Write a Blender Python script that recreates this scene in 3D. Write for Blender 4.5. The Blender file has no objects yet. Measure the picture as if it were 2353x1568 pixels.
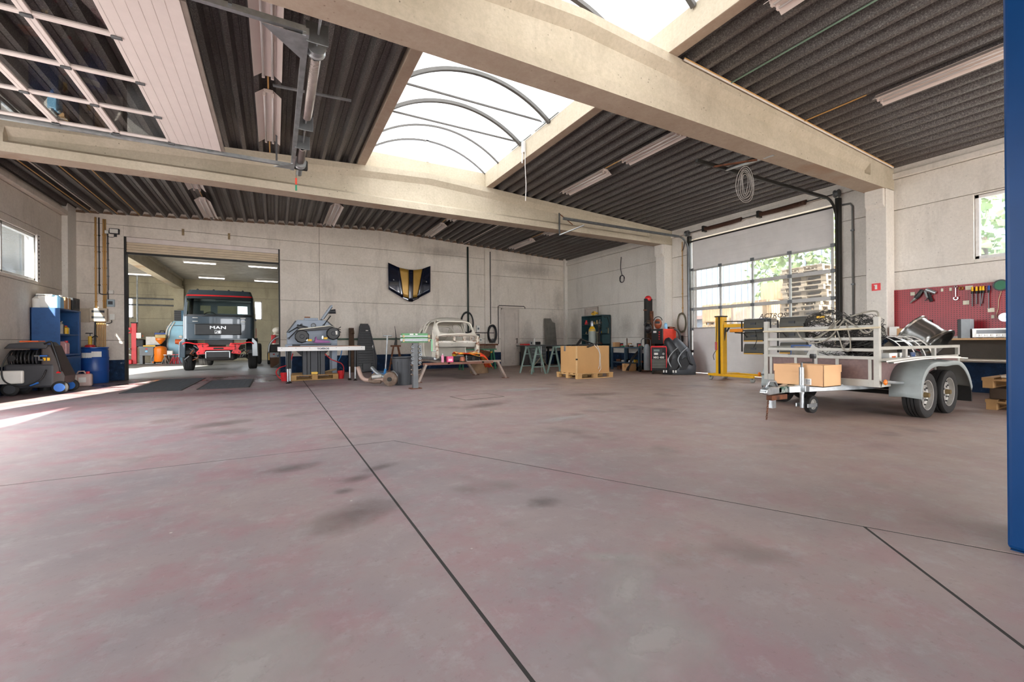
import bpy, bmesh, math, random
from mathutils import Matrix, Vector, Euler
random.seed(7)
PI = math.pi
SC = bpy.context.scene
COL = SC.collection

# ------------------------------------------------------------------ camera
cam_d = bpy.data.cameras.new('camera')
cam = bpy.data.objects.new('camera', cam_d); COL.objects.link(cam)
YAW, PITCH, ROLL, FPX = 0.499481, 0.00096054, -0.00739576, 999.56
_f = Vector((math.sin(YAW)*math.cos(PITCH), math.cos(YAW)*math.cos(PITCH), math.sin(PITCH)))
_r = Vector((math.cos(YAW), -math.sin(YAW), 0)); _u = _r.cross(_f)
_r2 = _r*math.cos(ROLL)+_u*math.sin(ROLL); _u2 = _u*math.cos(ROLL)-_r*math.sin(ROLL)
_m = Matrix((_r2, _u2, -_f)).transposed().to_4x4()
_m.translation = Vector((0, 0, 1.0)); cam.matrix_world = _m
cam_d.sensor_width = 36; cam_d.lens = FPX/2353*36; cam_d.clip_start = .05; cam_d.clip_end = 300
SC.camera = cam

# ------------------------------------------------------------------ world, sun, exposure
W = bpy.data.worlds.new('sky'); SC.world = W; W.use_nodes = True
bg = W.node_tree.nodes['Background']
bg.inputs[0].default_value = (.94, .96, 1.0, 1); bg.inputs[1].default_value = 12.0
sun_d = bpy.data.lights.new('sun', 'SUN'); sun = bpy.data.objects.new('sun', sun_d); COL.objects.link(sun)
sun_d.energy = 26.0; sun_d.angle = math.radians(.6); sun_d.color = (1, .93, .82)
sun.rotation_euler = Vector((.268*.88, .965*.88, -.46)).to_track_quat('-Z', 'Y').to_euler()
SC.view_settings.view_transform = 'Standard'; SC.view_settings.look = 'None'
SC.view_settings.gamma = 1; SC.view_settings.use_curve_mapping = False
SC.view_settings.exposure = .5
try:
    SC.cycles.use_denoising = True; SC.cycles.max_bounces = 10; SC.cycles.diffuse_bounces = 6
    SC.cycles.transparent_max_bounces = 24; SC.cycles.sample_clamp_indirect = 12
except Exception: pass

# ------------------------------------------------------------------ helpers
def smoothed(pts, k=6):                          # Catmull-Rom through the points
    P = [Vector(p) for p in pts]; P = [P[0]*2-P[1]] + P + [P[-1]*2-P[-2]]; out = []
    for i in range(1, len(P)-2):
        a, b, c, d = P[i-1:i+3]
        for q in range(k):
            t = q/k; out.append(.5*((2*b)+(c-a)*t+(2*a-5*b+4*c-d)*t*t+(3*b-a-3*c+d)*t**3))
    return out+[P[-2]]
class MB:
    def __init__(s): s.v = []; s.f = []; s.M = None
    def add(s, vs, fs):
        o = len(s.v)
        s.v += [(s.M @ Vector(p))[:] if s.M else tuple(p) for p in vs]
        s.f += [tuple(i+o for i in q) for q in fs]
        return s
    def box(s, x0, x1, y0, y1, z0, z1):
        return s.add([(x0,y0,z0),(x1,y0,z0),(x1,y1,z0),(x0,y1,z0),(x0,y0,z1),(x1,y0,z1),(x1,y1,z1),(x0,y1,z1)],
            [(0,3,2,1),(4,5,6,7),(0,1,5,4),(1,2,6,5),(2,3,7,6),(3,0,4,7)])
    def cb(s, c, d, r=(0,0,0)):          # centred box, size d, rotated by euler r
        M0 = s.M; T = Matrix.Translation(c) @ Euler(r).to_matrix().to_4x4()
        s.M = (M0 @ T) if M0 else T
        s.box(-d[0]/2, d[0]/2, -d[1]/2, d[1]/2, -d[2]/2, d[2]/2); s.M = M0; return s
    def bar(s, a, b, w, h, up=(0,0,1)):   # rectangular bar from a to b
        a = Vector(a); b = Vector(b); d = (b-a).normalized(); u = Vector(up)
        if abs(d.dot(u)) > .98: u = Vector((0,1,0)) if abs(d.y) < .9 else Vector((1,0,0))
        x = d.cross(u).normalized(); u = x.cross(d)
        vs = [p + x*(w/2*i) + u*(h/2*j) for p in (a,b) for i,j in ((-1,-1),(1,-1),(1,1),(-1,1))]
        return s.add(vs, [(3,2,1,0),(4,5,6,7),(0,1,5,4),(1,2,6,5),(2,3,7,6),(3,0,4,7)])
    def tube(s, pts, r, n=8, close=False, caps=True):
        pts = [Vector(p) for p in pts]; N = len(pts); rs = r if isinstance(r, (list, tuple)) else [r]*N
        vs = []; u = None
        for i, p in enumerate(pts):
            a = pts[i-1] if (i or close) else p; b = pts[(i+1) % N] if (i < N-1 or close) else p
            d = (b-a).normalized()
            if u is None:
                u = Vector((0,0,1)) if abs(d.z) < .9 else Vector((1,0,0))
            u = (u - d*u.dot(d))
            u = u.normalized() if u.length > 1e-6 else d.orthogonal().normalized()
            w = d.cross(u)
            vs += [p + (u*math.cos(2*PI*k/n) + w*math.sin(2*PI*k/n))*rs[i] for k in range(n)]
        fs = []
        for i in range(N if close else N-1):
            j = (i+1) % N
            fs += [(i*n+k, i*n+(k+1) % n, j*n+(k+1) % n, j*n+k) for k in range(n)]
        if caps and not close: fs += [tuple(range(n))[::-1], tuple((N-1)*n+k for k in range(n))]
        return s.add(vs, fs)
    def rope(s, pts, r, n=8, close=False):      # tube through a smooth curve
        return s.tube(smoothed(pts), r if not isinstance(r, (list, tuple)) else r[0], n)
    def cyl(s, a, b, r, n=16, r2=None): return s.tube([a, b], [r, r if r2 is None else r2], n)
    def lathe(s, prof, c=(0,0,0), ax='Z', n=24, closed=False, cap0=True):   # prof: (radius, along axis)
        vs = []
        for r, h in prof:
            for k in range(n):
                t = 2*PI*k/n; a, b = r*math.cos(t), r*math.sin(t)
                p = {'Z': (a,b,h), 'X': (h,a,b), 'Y': (b,h,a)}[ax]
                vs.append((p[0]+c[0], p[1]+c[1], p[2]+c[2]))
        m = len(prof); fs = []
        for i in range(m if closed else m-1):
            j = (i+1) % m
            fs += [(i*n+k, i*n+(k+1) % n, j*n+(k+1) % n, j*n+k) for k in range(n)]
        if not closed:
            if cap0 and prof[0][0] > 1e-5: fs.append(tuple(range(n))[::-1])
            if prof[-1][0] > 1e-5: fs.append(tuple((m-1)*n+k for k in range(n)))
        return s.add(vs, fs)
    def prism(s, poly, a, b, ax='Y'):     # polygon in the plane across ax, from a to b
        n = len(poly)
        g = {'Y': lambda p, t: (p[0], t, p[1]), 'X': lambda p, t: (t, p[0], p[1]), 'Z': lambda p, t: (p[0], p[1], t)}[ax]
        return s.add([g(p, a) for p in poly] + [g(p, b) for p in poly],
            [tuple(range(n))[::-1], tuple(range(n, 2*n))] + [(i, (i+1) % n, n+(i+1) % n, n+i) for i in range(n)])
    def ball(s, c, r, n=12, m=8):
        r = r if isinstance(r, (list, tuple)) else (r, r, r)
        vs = []; fs = []
        for i in range(m+1):
            a = PI*i/m - PI/2
            for k in range(n):
                t = 2*PI*k/n
                vs.append((c[0]+r[0]*math.cos(a)*math.cos(t), c[1]+r[1]*math.cos(a)*math.sin(t), c[2]+r[2]*math.sin(a)))
        for i in range(m): fs += [(i*n+k, i*n+(k+1) % n, (i+1)*n+(k+1) % n, (i+1)*n+k) for k in range(n)]
        return s.add(vs, fs)
    def grid(s, P, thick=0):              # P[i][j] points -> surface
        a, b = len(P), len(P[0])
        return s.add([p for r in P for p in r], [(i*b+j, i*b+j+1, (i+1)*b+j+1, (i+1)*b+j) for i in range(a-1) for j in range(b-1)])
    def build(s, name, m, parent=None, smooth=False, bev=0, seg=2, solid=0, sub=0, props=None, loc=None, rot=None):
        me = bpy.data.meshes.new(name)
        me.from_pydata([tuple(p) for p in s.v], [], s.f)
        bm = bmesh.new(); bm.from_mesh(me)
        bmesh.ops.remove_doubles(bm, verts=bm.verts, dist=1e-5)
        bmesh.ops.recalc_face_normals(bm, faces=bm.faces); bm.to_mesh(me); bm.free()
        o = bpy.data.objects.new(name, me); COL.objects.link(o)
        if m: me.materials.append(m)
        if parent: o.parent = parent
        if loc: o.location = loc
        if rot: o.rotation_euler = rot
        if smooth:
            for p in me.polygons: p.use_smooth = True
            if smooth == 'auto':
                try: me.set_sharp_from_angle(angle=math.radians(35))
                except Exception: pass
        if solid:
            md = o.modifiers.new('t', 'SOLIDIFY'); md.thickness = solid; md.offset = 0
        if sub:
            md = o.modifiers.new('s', 'SUBSURF'); md.levels = sub; md.render_levels = sub
        if bev:
            md = o.modifiers.new('b', 'BEVEL'); md.width = bev; md.segments = seg; md.limit_method = 'ANGLE'
            md.angle_limit = math.radians(40)
        for k, v in (props or {}).items(): o[k] = v
        return o

def tag(o, label, cat, group=None):
    o['label'] = label; o['category'] = cat
    if group: o['group'] = group
    return o
def thing(name, label, cat, loc=(0,0,0), rz=0, group=None):
    o = bpy.data.objects.new(name, None); COL.objects.link(o); o.empty_display_size = .1
    o.location = loc; o.rotation_euler = (0, 0, rz)
    return tag(o, label, cat, group)
def struct(o, label=None):
    o['kind'] = 'structure'
    if label: o['label'] = label
    return o
def dup(root, loc=None, rz=None, label=None):
    r = root.copy(); COL.objects.link(r)
    if loc is not None: r.location = loc
    if rz is not None: r.rotation_euler = (0, 0, rz)
    if label: r['label'] = label
    for ch in list(root.children):
        c = ch.copy(); COL.objects.link(c); c.parent = r
        for g in list(ch.children):
            d = g.copy(); COL.objects.link(d); d.parent = c
    return r
def clone(o, loc=None, rot=None, parent=None):
    c = o.copy(); COL.objects.link(c)
    if loc is not None: c.location = loc
    if rot is not None: c.rotation_euler = rot
    if parent: c.parent = parent
    return c
def text(s, size, m, parent, M, name='lettering', ext=.002, bold=0, shear=0, sx=1):
    cu = bpy.data.curves.new(name, 'FONT'); cu.body = s; cu.size = size; cu.extrude = ext
    cu.align_x = 'CENTER'; cu.align_y = 'CENTER'; cu.offset = bold; cu.shear = shear; cu.resolution_u = 3
    t = bpy.data.objects.new('t', cu); COL.objects.link(t)
    dg = bpy.context.evaluated_depsgraph_get(); me = bpy.data.meshes.new_from_object(t.evaluated_get(dg))
    bpy.data.objects.remove(t); bpy.data.curves.remove(cu)
    me.transform(M @ Matrix.Diagonal((sx, 1, 1, 1)))
    o = bpy.data.objects.new(name, me); COL.objects.link(o); me.materials.clear(); me.materials.append(m)
    if parent: o.parent = parent
    return o
def face_to(loc, x, z):                    # matrix whose local X is x, local Z is z
    x = Vector(x).normalized(); z = Vector(z).normalized(); y = z.cross(x)
    M = Matrix((x, y, z)).transposed().to_4x4(); M.translation = loc; return M

# ------------------------------------------------------------------ materials
_mats = {}
def nn(nt, t, **k):
    n = nt.nodes.new(t)
    for a, v in k.items():
        if hasattr(n, a): setattr(n, a, v)
    return n
def ramp(nt, src, stops):
    r = nn(nt, 'ShaderNodeValToRGB'); e = r.color_ramp.elements
    while len(e) > 1: e.remove(e[0])
    e[0].position, e[0].color = stops[0][0], (*stops[0][1], 1)
    for p, c in stops[1:]:
        q = e.new(p); q.color = (*c, 1)
    nt.links.new(src, r.inputs[0]); return r.outputs[0]
def mixc(nt, fac, a, b, mode='MIX'):
    m = nn(nt, 'ShaderNodeMix', data_type='RGBA', blend_type=mode)
    for i, x in ((0, fac), (6, a), (7, b)):
        if hasattr(x, 'links') or hasattr(x, 'is_linked'): nt.links.new(x, m.inputs[i])
        elif i == 0: m.inputs[0].default_value = x
        else: m.inputs[i].default_value = (*x, 1)
    return m.outputs[2]
def noise(nt, vec, scale, detail=4, rough=.6):
    n = nn(nt, 'ShaderNodeTexNoise'); n.inputs['Scale'].default_value = scale
    n.inputs['Detail'].default_value = detail; n.inputs['Roughness'].default_value = rough
    nt.links.new(vec, n.inputs['Vector']); return n.outputs[0]
def hexc(h):
    f = lambda u: (u/12.92 if u <= .04045 else ((u+.055)/1.055)**2.4)
    return tuple(f(int(h[i:i+2], 16)/255) for i in (0, 2, 4))
def M_(name, col, rough=.5, metal=0, var=.12, vs=6, bump=0, bs=40, col2=None, c2=(.5, .65), s2=5, spec=.5, coat=0, world=False, alpha=1):
    """Principled material: base colour with noise variation, optional second colour in patches (rust, dirt) and bump."""
    if name in _mats: return _mats[name]
    if isinstance(col, str): col = hexc(col)
    if isinstance(col2, str): col2 = hexc(col2)
    m = bpy.data.materials.new(name); m.use_nodes = True; nt = m.node_tree; b = nt.nodes['Principled BSDF']
    tc = nn(nt, 'ShaderNodeTexCoord'); v = tc.outputs['Object']
    if world:
        g = nn(nt, 'ShaderNodeNewGeometry'); v = g.outputs['Position']
    nz = noise(nt, v, vs)
    lo = tuple(max(0, c*(1-var)) for c in col); hi = tuple(min(1, c*(1+var)) for c in col)
    c = ramp(nt, nz, [(.3, lo), (.7, hi)])
    if col2:
        f = ramp(nt, noise(nt, v, s2, 6, .7), [(c2[0], (0,0,0)), (c2[1], (1,1,1))])
        c = mixc(nt, f, c, col2)
    nt.links.new(c, b.inputs['Base Color'])
    b.inputs['Roughness'].default_value = rough; b.inputs['Metallic'].default_value = metal
    b.inputs['Specular IOR Level'].default_value = spec; b.inputs['Coat Weight'].default_value = coat
    if bump:
        bp = nn(nt, 'ShaderNodeBump'); bp.inputs['Strength'].default_value = bump; bp.inputs['Distance'].default_value = .01
        nt.links.new(noise(nt, v, bs, 5, .7), bp.inputs['Height']); nt.links.new(bp.outputs[0], b.inputs['Normal'])
    _mats[name] = m; return m
def EM(name, col, s):
    if name in _mats: return _mats[name]
    m = bpy.data.materials.new(name); m.use_nodes = True; b = m.node_tree.nodes['Principled BSDF']
    b.inputs['Base Color'].default_value = (*col, 1); b.inputs['Emission Color'].default_value = (*col, 1)
    b.inputs['Emission Strength'].default_value = s; _mats[name] = m; return m
def GLASS(name, tint, rough=.02, refl=.08, milky=0, mcol=(.8,.8,.8)):
    """Window sheet: transparent with a little reflection and dust, so daylight gets through."""
    if name in _mats: return _mats[name]
    m = bpy.data.materials.new(name); m.use_nodes = True; nt = m.node_tree; nt.nodes.clear()
    out = nn(nt, 'ShaderNodeOutputMaterial'); tr = nn(nt, 'ShaderNodeBsdfTransparent'); gl = nn(nt, 'ShaderNodeBsdfGlossy')
    tr.inputs[0].default_value = (*tint, 1); gl.inputs['Roughness'].default_value = rough
    lw = nn(nt, 'ShaderNodeFresnel'); lw.inputs[0].default_value = 1.45
    gm = nn(nt, 'ShaderNodeNewGeometry'); iv = nn(nt, 'ShaderNodeMath', operation='SUBTRACT'); iv.inputs[0].default_value = 1; nt.links.new(gm.outputs['Backfacing'], iv.inputs[1])
    fm = nn(nt, 'ShaderNodeMath', operation='MULTIPLY'); nt.links.new(lw.outputs[0], fm.inputs[0]); nt.links.new(iv.outputs[0], fm.inputs[1])
    mx = nn(nt, 'ShaderNodeMixShader'); nt.links.new(fm.outputs[0], mx.inputs[0])
    nt.links.new(tr.outputs[0], mx.inputs[1]); nt.links.new(gl.outputs[0], mx.inputs[2]); last = mx
    if milky:
        tl = nn(nt, 'ShaderNodeBsdfTranslucent'); tl.inputs[0].default_value = (*mcol, 1)
        g = nn(nt, 'ShaderNodeNewGeometry'); f = ramp(nt, noise(nt, g.outputs['Position'], 3), [(.3, (milky*.6,)*3), (.7, (milky,)*3)])
        m2 = nn(nt, 'ShaderNodeMixShader'); nt.links.new(f, m2.inputs[0])
        nt.links.new(last.outputs[0], m2.inputs[1]); nt.links.new(tl.outputs[0], m2.inputs[2]); last = m2
    nt.links.new(last.outputs[0], out.inputs[0]); _mats[name] = m; return m
# ------------------------------------------------------------------ surface materials of the room
def concrete(name, c0, c1, pores=.5, dado=None, stain=.35, stc=(.10,.085,.07), rust=0, bump=.25, soffit=0):
    m = bpy.data.materials.new(name); m.use_nodes = True; nt = m.node_tree; b = nt.nodes['Principled BSDF']
    g = nn(nt, 'ShaderNodeNewGeometry'); v = g.outputs['Position']
    c = ramp(nt, noise(nt, v, 1.1, 6, .65), [(.3, hexc(c0)), (.7, hexc(c1))])
    c = mixc(nt, ramp(nt, noise(nt, v, 22, 4, .7), [(.35, (0,0,0)), (.8, (.5,.5,.5))]), c, tuple(.72*x for x in hexc(c0)))
    mp = nn(nt, 'ShaderNodeMapping'); mp.inputs['Scale'].default_value = (1.6, 1.6, .28); nt.links.new(v, mp.inputs[0])
    st = ramp(nt, noise(nt, mp.outputs[0], 1.4, 7, .72), [(.52, (0,0,0)), (.82, (stain,)*3)])
    c = mixc(nt, st, c, stc)
    if pores:
        vo = nn(nt, 'ShaderNodeTexVoronoi'); vo.inputs['Scale'].default_value = 11; nt.links.new(v, vo.inputs['Vector'])
        p = ramp(nt, vo.outputs['Distance'], [(.05, (pores,)*3), (.13, (0,0,0))])
        p = mixc(nt, ramp(nt, noise(nt, v, 2.5), [(.42, (0,0,0)), (.6, (1,1,1))]), (0,0,0), p)
        c = mixc(nt, p, c, (.05,.04,.03))
    if rust:
        r = ramp(nt, noise(nt, v, .8, 5, .6), [(.53, (0,0,0)), (.72, (rust,)*3)])
        sp = nn(nt, 'ShaderNodeSeparateXYZ'); nt.links.new(g.outputs['Normal'], sp.inputs[0])
        dn = ramp(nt, sp.outputs[2], [(0, (0,0,0)), (.01, (0,0,0))])
        mt = nn(nt, 'ShaderNodeMath', operation='LESS_THAN'); nt.links.new(sp.outputs[2], mt.inputs[0]); mt.inputs[1].default_value = -.6
        r2 = mixc(nt, mt.outputs[0], (0,0,0), r)
        c = mixc(nt, r2, c, (.33,.15,.05))
    if soffit:  # undersides browned: dirt plus floor bounce light put into the colour
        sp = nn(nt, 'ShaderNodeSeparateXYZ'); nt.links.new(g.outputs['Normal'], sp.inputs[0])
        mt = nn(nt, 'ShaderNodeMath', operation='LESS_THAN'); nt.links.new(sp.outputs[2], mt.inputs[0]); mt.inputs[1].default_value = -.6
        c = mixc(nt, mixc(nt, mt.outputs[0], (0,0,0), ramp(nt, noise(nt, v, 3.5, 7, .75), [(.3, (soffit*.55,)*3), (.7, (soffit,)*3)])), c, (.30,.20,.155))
    if dado:
        sp = nn(nt, 'ShaderNodeSeparateXYZ'); nt.links.new(v, sp.inputs[0])
        lt = nn(nt, 'ShaderNodeMath', operation='LESS_THAN'); nt.links.new(sp.outputs[2], lt.inputs[0]); lt.inputs[1].default_value = dado
        bl = ramp(nt, noise(nt, v, 7, 6, .75), [(.45, hexc('14263d')), (.62, hexc('1d3653')), (.72, hexc('8a8f93'))])
        c = mixc(nt, lt.outputs[0], c, bl)
    nt.links.new(c, b.inputs['Base Color']); b.inputs['Roughness'].default_value = .8; b.inputs['Specular IOR Level'].default_value = .25
    bp = nn(nt, 'ShaderNodeBump'); bp.inputs['Strength'].default_value = bump; bp.inputs['Distance'].default_value = .008
    nt.links.new(noise(nt, v, 34, 6, .75), bp.inputs['Height']); nt.links.new(bp.outputs[0], b.inputs['Normal'])
    _mats[name] = m; return m
WALL = concrete('wall_paint', 'd6ccbf', 'e6ddd2', pores=.35, dado=.57, stain=.5, stc=(.22,.19,.16))
WALLR = concrete('wall_paint_smooth', 'dbd5cb', 'e8e3db', pores=.45, dado=.55, stain=.4, stc=(.24,.22,.19), bump=.12)
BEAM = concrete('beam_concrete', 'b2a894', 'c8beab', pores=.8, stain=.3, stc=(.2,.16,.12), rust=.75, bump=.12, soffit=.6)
COLC = concrete('column_concrete', 'd8d3ca', 'e4dfd6', pores=.7, stain=.2, stc=(.3,.27,.23), bump=.12)
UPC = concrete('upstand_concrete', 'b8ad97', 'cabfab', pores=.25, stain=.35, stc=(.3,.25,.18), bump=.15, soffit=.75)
OLDC = concrete('old_concrete', '9a927d', 'b3a98e', pores=.3, stain=.7, stc=(.08,.07,.055))

def floor_mat():
    m = bpy.data.materials.new('floor_paint'); m.use_nodes = True; nt = m.node_tree; b = nt.nodes['Principled BSDF']
    g = nn(nt, 'ShaderNodeNewGeometry'); v = g.outputs['Position']
    c = ramp(nt, noise(nt, v, .55, 7, .62), [(.3, hexc('7d767a')), (.5, hexc('8c7f80')), (.7, hexc('988884'))])
    # warmer, lighter tone towards the right of the hall, worn red paint on the left
    sp = nn(nt, 'ShaderNodeSeparateXYZ'); nt.links.new(v, sp.inputs[0])
    fx = nn(nt, 'ShaderNodeMapRange'); nt.links.new(sp.outputs[0], fx.inputs[0]); fx.inputs[1].default_value = 1; fx.inputs[2].default_value = 7; fx.inputs[3].default_value = 0; fx.inputs[4].default_value = .75
    c = mixc(nt, fx.outputs[0], c, mixc(nt, ramp(nt, noise(nt, v, .9, 6, .6), [(.35, (0,0,0)), (.7, (1,1,1))]), hexc('a08878'), hexc('b39c8a')))
    rd = noise(nt, v, 1.7, 8, .72)
    fr = nn(nt, 'ShaderNodeMapRange'); nt.links.new(sp.outputs[0], fr.inputs[0]); fr.inputs[1].default_value = 6; fr.inputs[2].default_value = -2.5; fr.inputs[3].default_value = .12; fr.inputs[4].default_value = .42
    c = mixc(nt, mixc(nt, ramp(nt, rd, [(.47, (0,0,0)), (.6, (1,1,1))]), (0,0,0), fr.outputs[0]), c, hexc('95606a'))
    c = mixc(nt, ramp(nt, noise(nt, v, 5.5, 9, .75), [(.52, (0,0,0)), (.72, (.55,)*3)]), c, hexc('a29e9e'))        # worn to bare concrete
    c = mixc(nt, ramp(nt, noise(nt, v, 1.15, 3, .5), [(.60, (0,0,0)), (.70, (.45,)*3)]), c, hexc('58504c'))        # oil stains
    c = mixc(nt, ramp(nt, noise(nt, v, 26, 7, .8), [(.56, (0,0,0)), (.72, (.55,)*3)]), c, hexc('655658'))          # scuffs
    vo = nn(nt, 'ShaderNodeTexVoronoi'); vo.inputs['Scale'].default_value = 3.2; nt.links.new(v, vo.inputs['Vector'])
    c = mixc(nt, ramp(nt, vo.outputs['Distance'], [(.012, (.8,)*3), (.03, (0,0,0))]), c, hexc('cfc8c2'))           # pale specks
    mp = nn(nt, 'ShaderNodeMapping'); mp.inputs['Scale'].default_value = (3, .35, 1); mp.inputs['Rotation'].default_value = (0,0,.5); nt.links.new(v, mp.inputs[0])
    c = mixc(nt, ramp(nt, noise(nt, mp.outputs[0], 7, 6, .75), [(.64, (0,0,0)), (.8, (.35,)*3)]), c, hexc('c8beba'))
    # wet red run-off in front of the inner doorway
    w = nn(nt, 'ShaderNodeMapRange'); nt.links.new(sp.outputs[1], w.inputs[0]); w.inputs[1].default_value = 10.5; w.inputs[2].default_value = 13.8; w.inputs[3].default_value = 0; w.inputs[4].default_value = 1
    wx = nn(nt, 'ShaderNodeMapRange'); nt.links.new(sp.outputs[0], wx.inputs[0]); wx.inputs[1].default_value = 2.2; wx.inputs[2].default_value = .4; wx.inputs[3].default_value = 0; wx.inputs[4].default_value = 1
    wl = nn(nt, 'ShaderNodeMath', operation='MULTIPLY'); nt.links.new(w.outputs[0], wl.inputs[0]); nt.links.new(wx.outputs[0], wl.inputs[1])
    wm = nn(nt, 'ShaderNodeMath', operation='MULTIPLY'); nt.links.new(wl.outputs[0], wm.inputs[0])
    nt.links.new(ramp(nt, noise(nt, v, 1.6, 6, .65), [(.5, (0,0,0)), (.6, (1,1,1))]), wm.inputs[1])
    c = mixc(nt, wm.outputs[0], c, hexc('4f2226'))
    nt.links.new(c, b.inputs['Base Color'])
    rg = ramp(nt, noise(nt, v, 3, 6, .7), [(.3, (.42,)*3), (.7, (.62,)*3)])
    nt.links.new(mixc(nt, wm.outputs[0], rg, (.12,.12,.12)), b.inputs['Roughness']); b.inputs['Specular IOR Level'].default_value = .35
    bp = nn(nt, 'ShaderNodeBump'); bp.inputs['Strength'].default_value = .12; bp.inputs['Distance'].default_value = .004
    nt.links.new(noise(nt, v, 60, 6, .8), bp.inputs['Height']); nt.links.new(bp.outputs[0], b.inputs['Normal'])
    return m
FLOOR = floor_mat()
DARK = M_('joint_dark', (.03,.027,.025), .9)
ASPH = M_('asphalt', 'a3a09a', .9, var=.2, vs=.5, world=True)
STEELD = M_('galv_dark', '6b6e70', .45, .7, var=.2, vs=8)
GALV = M_('galvanised', 'b4b9bb', .35, .8, var=.2, vs=9)
BLACK = M_('black_plastic', '17181a', .45, var=.2)
RUBBER = M_('rubber', '1c1b1a', .75, var=.25, vs=20)
WHITE = M_('white_enamel', 'dcd6d0', .4, var=.05)
def deck_mat():
    m = bpy.data.materials.new('roof_deck'); m.use_nodes = True; nt = m.node_tree; b = nt.nodes['Principled BSDF']
    g = nn(nt, 'ShaderNodeNewGeometry'); v = g.outputs['Position']
    c = ramp(nt, noise(nt, v, 60, 3, .8), [(.35, hexc('4a4746')), (.55, hexc('6e6b69')), (.75, hexc('b0aca6'))])
    c = mixc(nt, ramp(nt, noise(nt, v, .7, 4), [(.4, (0,0,0)), (.75, (.5,)*3)]), c, hexc('564a44'))
    nt.links.new(c, b.inputs['Base Color']); b.inputs['Roughness'].default_value = .5; b.inputs['Metallic'].default_value = .35
    return m
DECK = deck_mat()

# ------------------------------------------------------------------ dimensions (metres)
XL, XR, YB, YF = -4.75, 11.32, 15.75, -7.2
RID = 3.25
def roofz(x): return 4.96 - .053*abs(x-RID)

# ------------------------------------------------------------------ ground and floor
g = MB().box(-60, 90, -60, 90, -.35, -.06).build('ground', ASPH); struct(g, 'grey yard paving around the workshop')
fl = MB().box(XL-.3, XR+.3, YF-.3, 30.3, -.055, -.0015).build('floor', DARK); struct(fl, 'worn red and grey painted concrete floor with saw-cut joints')
slabs = [[(XL-.3,4.46),(.66,4.46),(.66,YB+.3),(XL-.3,YB+.3)], [(XL-.3,YF-.3),(.66,YF-.3),(.66,4.46),(XL-.3,4.46)],
    [(.66,4.46),(1.06,4.46),(6.89,-7),(6.99,YF-.3),(XR+.3,YF-.3),(XR+.3,YB+.3),(.66,YB+.3)],
    [(.66,-1.15),(2.12,.45),(2.75,1.14),(1.06,4.46),(.66,4.46)], [(.66,YF-.3),(6.99,YF-.3),(6.89,-7),(2.75,1.14),(2.12,.45),(.66,-1.15)],
    [(XL-.3,YB+.3),(XR+.3,YB+.3),(XR+.3,30.3),(XL-.3,30.3)]]
FLOORI = M_('inner_floor', '8b8a88', .45, var=.15, vs=.8, world=True, col2='6c5f5e', c2=(.55,.8), s2=1.2)
for si, P in enumerate(slabs):
    n = len(P); c = Vector((sum(p[0] for p in P)/n, sum(p[1] for p in P)/n)); Q = []
    for i in range(n):                     # inset every edge by 5 mm
        a, b, d = (Vector(P[(i+k) % n]) for k in (-1, 0, 1))
        n1 = Vector((-(b-a).y, (b-a).x)).normalized(); n2 = Vector((-(d-b).y, (d-b).x)).normalized()
        k = (n1+n2); k = k/max(.3, k.length_squared/2)
        Q.append(b + k*.008)
    ar = sum(P[i][0]*P[(i+1) % n][1]-P[(i+1) % n][0]*P[i][1] for i in range(n))
    if ar < 0: Q = [Vector(p) for p in P]
    MB().prism([tuple(q) for q in Q], -.012, 0, 'Z').build('floor_slab', FLOORI if si == 5 else FLOOR, fl)

def stain_mat(name, col, s):
    m = bpy.data.materials.new(name); m.use_nodes = True; nt = m.node_tree; nt.nodes.clear(); out = nn(nt, 'ShaderNodeOutputMaterial')
    tc = nn(nt, 'ShaderNodeTexCoord'); ln = nn(nt, 'ShaderNodeVectorMath', operation='LENGTH'); nt.links.new(tc.outputs['Object'], ln.inputs[0])
    g = nn(nt, 'ShaderNodeNewGeometry'); n1 = noise(nt, g.outputs['Position'], 7, 7, .7)
    ad = nn(nt, 'ShaderNodeMath', operation='ADD'); nt.links.new(ln.outputs['Value'], ad.inputs[0]); nt.links.new(n1, ad.inputs[1])
    f = ramp(nt, ad.outputs[0], [(.35, (s,)*3), (.75, (s*.55,)*3), (1.0, (0,0,0))]) if s < 2 else None
    md = nn(nt, 'ShaderNodeMath', operation='MULTIPLY'); md.inputs[1].default_value = .72; nt.links.new(ad.outputs[0], md.inputs[0]); f = ramp(nt, md.outputs[0], [(.45, (s,)*3), (.75, (s*.5,)*3), (.98, (0,0,0))])
    a = nn(nt, 'ShaderNodeBsdfTransparent'); d = nn(nt, 'ShaderNodeBsdfDiffuse'); d.inputs[0].default_value = (*hexc(col), 1)
    mx = nn(nt, 'ShaderNodeMixShader'); nt.links.new(f, mx.inputs[0]); nt.links.new(a.outputs[0], mx.inputs[1]); nt.links.new(d.outputs[0], mx.inputs[2]); nt.links.new(mx.outputs[0], out.inputs[0]); return m
OIL = stain_mat('oil_stain', '4a4440', .3); PALEW = stain_mat('worn_pale', 'b4afab', .5); REDW = stain_mat('red_wash', '7a3038', .22); GRIME = stain_mat('wall_grime', '5d554c', .24)
def stain(name, c, rx, ry, m, parent, rot=(0,0,0)):
    o = MB().add([(-1,-1,0),(1,-1,0),(1,1,0),(-1,1,0)], [(0,1,2,3)]).build(name, m, parent, loc=c, rot=rot); o.scale = (rx, ry, 1); return o
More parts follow.
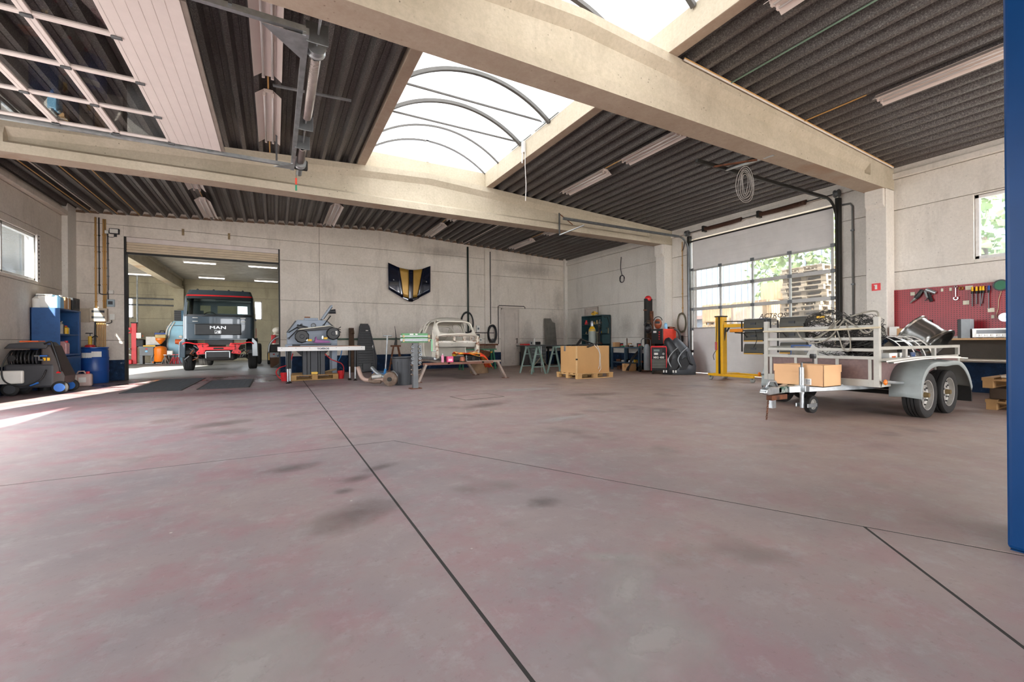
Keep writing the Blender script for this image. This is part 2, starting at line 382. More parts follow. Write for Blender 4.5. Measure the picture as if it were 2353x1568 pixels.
for i, (x, y, a, b, r) in enumerate(((.74,3.57,.16,.07,.4),(.52,3.35,.13,.08,.3),(.40,3.12,.07,.06,0),(.12,3.9,.22,.12,.2),(.40,2.66,.30,.2,.5),(1.45,2.28,.12,.1,.2),(2.9,6.2,.5,.2,.3),(5.2,6.4,.6,.25,-.3),(-.6,6.5,.4,.2,.4))): stain('oil_stain', (x,y,.0008+.0001*i), a*1.3, b*1.3, OIL, fl, (0,0,r))
for i, (x, y, a, b, r) in enumerate(((-.08,1.55,.28,.2,.3),(1.25,1.32,.3,.12,.7),(1.1,1.05,.3,.2,.2),(1.35,1.55,.16,.05,-.6),(3.2,4.6,.5,.15,.2),(4.5,7.8,.9,.3,-.2))): stain('worn_patch', (x,y,.0020+.0001*i), a*1.3, b*1.3, PALEW, fl, (0,0,r))
for i, (x, y, a, b, r) in enumerate(((.6,11.2,1.6,.8,.1),(-1.0,10.6,1.8,.7,0),(-1.2,12.6,.5,1.6,0),(.2,13.6,.5,.9,0),(-3.0,9.4,1.2,.8,.2))): stain('red_paint_wash', (x,y,.0030+.0001*i), a, b, REDW, fl, (0,0,r))
# ------------------------------------------------------------------ walls (precast panels with open joints)
JZ = [0, 1.11, 2.38, 3.66, 4.30]
GAP = .005
def wall(name, axis, pos, lo, hi, out, openings=(), splits=(), mat=None, zs=None, top=None, label=None):
    """axis 'X': wall runs along X at y=pos; 'Y': along Y at x=pos.  out: +1/-1 outward side.  openings: (a,b,z0,z1)"""
    zs = zs or JZ + [5.3]
    t = (pos+.03*out, pos+.22*out); t = (min(t), max(t))
    def bx(mb, a, b, z0, z1, u):
        if b-a < .01 or z1-z0 < .01: return
        return mb.box(a, b, u[0], u[1], z0, z1) if axis == 'X' else mb.box(u[0], u[1], a, b, z0, z1)
    def pieces(a, b, z0, z1):
        R = [(a, b, z0, z1)]
        for o in openings:
            N = []
            for (p, q, r, s) in R:
                if o[0] >= q or o[1] <= p or o[2] >= s or o[3] <= r: N.append((p,q,r,s)); continue
                if o[0] > p: N.append((p, o[0], r, s))
                if o[1] < q: N.append((o[1], q, r, s))
                pp, qq = max(p, o[0]), min(q, o[1])
                if o[2] > r: N.append((pp, qq, r, o[2]))
                if o[3] < s: N.append((pp, qq, o[3], s))
            R = N
        return R
    core = MB()
    for p in pieces(lo, hi, -.05, zs[-1]): bx(core, *p, t)
    w = core.build(name, M_('joint_grey', '8a8177', .9)); struct(w, label)
    u = (pos, pos+.03*out); u = (min(u), max(u))
    cuts = [lo] + sorted(splits) + [hi]
    for i in range(len(zs)-1):
        for a, b in zip(cuts, cuts[1:]):
            for p in pieces(a, b, zs[i], zs[i+1]):
                g_ = [0 if abs(p[k]-e) < 1e-6 else GAP for k, e in ((0, lo), (1, hi))]
                q = MB(); bx(q, p[0]+g_[0]*(p[0] in cuts), p[1]-g_[1]*(p[1] in cuts), p[2]+GAP*(p[2] in zs and p[2] > 0), p[3]-GAP*(p[3] in zs), u)
                if q.v: q.build('wall_panel', mat or WALL, w, bev=.006, seg=1)
    return w
DOORW = (-3.66, .16, -1, 4.0)
wb_ = wall('wall_back', 'X', YB, XL, XR, 1, [DOORW, (8.08, 8.95, -1, 2.36)], (1.32, 7.36), WALL, label='painted precast back wall with the wide inner doorway')
for (x, z, a, b) in ((9.5,4.0,1.9,.32),(10.6,1.6,.6,1.0),(9.3,1.3,.5,.7),(8.9,.75,.4,.3),(10.9,2.9,.35,.7),(5.6,4.4,1.5,.25)): stain('wall_grime', (x,YB-.0015-.0002*x/10,z), a, b, GRIME, wb_, (PI/2,0,0))
wr_ = wall('wall_right', 'Y', XR, YF, YB, 1, [(5.12, 9.12, -1, 4.1), (1.5, 2.95, 2.45, 3.63), (13.55, 14.45, -1, 2.36)], (-1.3, 4.3, 10.05), WALLR, label='painted precast side wall with the glazed sectional gate')
for (y, z, a, b) in ((15.1,1.5,.4,1.0),(12.0,1.5,.5,.6),(11.2,1.4,.3,.5)): stain('wall_grime', (XR-.0015,y,z), a, b, GRIME, wr_, (PI/2,0,-PI/2))
wall('wall_left', 'Y', XL, YF, YB, -1, [(.3, 3.5, -1, 4.05), (5.1, 9.3, -1, 4.05), (11.2, 13.95, 2.46, 3.5)], (-1.3, 4.3, 10.05), WALL, label='painted precast side wall with open gates and a ribbon window')
wall('wall_front', 'X', YF, XL, XR, -1, [(-3.6, 1.6, -1, 3.5), (3.6, 10.2, -1, 3.5)], (3.3,), WALL, label='painted precast front wall with two unseen openings added for frontal light')  # both openings are unseen, added to let in frontal fill light

# columns with corbels, corner pilasters
def column(x, y0, y1, s, h=4.09, m=None, name='wall_column'):     # s: +1 stands on the right wall, -1 on the left
    mb = MB(); xf = x-s*.35
    a, b = sorted((xf, x+s*.0)); mb.box(a, b, y0, y1, 0, h)
    mb.prism([(xf, h), (xf-s*.09, h), (xf-s*.09, h-.32), (xf, h-.40)], y0+.02, y1-.02, 'Y')
    return struct(mb.build(name, m or COLC, bev=.012), 'concrete wall column with a corbel')
for (y0, y1) in ((-1.65,-1.27), (4.12,4.48), (9.87,10.24)):
    column(XR, y0, y1, 1); column(XL, y0, y1, -1)
struct(MB().box(XL, XL+.12, 15.2, YB, 0, 4.75).build('wall_column', COLC, bev=.01), 'narrow corner pilaster beside the inner doorway')
struct(MB().box(7.38, 7.66, YB-.025, YB+.02, 0, 4.85).build('trim_1', WALL, bev=.006), 'flat pilaster strip on the back wall')
struct(MB().box(XR-.14, XR, YB-.14, YB, 0, 4.6).build('trim_2', WALLR, bev=.01), 'corner pilaster in the far right corner')
for i, (x0, x1) in enumerate(((XL, XL+.13), (XR-.06, XR))):
    struct(MB().box(x0, x1, YF, 15.2 if i == 0 else YB, 4.30, 4.42).build(f'trim_{3+i}', WALL if i == 0 else WALLR, bev=.012), 'ledge running under the eaves')
struct(MB().box(XL+.12, 7.38, YB-.05, YB, 4.42, 4.47).build('trim_5', WALL), 'thin ledge on top of the back wall') if False else None

# ------------------------------------------------------------------ beams (tapered I section)
def beam(y0, y1, name='ceiling_beam', x0=XL, x1=XR, zb=4.07, label=''):
    mb = MB(); yc = (y0+y1)/2; hw = (y1-y0)/2; xe = 1.0
    xs = [x0, x0+xe, x0+xe+.02] + [x0+xe+.02 + (RID-x0-xe-.02)*k/6 for k in range(1, 7)] + [RID + (x1-xe-.02-RID)*k/6 for k in range(1, 7)] + [x1-xe, x1]
    rows = []
    for i, x in enumerate(xs):
        zt = roofz(x); w = hw-.09 if 2 <= i <= len(xs)-3 else hw-.001
        half = [(hw, zb), (hw, zb+.15), (w, zb+.21), (w, zt-.24), (hw, zt-.12), (hw, zt)]
        ring = [(x, yc-a, z) for a, z in half] + [(x, yc+a, z) for a, z in half[::-1]]
        rows.append(ring + [ring[0]])
    mb.grid(rows); mb.add(rows[0][:-1], [tuple(range(12))]); mb.add(rows[-1][:-1], [tuple(range(12))])
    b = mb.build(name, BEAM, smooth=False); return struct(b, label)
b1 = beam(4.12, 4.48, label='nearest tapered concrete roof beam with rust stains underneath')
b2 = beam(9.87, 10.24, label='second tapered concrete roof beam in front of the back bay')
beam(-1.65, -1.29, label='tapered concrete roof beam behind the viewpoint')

# ------------------------------------------------------------------ roof deck
PER = .28
def deck(x0, x1, y0, y1, parent):
    pts = []; n0 = math.floor((x0+5)/PER); x = n0*PER-5
    while x < x1+PER:
        for dx, dz in ((0,0), (.062,0), (.10,.125), (.158,.125), (.165,.112), (.177,.112), (.184,.125), (.242,.125)):
            xx = x+dx
            if x0-1e-6 <= xx <= x1+1e-6: pts.append((xx, roofz(xx)+dz))
        x += PER
    mb = MB(); mb.grid([[(p[0], y, p[1]) for p in pts] for y in (y0, y1)])
    return mb.build('roof_sheet', DECK, parent)
ce = MB(); ce.box(XL-.2, 1.62, YF-.2, YB+.2, 5.16, 5.2); ce.box(4.86, XR+.2, YF-.2, YB+.2, 5.16, 5.2); ce.box(1.62, 4.86, 10.0, YB+.2, 5.16, 5.2); ce.box(1.62, 4.86, YF-.2, 2.3, 5.16, 5.2)
ceil = struct(ce.build('ceiling', DARK), 'dark corrugated steel roof deck on concrete beams')
for (a, b) in ((YF, -1.47), (-1.47, 4.3), (4.3, 10.05)):
    deck(XL, 1.62, a, b, ceil); deck(4.86, XR, a, b, ceil)
deck(1.62, 4.86, YF, 2.3, ceil)
deck(XL, RID, 10.05, YB+.02, ceil); deck(RID, XR, 10.05, YB+.02, ceil)
FOAM = M_('foam_filler', '7a6352', .9, var=.3, vs=40)
fb = MB()
x = math.floor((XL+5)/PER)*PER-5
while x < XR:
    fb.prism([(x+.065, roofz(x)), (x+.10, roofz(x)+.06), (x+.242, roofz(x)+.06), (x+.277, roofz(x))], YB-.03, YB+.01, 'Y'); x += PER
fb.build('closure_strip', FOAM, ceil, props={'kind': 'stuff'})

# ------------------------------------------------------------------ vaulted skylight
def opal_mat():
    m = bpy.data.materials.new('opal_sheet'); m.use_nodes = True; nt = m.node_tree; nt.nodes.clear()
    out = nn(nt, 'ShaderNodeOutputMaterial'); t = nn(nt, 'ShaderNodeBsdfTranslucent'); t.inputs[0].default_value = (.22,.225,.23,1)
    d = nn(nt, 'ShaderNodeBsdfDiffuse'); d.inputs[0].default_value = (.9,.9,.9,1)
    mx = nn(nt, 'ShaderNodeMixShader'); mx.inputs[0].default_value = .15
    nt.links.new(t.outputs[0], mx.inputs[1]); nt.links.new(d.outputs[0], mx.inputs[2]); nt.links.new(mx.outputs[0], out.inputs[0]); return m
OPAL = opal_mat()
SKY0, SKY1 = 2.4, 9.97
sk = MB()
for (x0, x1) in ((1.60, 1.77), (4.69, 4.87)): sk.box(x0, x1, SKY0, SKY1+.1, 4.88, 5.27)
sk.box(1.77, 4.69, 9.95, 10.1, 4.85, 5.25); sk.box(1.77, 4.69, SKY0-.15, SKY0+.01, 4.85, 5.33)
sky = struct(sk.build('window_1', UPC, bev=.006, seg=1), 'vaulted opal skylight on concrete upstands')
AR, AZ, AX = 2.32, 3.45, 3.23
A0 = math.acos(1.47/AR)
def arcp(y, r, n=20): return [(AX+r*math.cos(A0+(PI-2*A0)*k/n), y, AZ+r*math.sin(A0+(PI-2*A0)*k/n)) for k in range(n+1)]
ys = [9.95, 9.2]; y = 8.11
while y > SKY0: ys.append(y); y -= 1.1
ys.append(SKY0)
for a, b in zip(ys, ys[1:]):
    MB().grid([arcp(a, AR+.03), arcp(b, AR+.03)]).build('skylight_sheet', OPAL, sky, smooth=True)
RIB = M_('skylight_rib', '5c5955', .6, 0, var=.1)
def archrib(y, w, h):
    P = arcp(y, AR, 24); Q = arcp(y, AR-h, 24); mb = MB()
    rows = [[(p[0], y-w/2, p[2]), (p[0], y+w/2, p[2]), (q[0], y+w/2, q[2]), (q[0], y-w/2, q[2]), (p[0], y-w/2, p[2])] for p, q in zip(P, Q)]
    mb.grid(rows).build('arch_rib', RIB, sky)
for i, y in enumerate(ys[:-1]): archrib(y, .06 if i > 1 else .03, .06 if i > 1 else .035)
gb = MB(); P = arcp(9.96, AR); gb.add(P, [tuple(range(len(P)))]); gb.build('gable_sheet', OPAL, sky)
gb = MB(); P = arcp(SKY0, AR+.03); gb.add(P, [tuple(range(len(P)))]); gb.build('gable_sheet', OPAL, sky)
MB().box(3.165, 3.225, 9.935, 9.955, 5.25, 5.77).build('gable_post', M_('gable_post', 'd8d4ce', .5), sky)
for y in (8.22, 7.23, 3.4, 2.4): MB().box(1.77, 4.69, y-.012, y+.012, 5.325, 5.355).build('tie_rod', RIB, sky)
for y in (8.22, 7.23): MB().box(4.66, 4.69, y-.55, y+.3, 5.27, 5.33).build('opening_frame', GALV, sky)
# ------------------------------------------------------------------ glazed sectional gate (right wall)
GPAN = M_('gate_panel', 'd3d0cd', .45, var=.06, vs=3, bump=.25, bs=90)
ALU = M_('gate_alu', 'a9a7a3', .4, .6, var=.1)
GGLASS = GLASS('gate_glass', (.55,.56,.57), milky=.02, mcol=(.9,.9,.92))
BLK = M_('black_steel', '22211f', .5, .3, var=.25)
GX = 11.24; GY = [5.21, 6.17, 7.13, 8.09, 9.04]; GZ = [.02, .66, 1.335, 1.94, 2.565, 3.15, 4.0]
gate = bpy.data.objects.new('door_1', None); COL.objects.link(gate); struct(gate, 'closed sectional gate with three rows of panes in the side wall')
def ribbed(x0, x1, y0, y1, z0, z1, n):             # foam-filled panel with pressed lines on the inside
    mb = MB(); h = (z1-z0)/n
    for k in range(n): mb.box(x0, x1, y0, y1, z0+k*h+.003, z0+(k+1)*h-.003)
    mb.box(x0+.006, x1-.004, y0+.002, y1-.002, z0, z1); return mb
ribbed(GX, GX+.04, 5.21, 9.04, GZ[5], GZ[6], 7).build('gate_section', GPAN, gate)
ribbed(GX, GX+.04, 5.21, 9.04, GZ[0], GZ[1], 5).build('gate_section', GPAN, gate)
ribbed(GX, GX+.04, 5.21, 9.04, GZ[1], GZ[2], 5).build('gate_section', GPAN, gate)
for i in (2, 3, 4):
    z0, z1 = GZ[i], GZ[i+1]; fr = MB()
    fr.box(GX-.01, GX+.04, 5.21, 9.04, z0, z0+.045); fr.box(GX-.01, GX+.04, 5.21, 9.04, z1-.045, z1)
    for k, y in enumerate(GY):
        w = .045 if k in (0, 4) else .022
        fr.box(GX-.01, GX+.04, max(5.21, y-w), min(9.04, y+w), z0, z1)
    f = fr.build('gate_section', ALU, gate)
    for a, b in zip(GY, GY[1:]):
        MB().box(GX+.012, GX+.02, a+.02, b-.02, z0+.045, z1-.045).build('pane', GGLASS, f)
for z in GZ[1:-1]:
    for y in GY:
        MB().box(GX-.03, GX-.005, y-.05, y+.05, z-.04, z+.04).build('gate_hinge', STEELD, gate, bev=.006)
text('ACTROS', .17, M_('print_dark', '2a1c17', .6), gate, face_to((GX+.01, 6.62, 1.61), (0,-1,0), (-1,0,0)), ext=.001, shear=.25, sx=1.05, bold=.001)
for y in (5.12, 9.13):                              # vertical + curved + horizontal tracks
    tr = MB(); s = 1
    pts = [(GX-.06, y, 0), (GX-.06, y, 3.72)] + [(GX-.06-.42*(1-math.cos(a)), y, 3.72+.42*math.sin(a)) for a in [PI/2*k/8 for k in range(1, 9)]]
    tr.tube(pts, .028, 8)
    tr.bar((GX-.48, y, 4.14), (6.5, y, 4.14), .05, .06)
    tr.build('gate_track', STEELD if y > 6 else BLK, gate)
    MB().box(GX-.05, GX+.06, y-.06 if y < 6 else y-.03, y+.03 if y < 6 else y+.06, 0, 4.2).build('gate_jamb', BLK, gate, bev=.004)
SPR = M_('rust_spring', '4a2f22', .7, .3, var=.3, vs=30)
MB().cyl((GX-.06, 5.05, 4.29), (GX-.06, 9.2, 4.29), .014, 10).build('spring_shaft', BLK, gate)
for a, b in ((5.75, 6.9), (7.4, 8.56)):
    mb = MB(); n = 44; pts = [(GX-.06+.05*math.cos(k*1.25), a+(b-a)*k/(n*5), 4.29+.05*math.sin(k*1.25)-.02*math.sin(PI*k/(n*5))) for k in range(n*5+1)]
    mb.tube(pts, .0145, 5); mb.build('torsion_spring', SPR, gate, smooth=True)
    MB().box(GX-.14, GX+.02, b-.03, b+.03, 4.2, 4.37).build('spring_plate', BLK, gate)
for y in (5.1, 9.17): MB().lathe([(.0, -.05), (.085, -.05), (.085, -.03), (.07, -.02), (.07, .02), (.085, .03), (.085, .05), (0, .05)], (GX-.06, y, 4.29), 'Y', 20).build('cable_drum', STEELD, gate, smooth='auto')
MB().box(GX+.02, GX+.06, 5.1, 9.15, 4.0, 4.05).build('gate_lintel_seal', BLK, gate)

# ------------------------------------------------------------------ windows
def window(name, axis_x, y0, y1, z0, z1, out, label, mull=()):
    fr = MB(); t = .06
    a, b = sorted((axis_x+.05*out, axis_x+.13*out))
    fr.box(a, b, y0, y1, z0, z0+t); fr.box(a, b, y0, y1, z1-t, z1); fr.box(a, b, y0, y0+t, z0, z1); fr.box(a, b, y1-t, y1, z0, z1)
    for m in mull: fr.box(a, b, m-t/2, m+t/2, z0, z1)
    o = struct(fr.build(name, M_('window_frame', 'd9d7d3', .45, var=.1, vs=12), bev=.006), label)
    es = [y0] + list(mull) + [y1]
    for p, q in zip(es, es[1:]): MB().box((a+b)/2-.004, (a+b)/2+.004, p+t/2, q-t/2, z0+t, z1-t).build('pane', WGLASS, o)
    return o
WGLASS = GLASS('dusty_glass', (.75,.78,.80), milky=.03, mcol=(.8,.85,.9))
w2 = window('window_2', XR, 1.5, 2.95, 2.45, 3.63, 1, 'small white framed window high above the pegboard')
w3 = window('window_3', XL, 11.2, 13.95, 2.46, 3.5, -1, 'wide white framed window high in the left side wall', (12.55,))
mb = MB().box(XL-.02, XL+.012, 13.88, 14.03, 2.44, 3.53); mb.build('drilled_strip', WHITE, w3)
for k in range(12): MB().cyl((XL+.008, 13.955, 2.52+k*.088), (XL+.016, 13.955, 2.52+k*.088), .018, 10).build('drill_hole', DARK, w3)

# ------------------------------------------------------------------ doorway in the back wall: roller shutter box and jambs
sh = bpy.data.objects.new('door_2', None); COL.objects.link(sh); struct(sh, 'raised roller shutter over the wide inner doorway')
CREAM = M_('shutter_cream', 'c9b79c', .5, var=.08, vs=4, col2='8a7458', c2=(.6,.85))
CREAM2 = M_('shutter_pale', 'd6cbc4', .5, var=.08, vs=4)
MB().box(-3.62, .13, YB+.04, YB+.12, 3.86, 4.0).build('shutter_cover', CREAM2, sh, bev=.01)
for k in range(4): MB().box(-3.62, .13, YB+.06, YB+.09, 3.58+k*.07, 3.58+k*.07+.066).build('shutter_slat', CREAM, sh, bev=.01)
MB().box(-3.62, .13, YB+.045, YB+.105, 3.52, 3.575).build('bottom_rail', BLK, sh)
for x in (-3.66, .12): MB().box(x, x+.04, YB+.0, YB+.22, 0, 4.0).build('shutter_guide', BLK, sh)
# man doors
DOORM = M_('old_door', 'c4b9ae', .55, var=.12, vs=3, col2='8d8075', c2=(.58,.8), s2=3)
def mandoor(name, M, label, handle=True):
    d = bpy.data.objects.new(name, None); COL.objects.link(d); d.matrix_world = M; struct(d, label)
    MB().box(0, .87, .0, .06, .0, .06).box(0, .06, 0, .06, 0, 2.36).box(.81, .87, 0, .06, 0, 2.36).box(0, .87, 0, .06, 2.3, 2.36).build('door_frame', DOORM, d, bev=.005)
    lf = MB().box(.06, .81, .02, .055, .03, 2.30).build('door_leaf', DOORM, d, bev=.004)
    b = MB()
    for (x0,x1,z0,z1) in ((.17,.70,2.16,2.19), (.17,.70,.14,.17), (.17,.2,.14,2.19), (.67,.70,.14,2.19)): b.box(x0, x1, .008, .022, z0, z1)
    b.build('moulding', DOORM, lf)
    if handle:
        MB().box(.735, .77, .005, .02, .92, 1.14).build('lock_plate', M_('brass_dark', '4c4236', .4, .7), lf)
        MB().tube([(.752, .01, 1.1), (.752, -.04, 1.1), (.64, -.045, 1.1)], .009, 8).build('handle', BLK, lf)
    return d
mandoor('door_3', Matrix.Translation((8.08, YB-.01, 0)), 'old pale single door in the back wall')
mandoor('door_4', Matrix.Translation((XR-.01, 14.45, 0)) @ Matrix.Rotation(-PI/2, 4, 'Z'), 'old pale single door half hidden behind the green cabinet', False)
struct(MB().box(8.05, 8.98, YB+.22, YB+.3, 0, 2.4).build('trim_6', DARK)); struct(MB().box(XR+.22, XR+.3, 13.5, 14.5, 0, 2.4).build('trim_7', DARK))

# ------------------------------------------------------------------ inner hall behind the doorway
YI = 30.0
wall('wall_inner_back', 'X', YI, -12, 6, 1, [(-7.6, -6.6, 2.4, 3.5), (-1.95, -.65, 2.4, 3.5)], (-4.7,), OLDC, label='stained raw concrete wall at the back of the inner hall')
wall('wall_inner_left', 'Y', -12, YB+.25, YI, -1, [(19, 24, 1, 3.8)], (), OLDC, label='raw concrete side wall of the inner hall')
wall('wall_inner_right', 'Y', 6, YB+.25, YI, 1, [], (), OLDC, label='raw concrete side wall of the inner hall')
for i, (a, b) in enumerate(((-7.6, -6.6), (-1.95, -.65))):
    fr = MB(); t = .06; y0, y1 = YI+.04, YI+.1
    fr.box(a, b, y0, y1, 2.4, 2.46).box(a, b, y0, y1, 3.44, 3.5).box(a, a+t, y0, y1, 2.4, 3.5).box(b-t, b, y0, y1, 2.4, 3.5)
    o = struct(fr.build(f'window_{4+i}', WHITE), 'white framed window of the inner hall')
    MB().box(a+t, b-t, YI+.06, YI+.07, 2.46, 3.44).build('pane', WGLASS, o)
ic = struct(MB().box(-12.2, 6.2, YB+.2, YI+.2, 5.0, 5.05).build('ceiling', DARK), 'pale corrugated ceiling of the inner hall')
IDECK = M_('inner_deck', '8f8a80', .5, .3, var=.2, vs=3)
rows = []; y = YB+.22
while y < YI:
    rows += [(y, 4.62), (y+.08, 4.62), (y+.10, 4.66), (y+.18, 4.66)]; y += .2
MB().grid([[(x, a, b) for a, b in rows] for x in (-12, 6)]).build('roof_sheet', IDECK, ic)
ib = MB()
for (w, z0, z1) in ((.17, 4.03, 4.2), (.1, 4.2, 4.5), (.17, 4.5, 4.64)): ib.box(-4.6-w, -4.6+w, YB+.2, YI-.02, z0, z1)
struct(ib.build('ceiling_beam', concrete('inner_beam', 'b3a892', 'cdc3ad', pores=.3, stain=.3, rust=.5)), 'concrete beam running into the inner hall')
struct(MB().box(-4.82, -4.38, YI-.35, YI-.0, 0, 4.03).build('wall_column', OLDC), 'concrete column under the inner hall beam')
TUBE = EM('lit_tube', (1, .97, .92), 5.0)
for i, (x, y) in enumerate(((-2.85, 23.25), (-.45, 23.25), (-2.95, 28.3), (-.4, 28.5), (-6.1, 28.4), (-2.85, 19.0), (2.4, 23.2), (-6.1, 23.3))):
    t = thing('strip_light', ('lit strip light in the inner hall, %s' % ['nearest over the truck','right of the truck in the front row','above the truck roof at the far end','right of the truck near the far wall','left of the beam near the far wall','just inside the shutter','over the right part of the inner hall','left of the beam in the front row'][i]), 'light', (x, y, 4.60), 0, 'inner hall strip lights')
    MB().box(-.6, .6, -.05, .05, -.05, .0).build('housing', WHITE, t)
    MB().cyl((-.57, 0, -.075), (.57, 0, -.075), .02, 10).build('tube', TUBE, t)
struct(MB().box(-3.66, .16, YB+.25, YB+.3, 3.55, 3.6).build('trim_8', BLK)) if False else None

# ------------------------------------------------------------------ outside the windows
YARD = M_('facade_sheet', 'a9b2bb', .5, .2, var=.06)
bl = thing('warehouse', 'pale ribbed metal warehouse across the yard', 'building', (26, 12, -.06))
mb = MB(); n = 46
for k in range(n): mb.box(0, .12, -9+k*.42, -9+k*.42+.30, 2.6, 8)
mb.box(.06, 8, -9.1, 10.3, 2.6, 8); mb.build('facade', YARD, bl)
MB().box(-.02, 8, -9.1, 10.3, 0, 2.6).build('plinth', M_('plinth', '6b7076', .7), bl)
MB().box(-.3, .0, -9.1, 10.3, 2.5, 2.75).build('canopy_edge', M_('canopy_red', '8e6f66', .6), bl)
for y in (-5, 0, 5): MB().box(-.06, 0, y, y+2.2, .1, 2.3).build('loading_door', M_('load_door', '4b5157', .5), bl)
PALW = M_('pallet_wood', 'c4a883', .8, var=.2, vs=4)
PALG = M_('pallet_grey', 'a89a86', .85, var=.25, vs=4)
def pallet_parts(parent, m, L=1.2, Wd=.8):          # EUR pallet, long side on X
    for y in (-Wd/2+.06, 0, Wd/2-.06):
        for x in (-L/2+.07, 0, L/2-.07): MB().box(x-.07, x+.07, y-.05, y+.05, .022, .1).build('block', m, parent)
        MB().box(-L/2, L/2, y-.05, y+.05, 0, .022).build('bottom_board', m, parent)
    for x in (-L/2+.07, 0, L/2-.07): MB().box(x-.07, x+.07, -Wd/2, Wd/2, .1, .122).build('cross_board', m, parent)
    for k in range(5):
        y = -Wd/2+.06+k*(Wd-.12)/4; MB().box(-L/2, L/2, y-.06, y+.06, .122, .144).build('deck_board', m, parent)
def crate(parent, m, L=1.2, Wd=.8, H=.8):
    for s in (-1, 1):
        for k in range(9):
            x = -L/2+.065+k*(L-.13)/8; MB().box(x-.055, x+.055, s*Wd/2-.01, s*Wd/2+.01, .15, H).build('slat', m, parent)
        for k in range(6):
            y = -Wd/2+.065+k*(Wd-.13)/5; MB().box(s*L/2-.01, s*L/2+.01, y-.055, y+.055, .15, H).build('slat', m, parent)
    MB().box(-L/2, L/2, -Wd/2, Wd/2, .144, .16).build('base_board', m, parent)
    pallet_parts(parent, m, L, Wd)
LEV = ['bottom', 'second from the ground', 'third from the ground', 'topmost']
cr0 = thing('wooden_crate', 'slatted wooden crate in the yard, bottom of the left stack', 'crate', (15.0, 10.7, -.06), PI/2, 'crates stacked outside the gate'); crate(cr0, PALW)
for nm_, x, y, n in (('left stack', 15.0, 10.7, 3), ('second stack', 15.0, 9.4, 3), ('rear stack', 17.0, 9.6, 4), ('right-hand rear stack', 16.6, 8.2, 4)):
    for z in range(n):
        if (x, z) == (15.0, 0) and nm_ == 'left stack': continue
        dup(cr0, (x, y, -.06+z*.81), PI/2+random.uniform(-.05,.05), f'slatted wooden crate in the yard, {LEV[z] if z < n-1 else "topmost"} of the {nm_}')
ORD = ['lowest','second lowest','third','fourth','fifth','sixth','seventh','eighth','ninth','tenth','eleventh','twelfth','thirteenth','fourteenth','fifteenth','sixteenth','seventeenth','eighteenth','nineteenth','twentieth','twenty-first','twenty-second']
pp = thing('wooden_pallet', 'weathered pallet outside the gate, lowest of the tall pile', 'pallet', (13.9, 7.05, -.06), 1.5, 'pallets piled outside the gate'); pallet_parts(pp, PALG)
for k in range(1, 22): dup(pp, (13.9+random.uniform(-.06,.06), 7.05+random.uniform(-.05,.05), -.06+k*.145), 1.5+random.uniform(-.12,.12), f'weathered pallet outside the gate, {ORD[k]} of the tall pile counted upwards')
for k in range(12): dup(pp, (13.6+random.uniform(-.06,.06), 8.3, -.06+k*.145), 1.3+random.uniform(-.12,.12), f'weathered pallet outside the gate, {ORD[k]} of the lower pile counted upwards')
LEAF = M_('leaf', '8ea070', .6, var=.45, vs=5)
def tree(x, y, h, r, label, seed):
    rnd = random.Random(seed); t = thing('tree', label, 'tree', (x, y, -.06), 0, 'trees behind the yard'); mb = MB()
    for k in range(2600):
        a = rnd.uniform(0, 2*PI); u = rnd.uniform(-1, 1); q = rnd.uniform(.55, 1)*(1+.25*math.sin(5*a+seed)*math.cos(4*u)); s = math.sqrt(1-u*u)
        c = Vector((r*q*s*math.cos(a), r*q*s*math.sin(a), h*.55+h*.45*u*q)); d = Vector((rnd.gauss(0,1), rnd.gauss(0,1), rnd.gauss(0,1))).normalized(); e = d.orthogonal().normalized()*rnd.uniform(.1,.2); f = d.cross(e)
        mb.add([c-e, c+f*.6, c+e, c-f*.6], [(0,1,2,3)])
    mb.build('foliage', LEAF, t, props={'kind': 'stuff'})
    MB().cyl((0,0,0), (0,0,h*.6), .22, 8, .08).build('trunk', M_('bark', '4a3d30', .9), t)
tree(17.6, 4.4, 6.5, 2.0, 'leafy green tree close outside the small window', 3)
tree(21.5, 11.0, 8.0, 2.4, 'leafy green tree behind the pallet piles', 5)
tree(20.5, 0.5, 7.0, 2.4, 'leafy green tree at the edge of the yard', 8)
sky_blocker = thing('neighbour_or_blocker', 'unseen grey block added to cut sky light at the near side gate', 'building', (-10, -10, -.06))  # unseen block, added to hold back sky light from the near side gate
MB().box(-6, 0, -12, 13.5, 0, 8).build('wall', M_('blocker_grey', '8f9499', .8, var=.1), sky_blocker); MB().box(-6.2, .2, -12.2, 13.7, 8, 8.3).build('roof_edge', M_('roof_dark', '4a4d50', .6), sky_blocker)
nb = thing('neighbour_or_blocker', 'pale rendered neighbouring building outside the left window', 'building', (-11, 16, -.06))
MB().box(-4, 0, 8, 30, 0, 9).build('wall', M_('render_pale', 'c9d1d8', .8, var=.08, vs=30, bump=.4), nb)
mb = MB()
for k in range(16): mb.box(-.02, .03, 8.0, 11.8, 1+k*.4, 1+k*.4+.36)
mb.build('siding', M_('siding_grey', 'b4bec6', .6), nb)
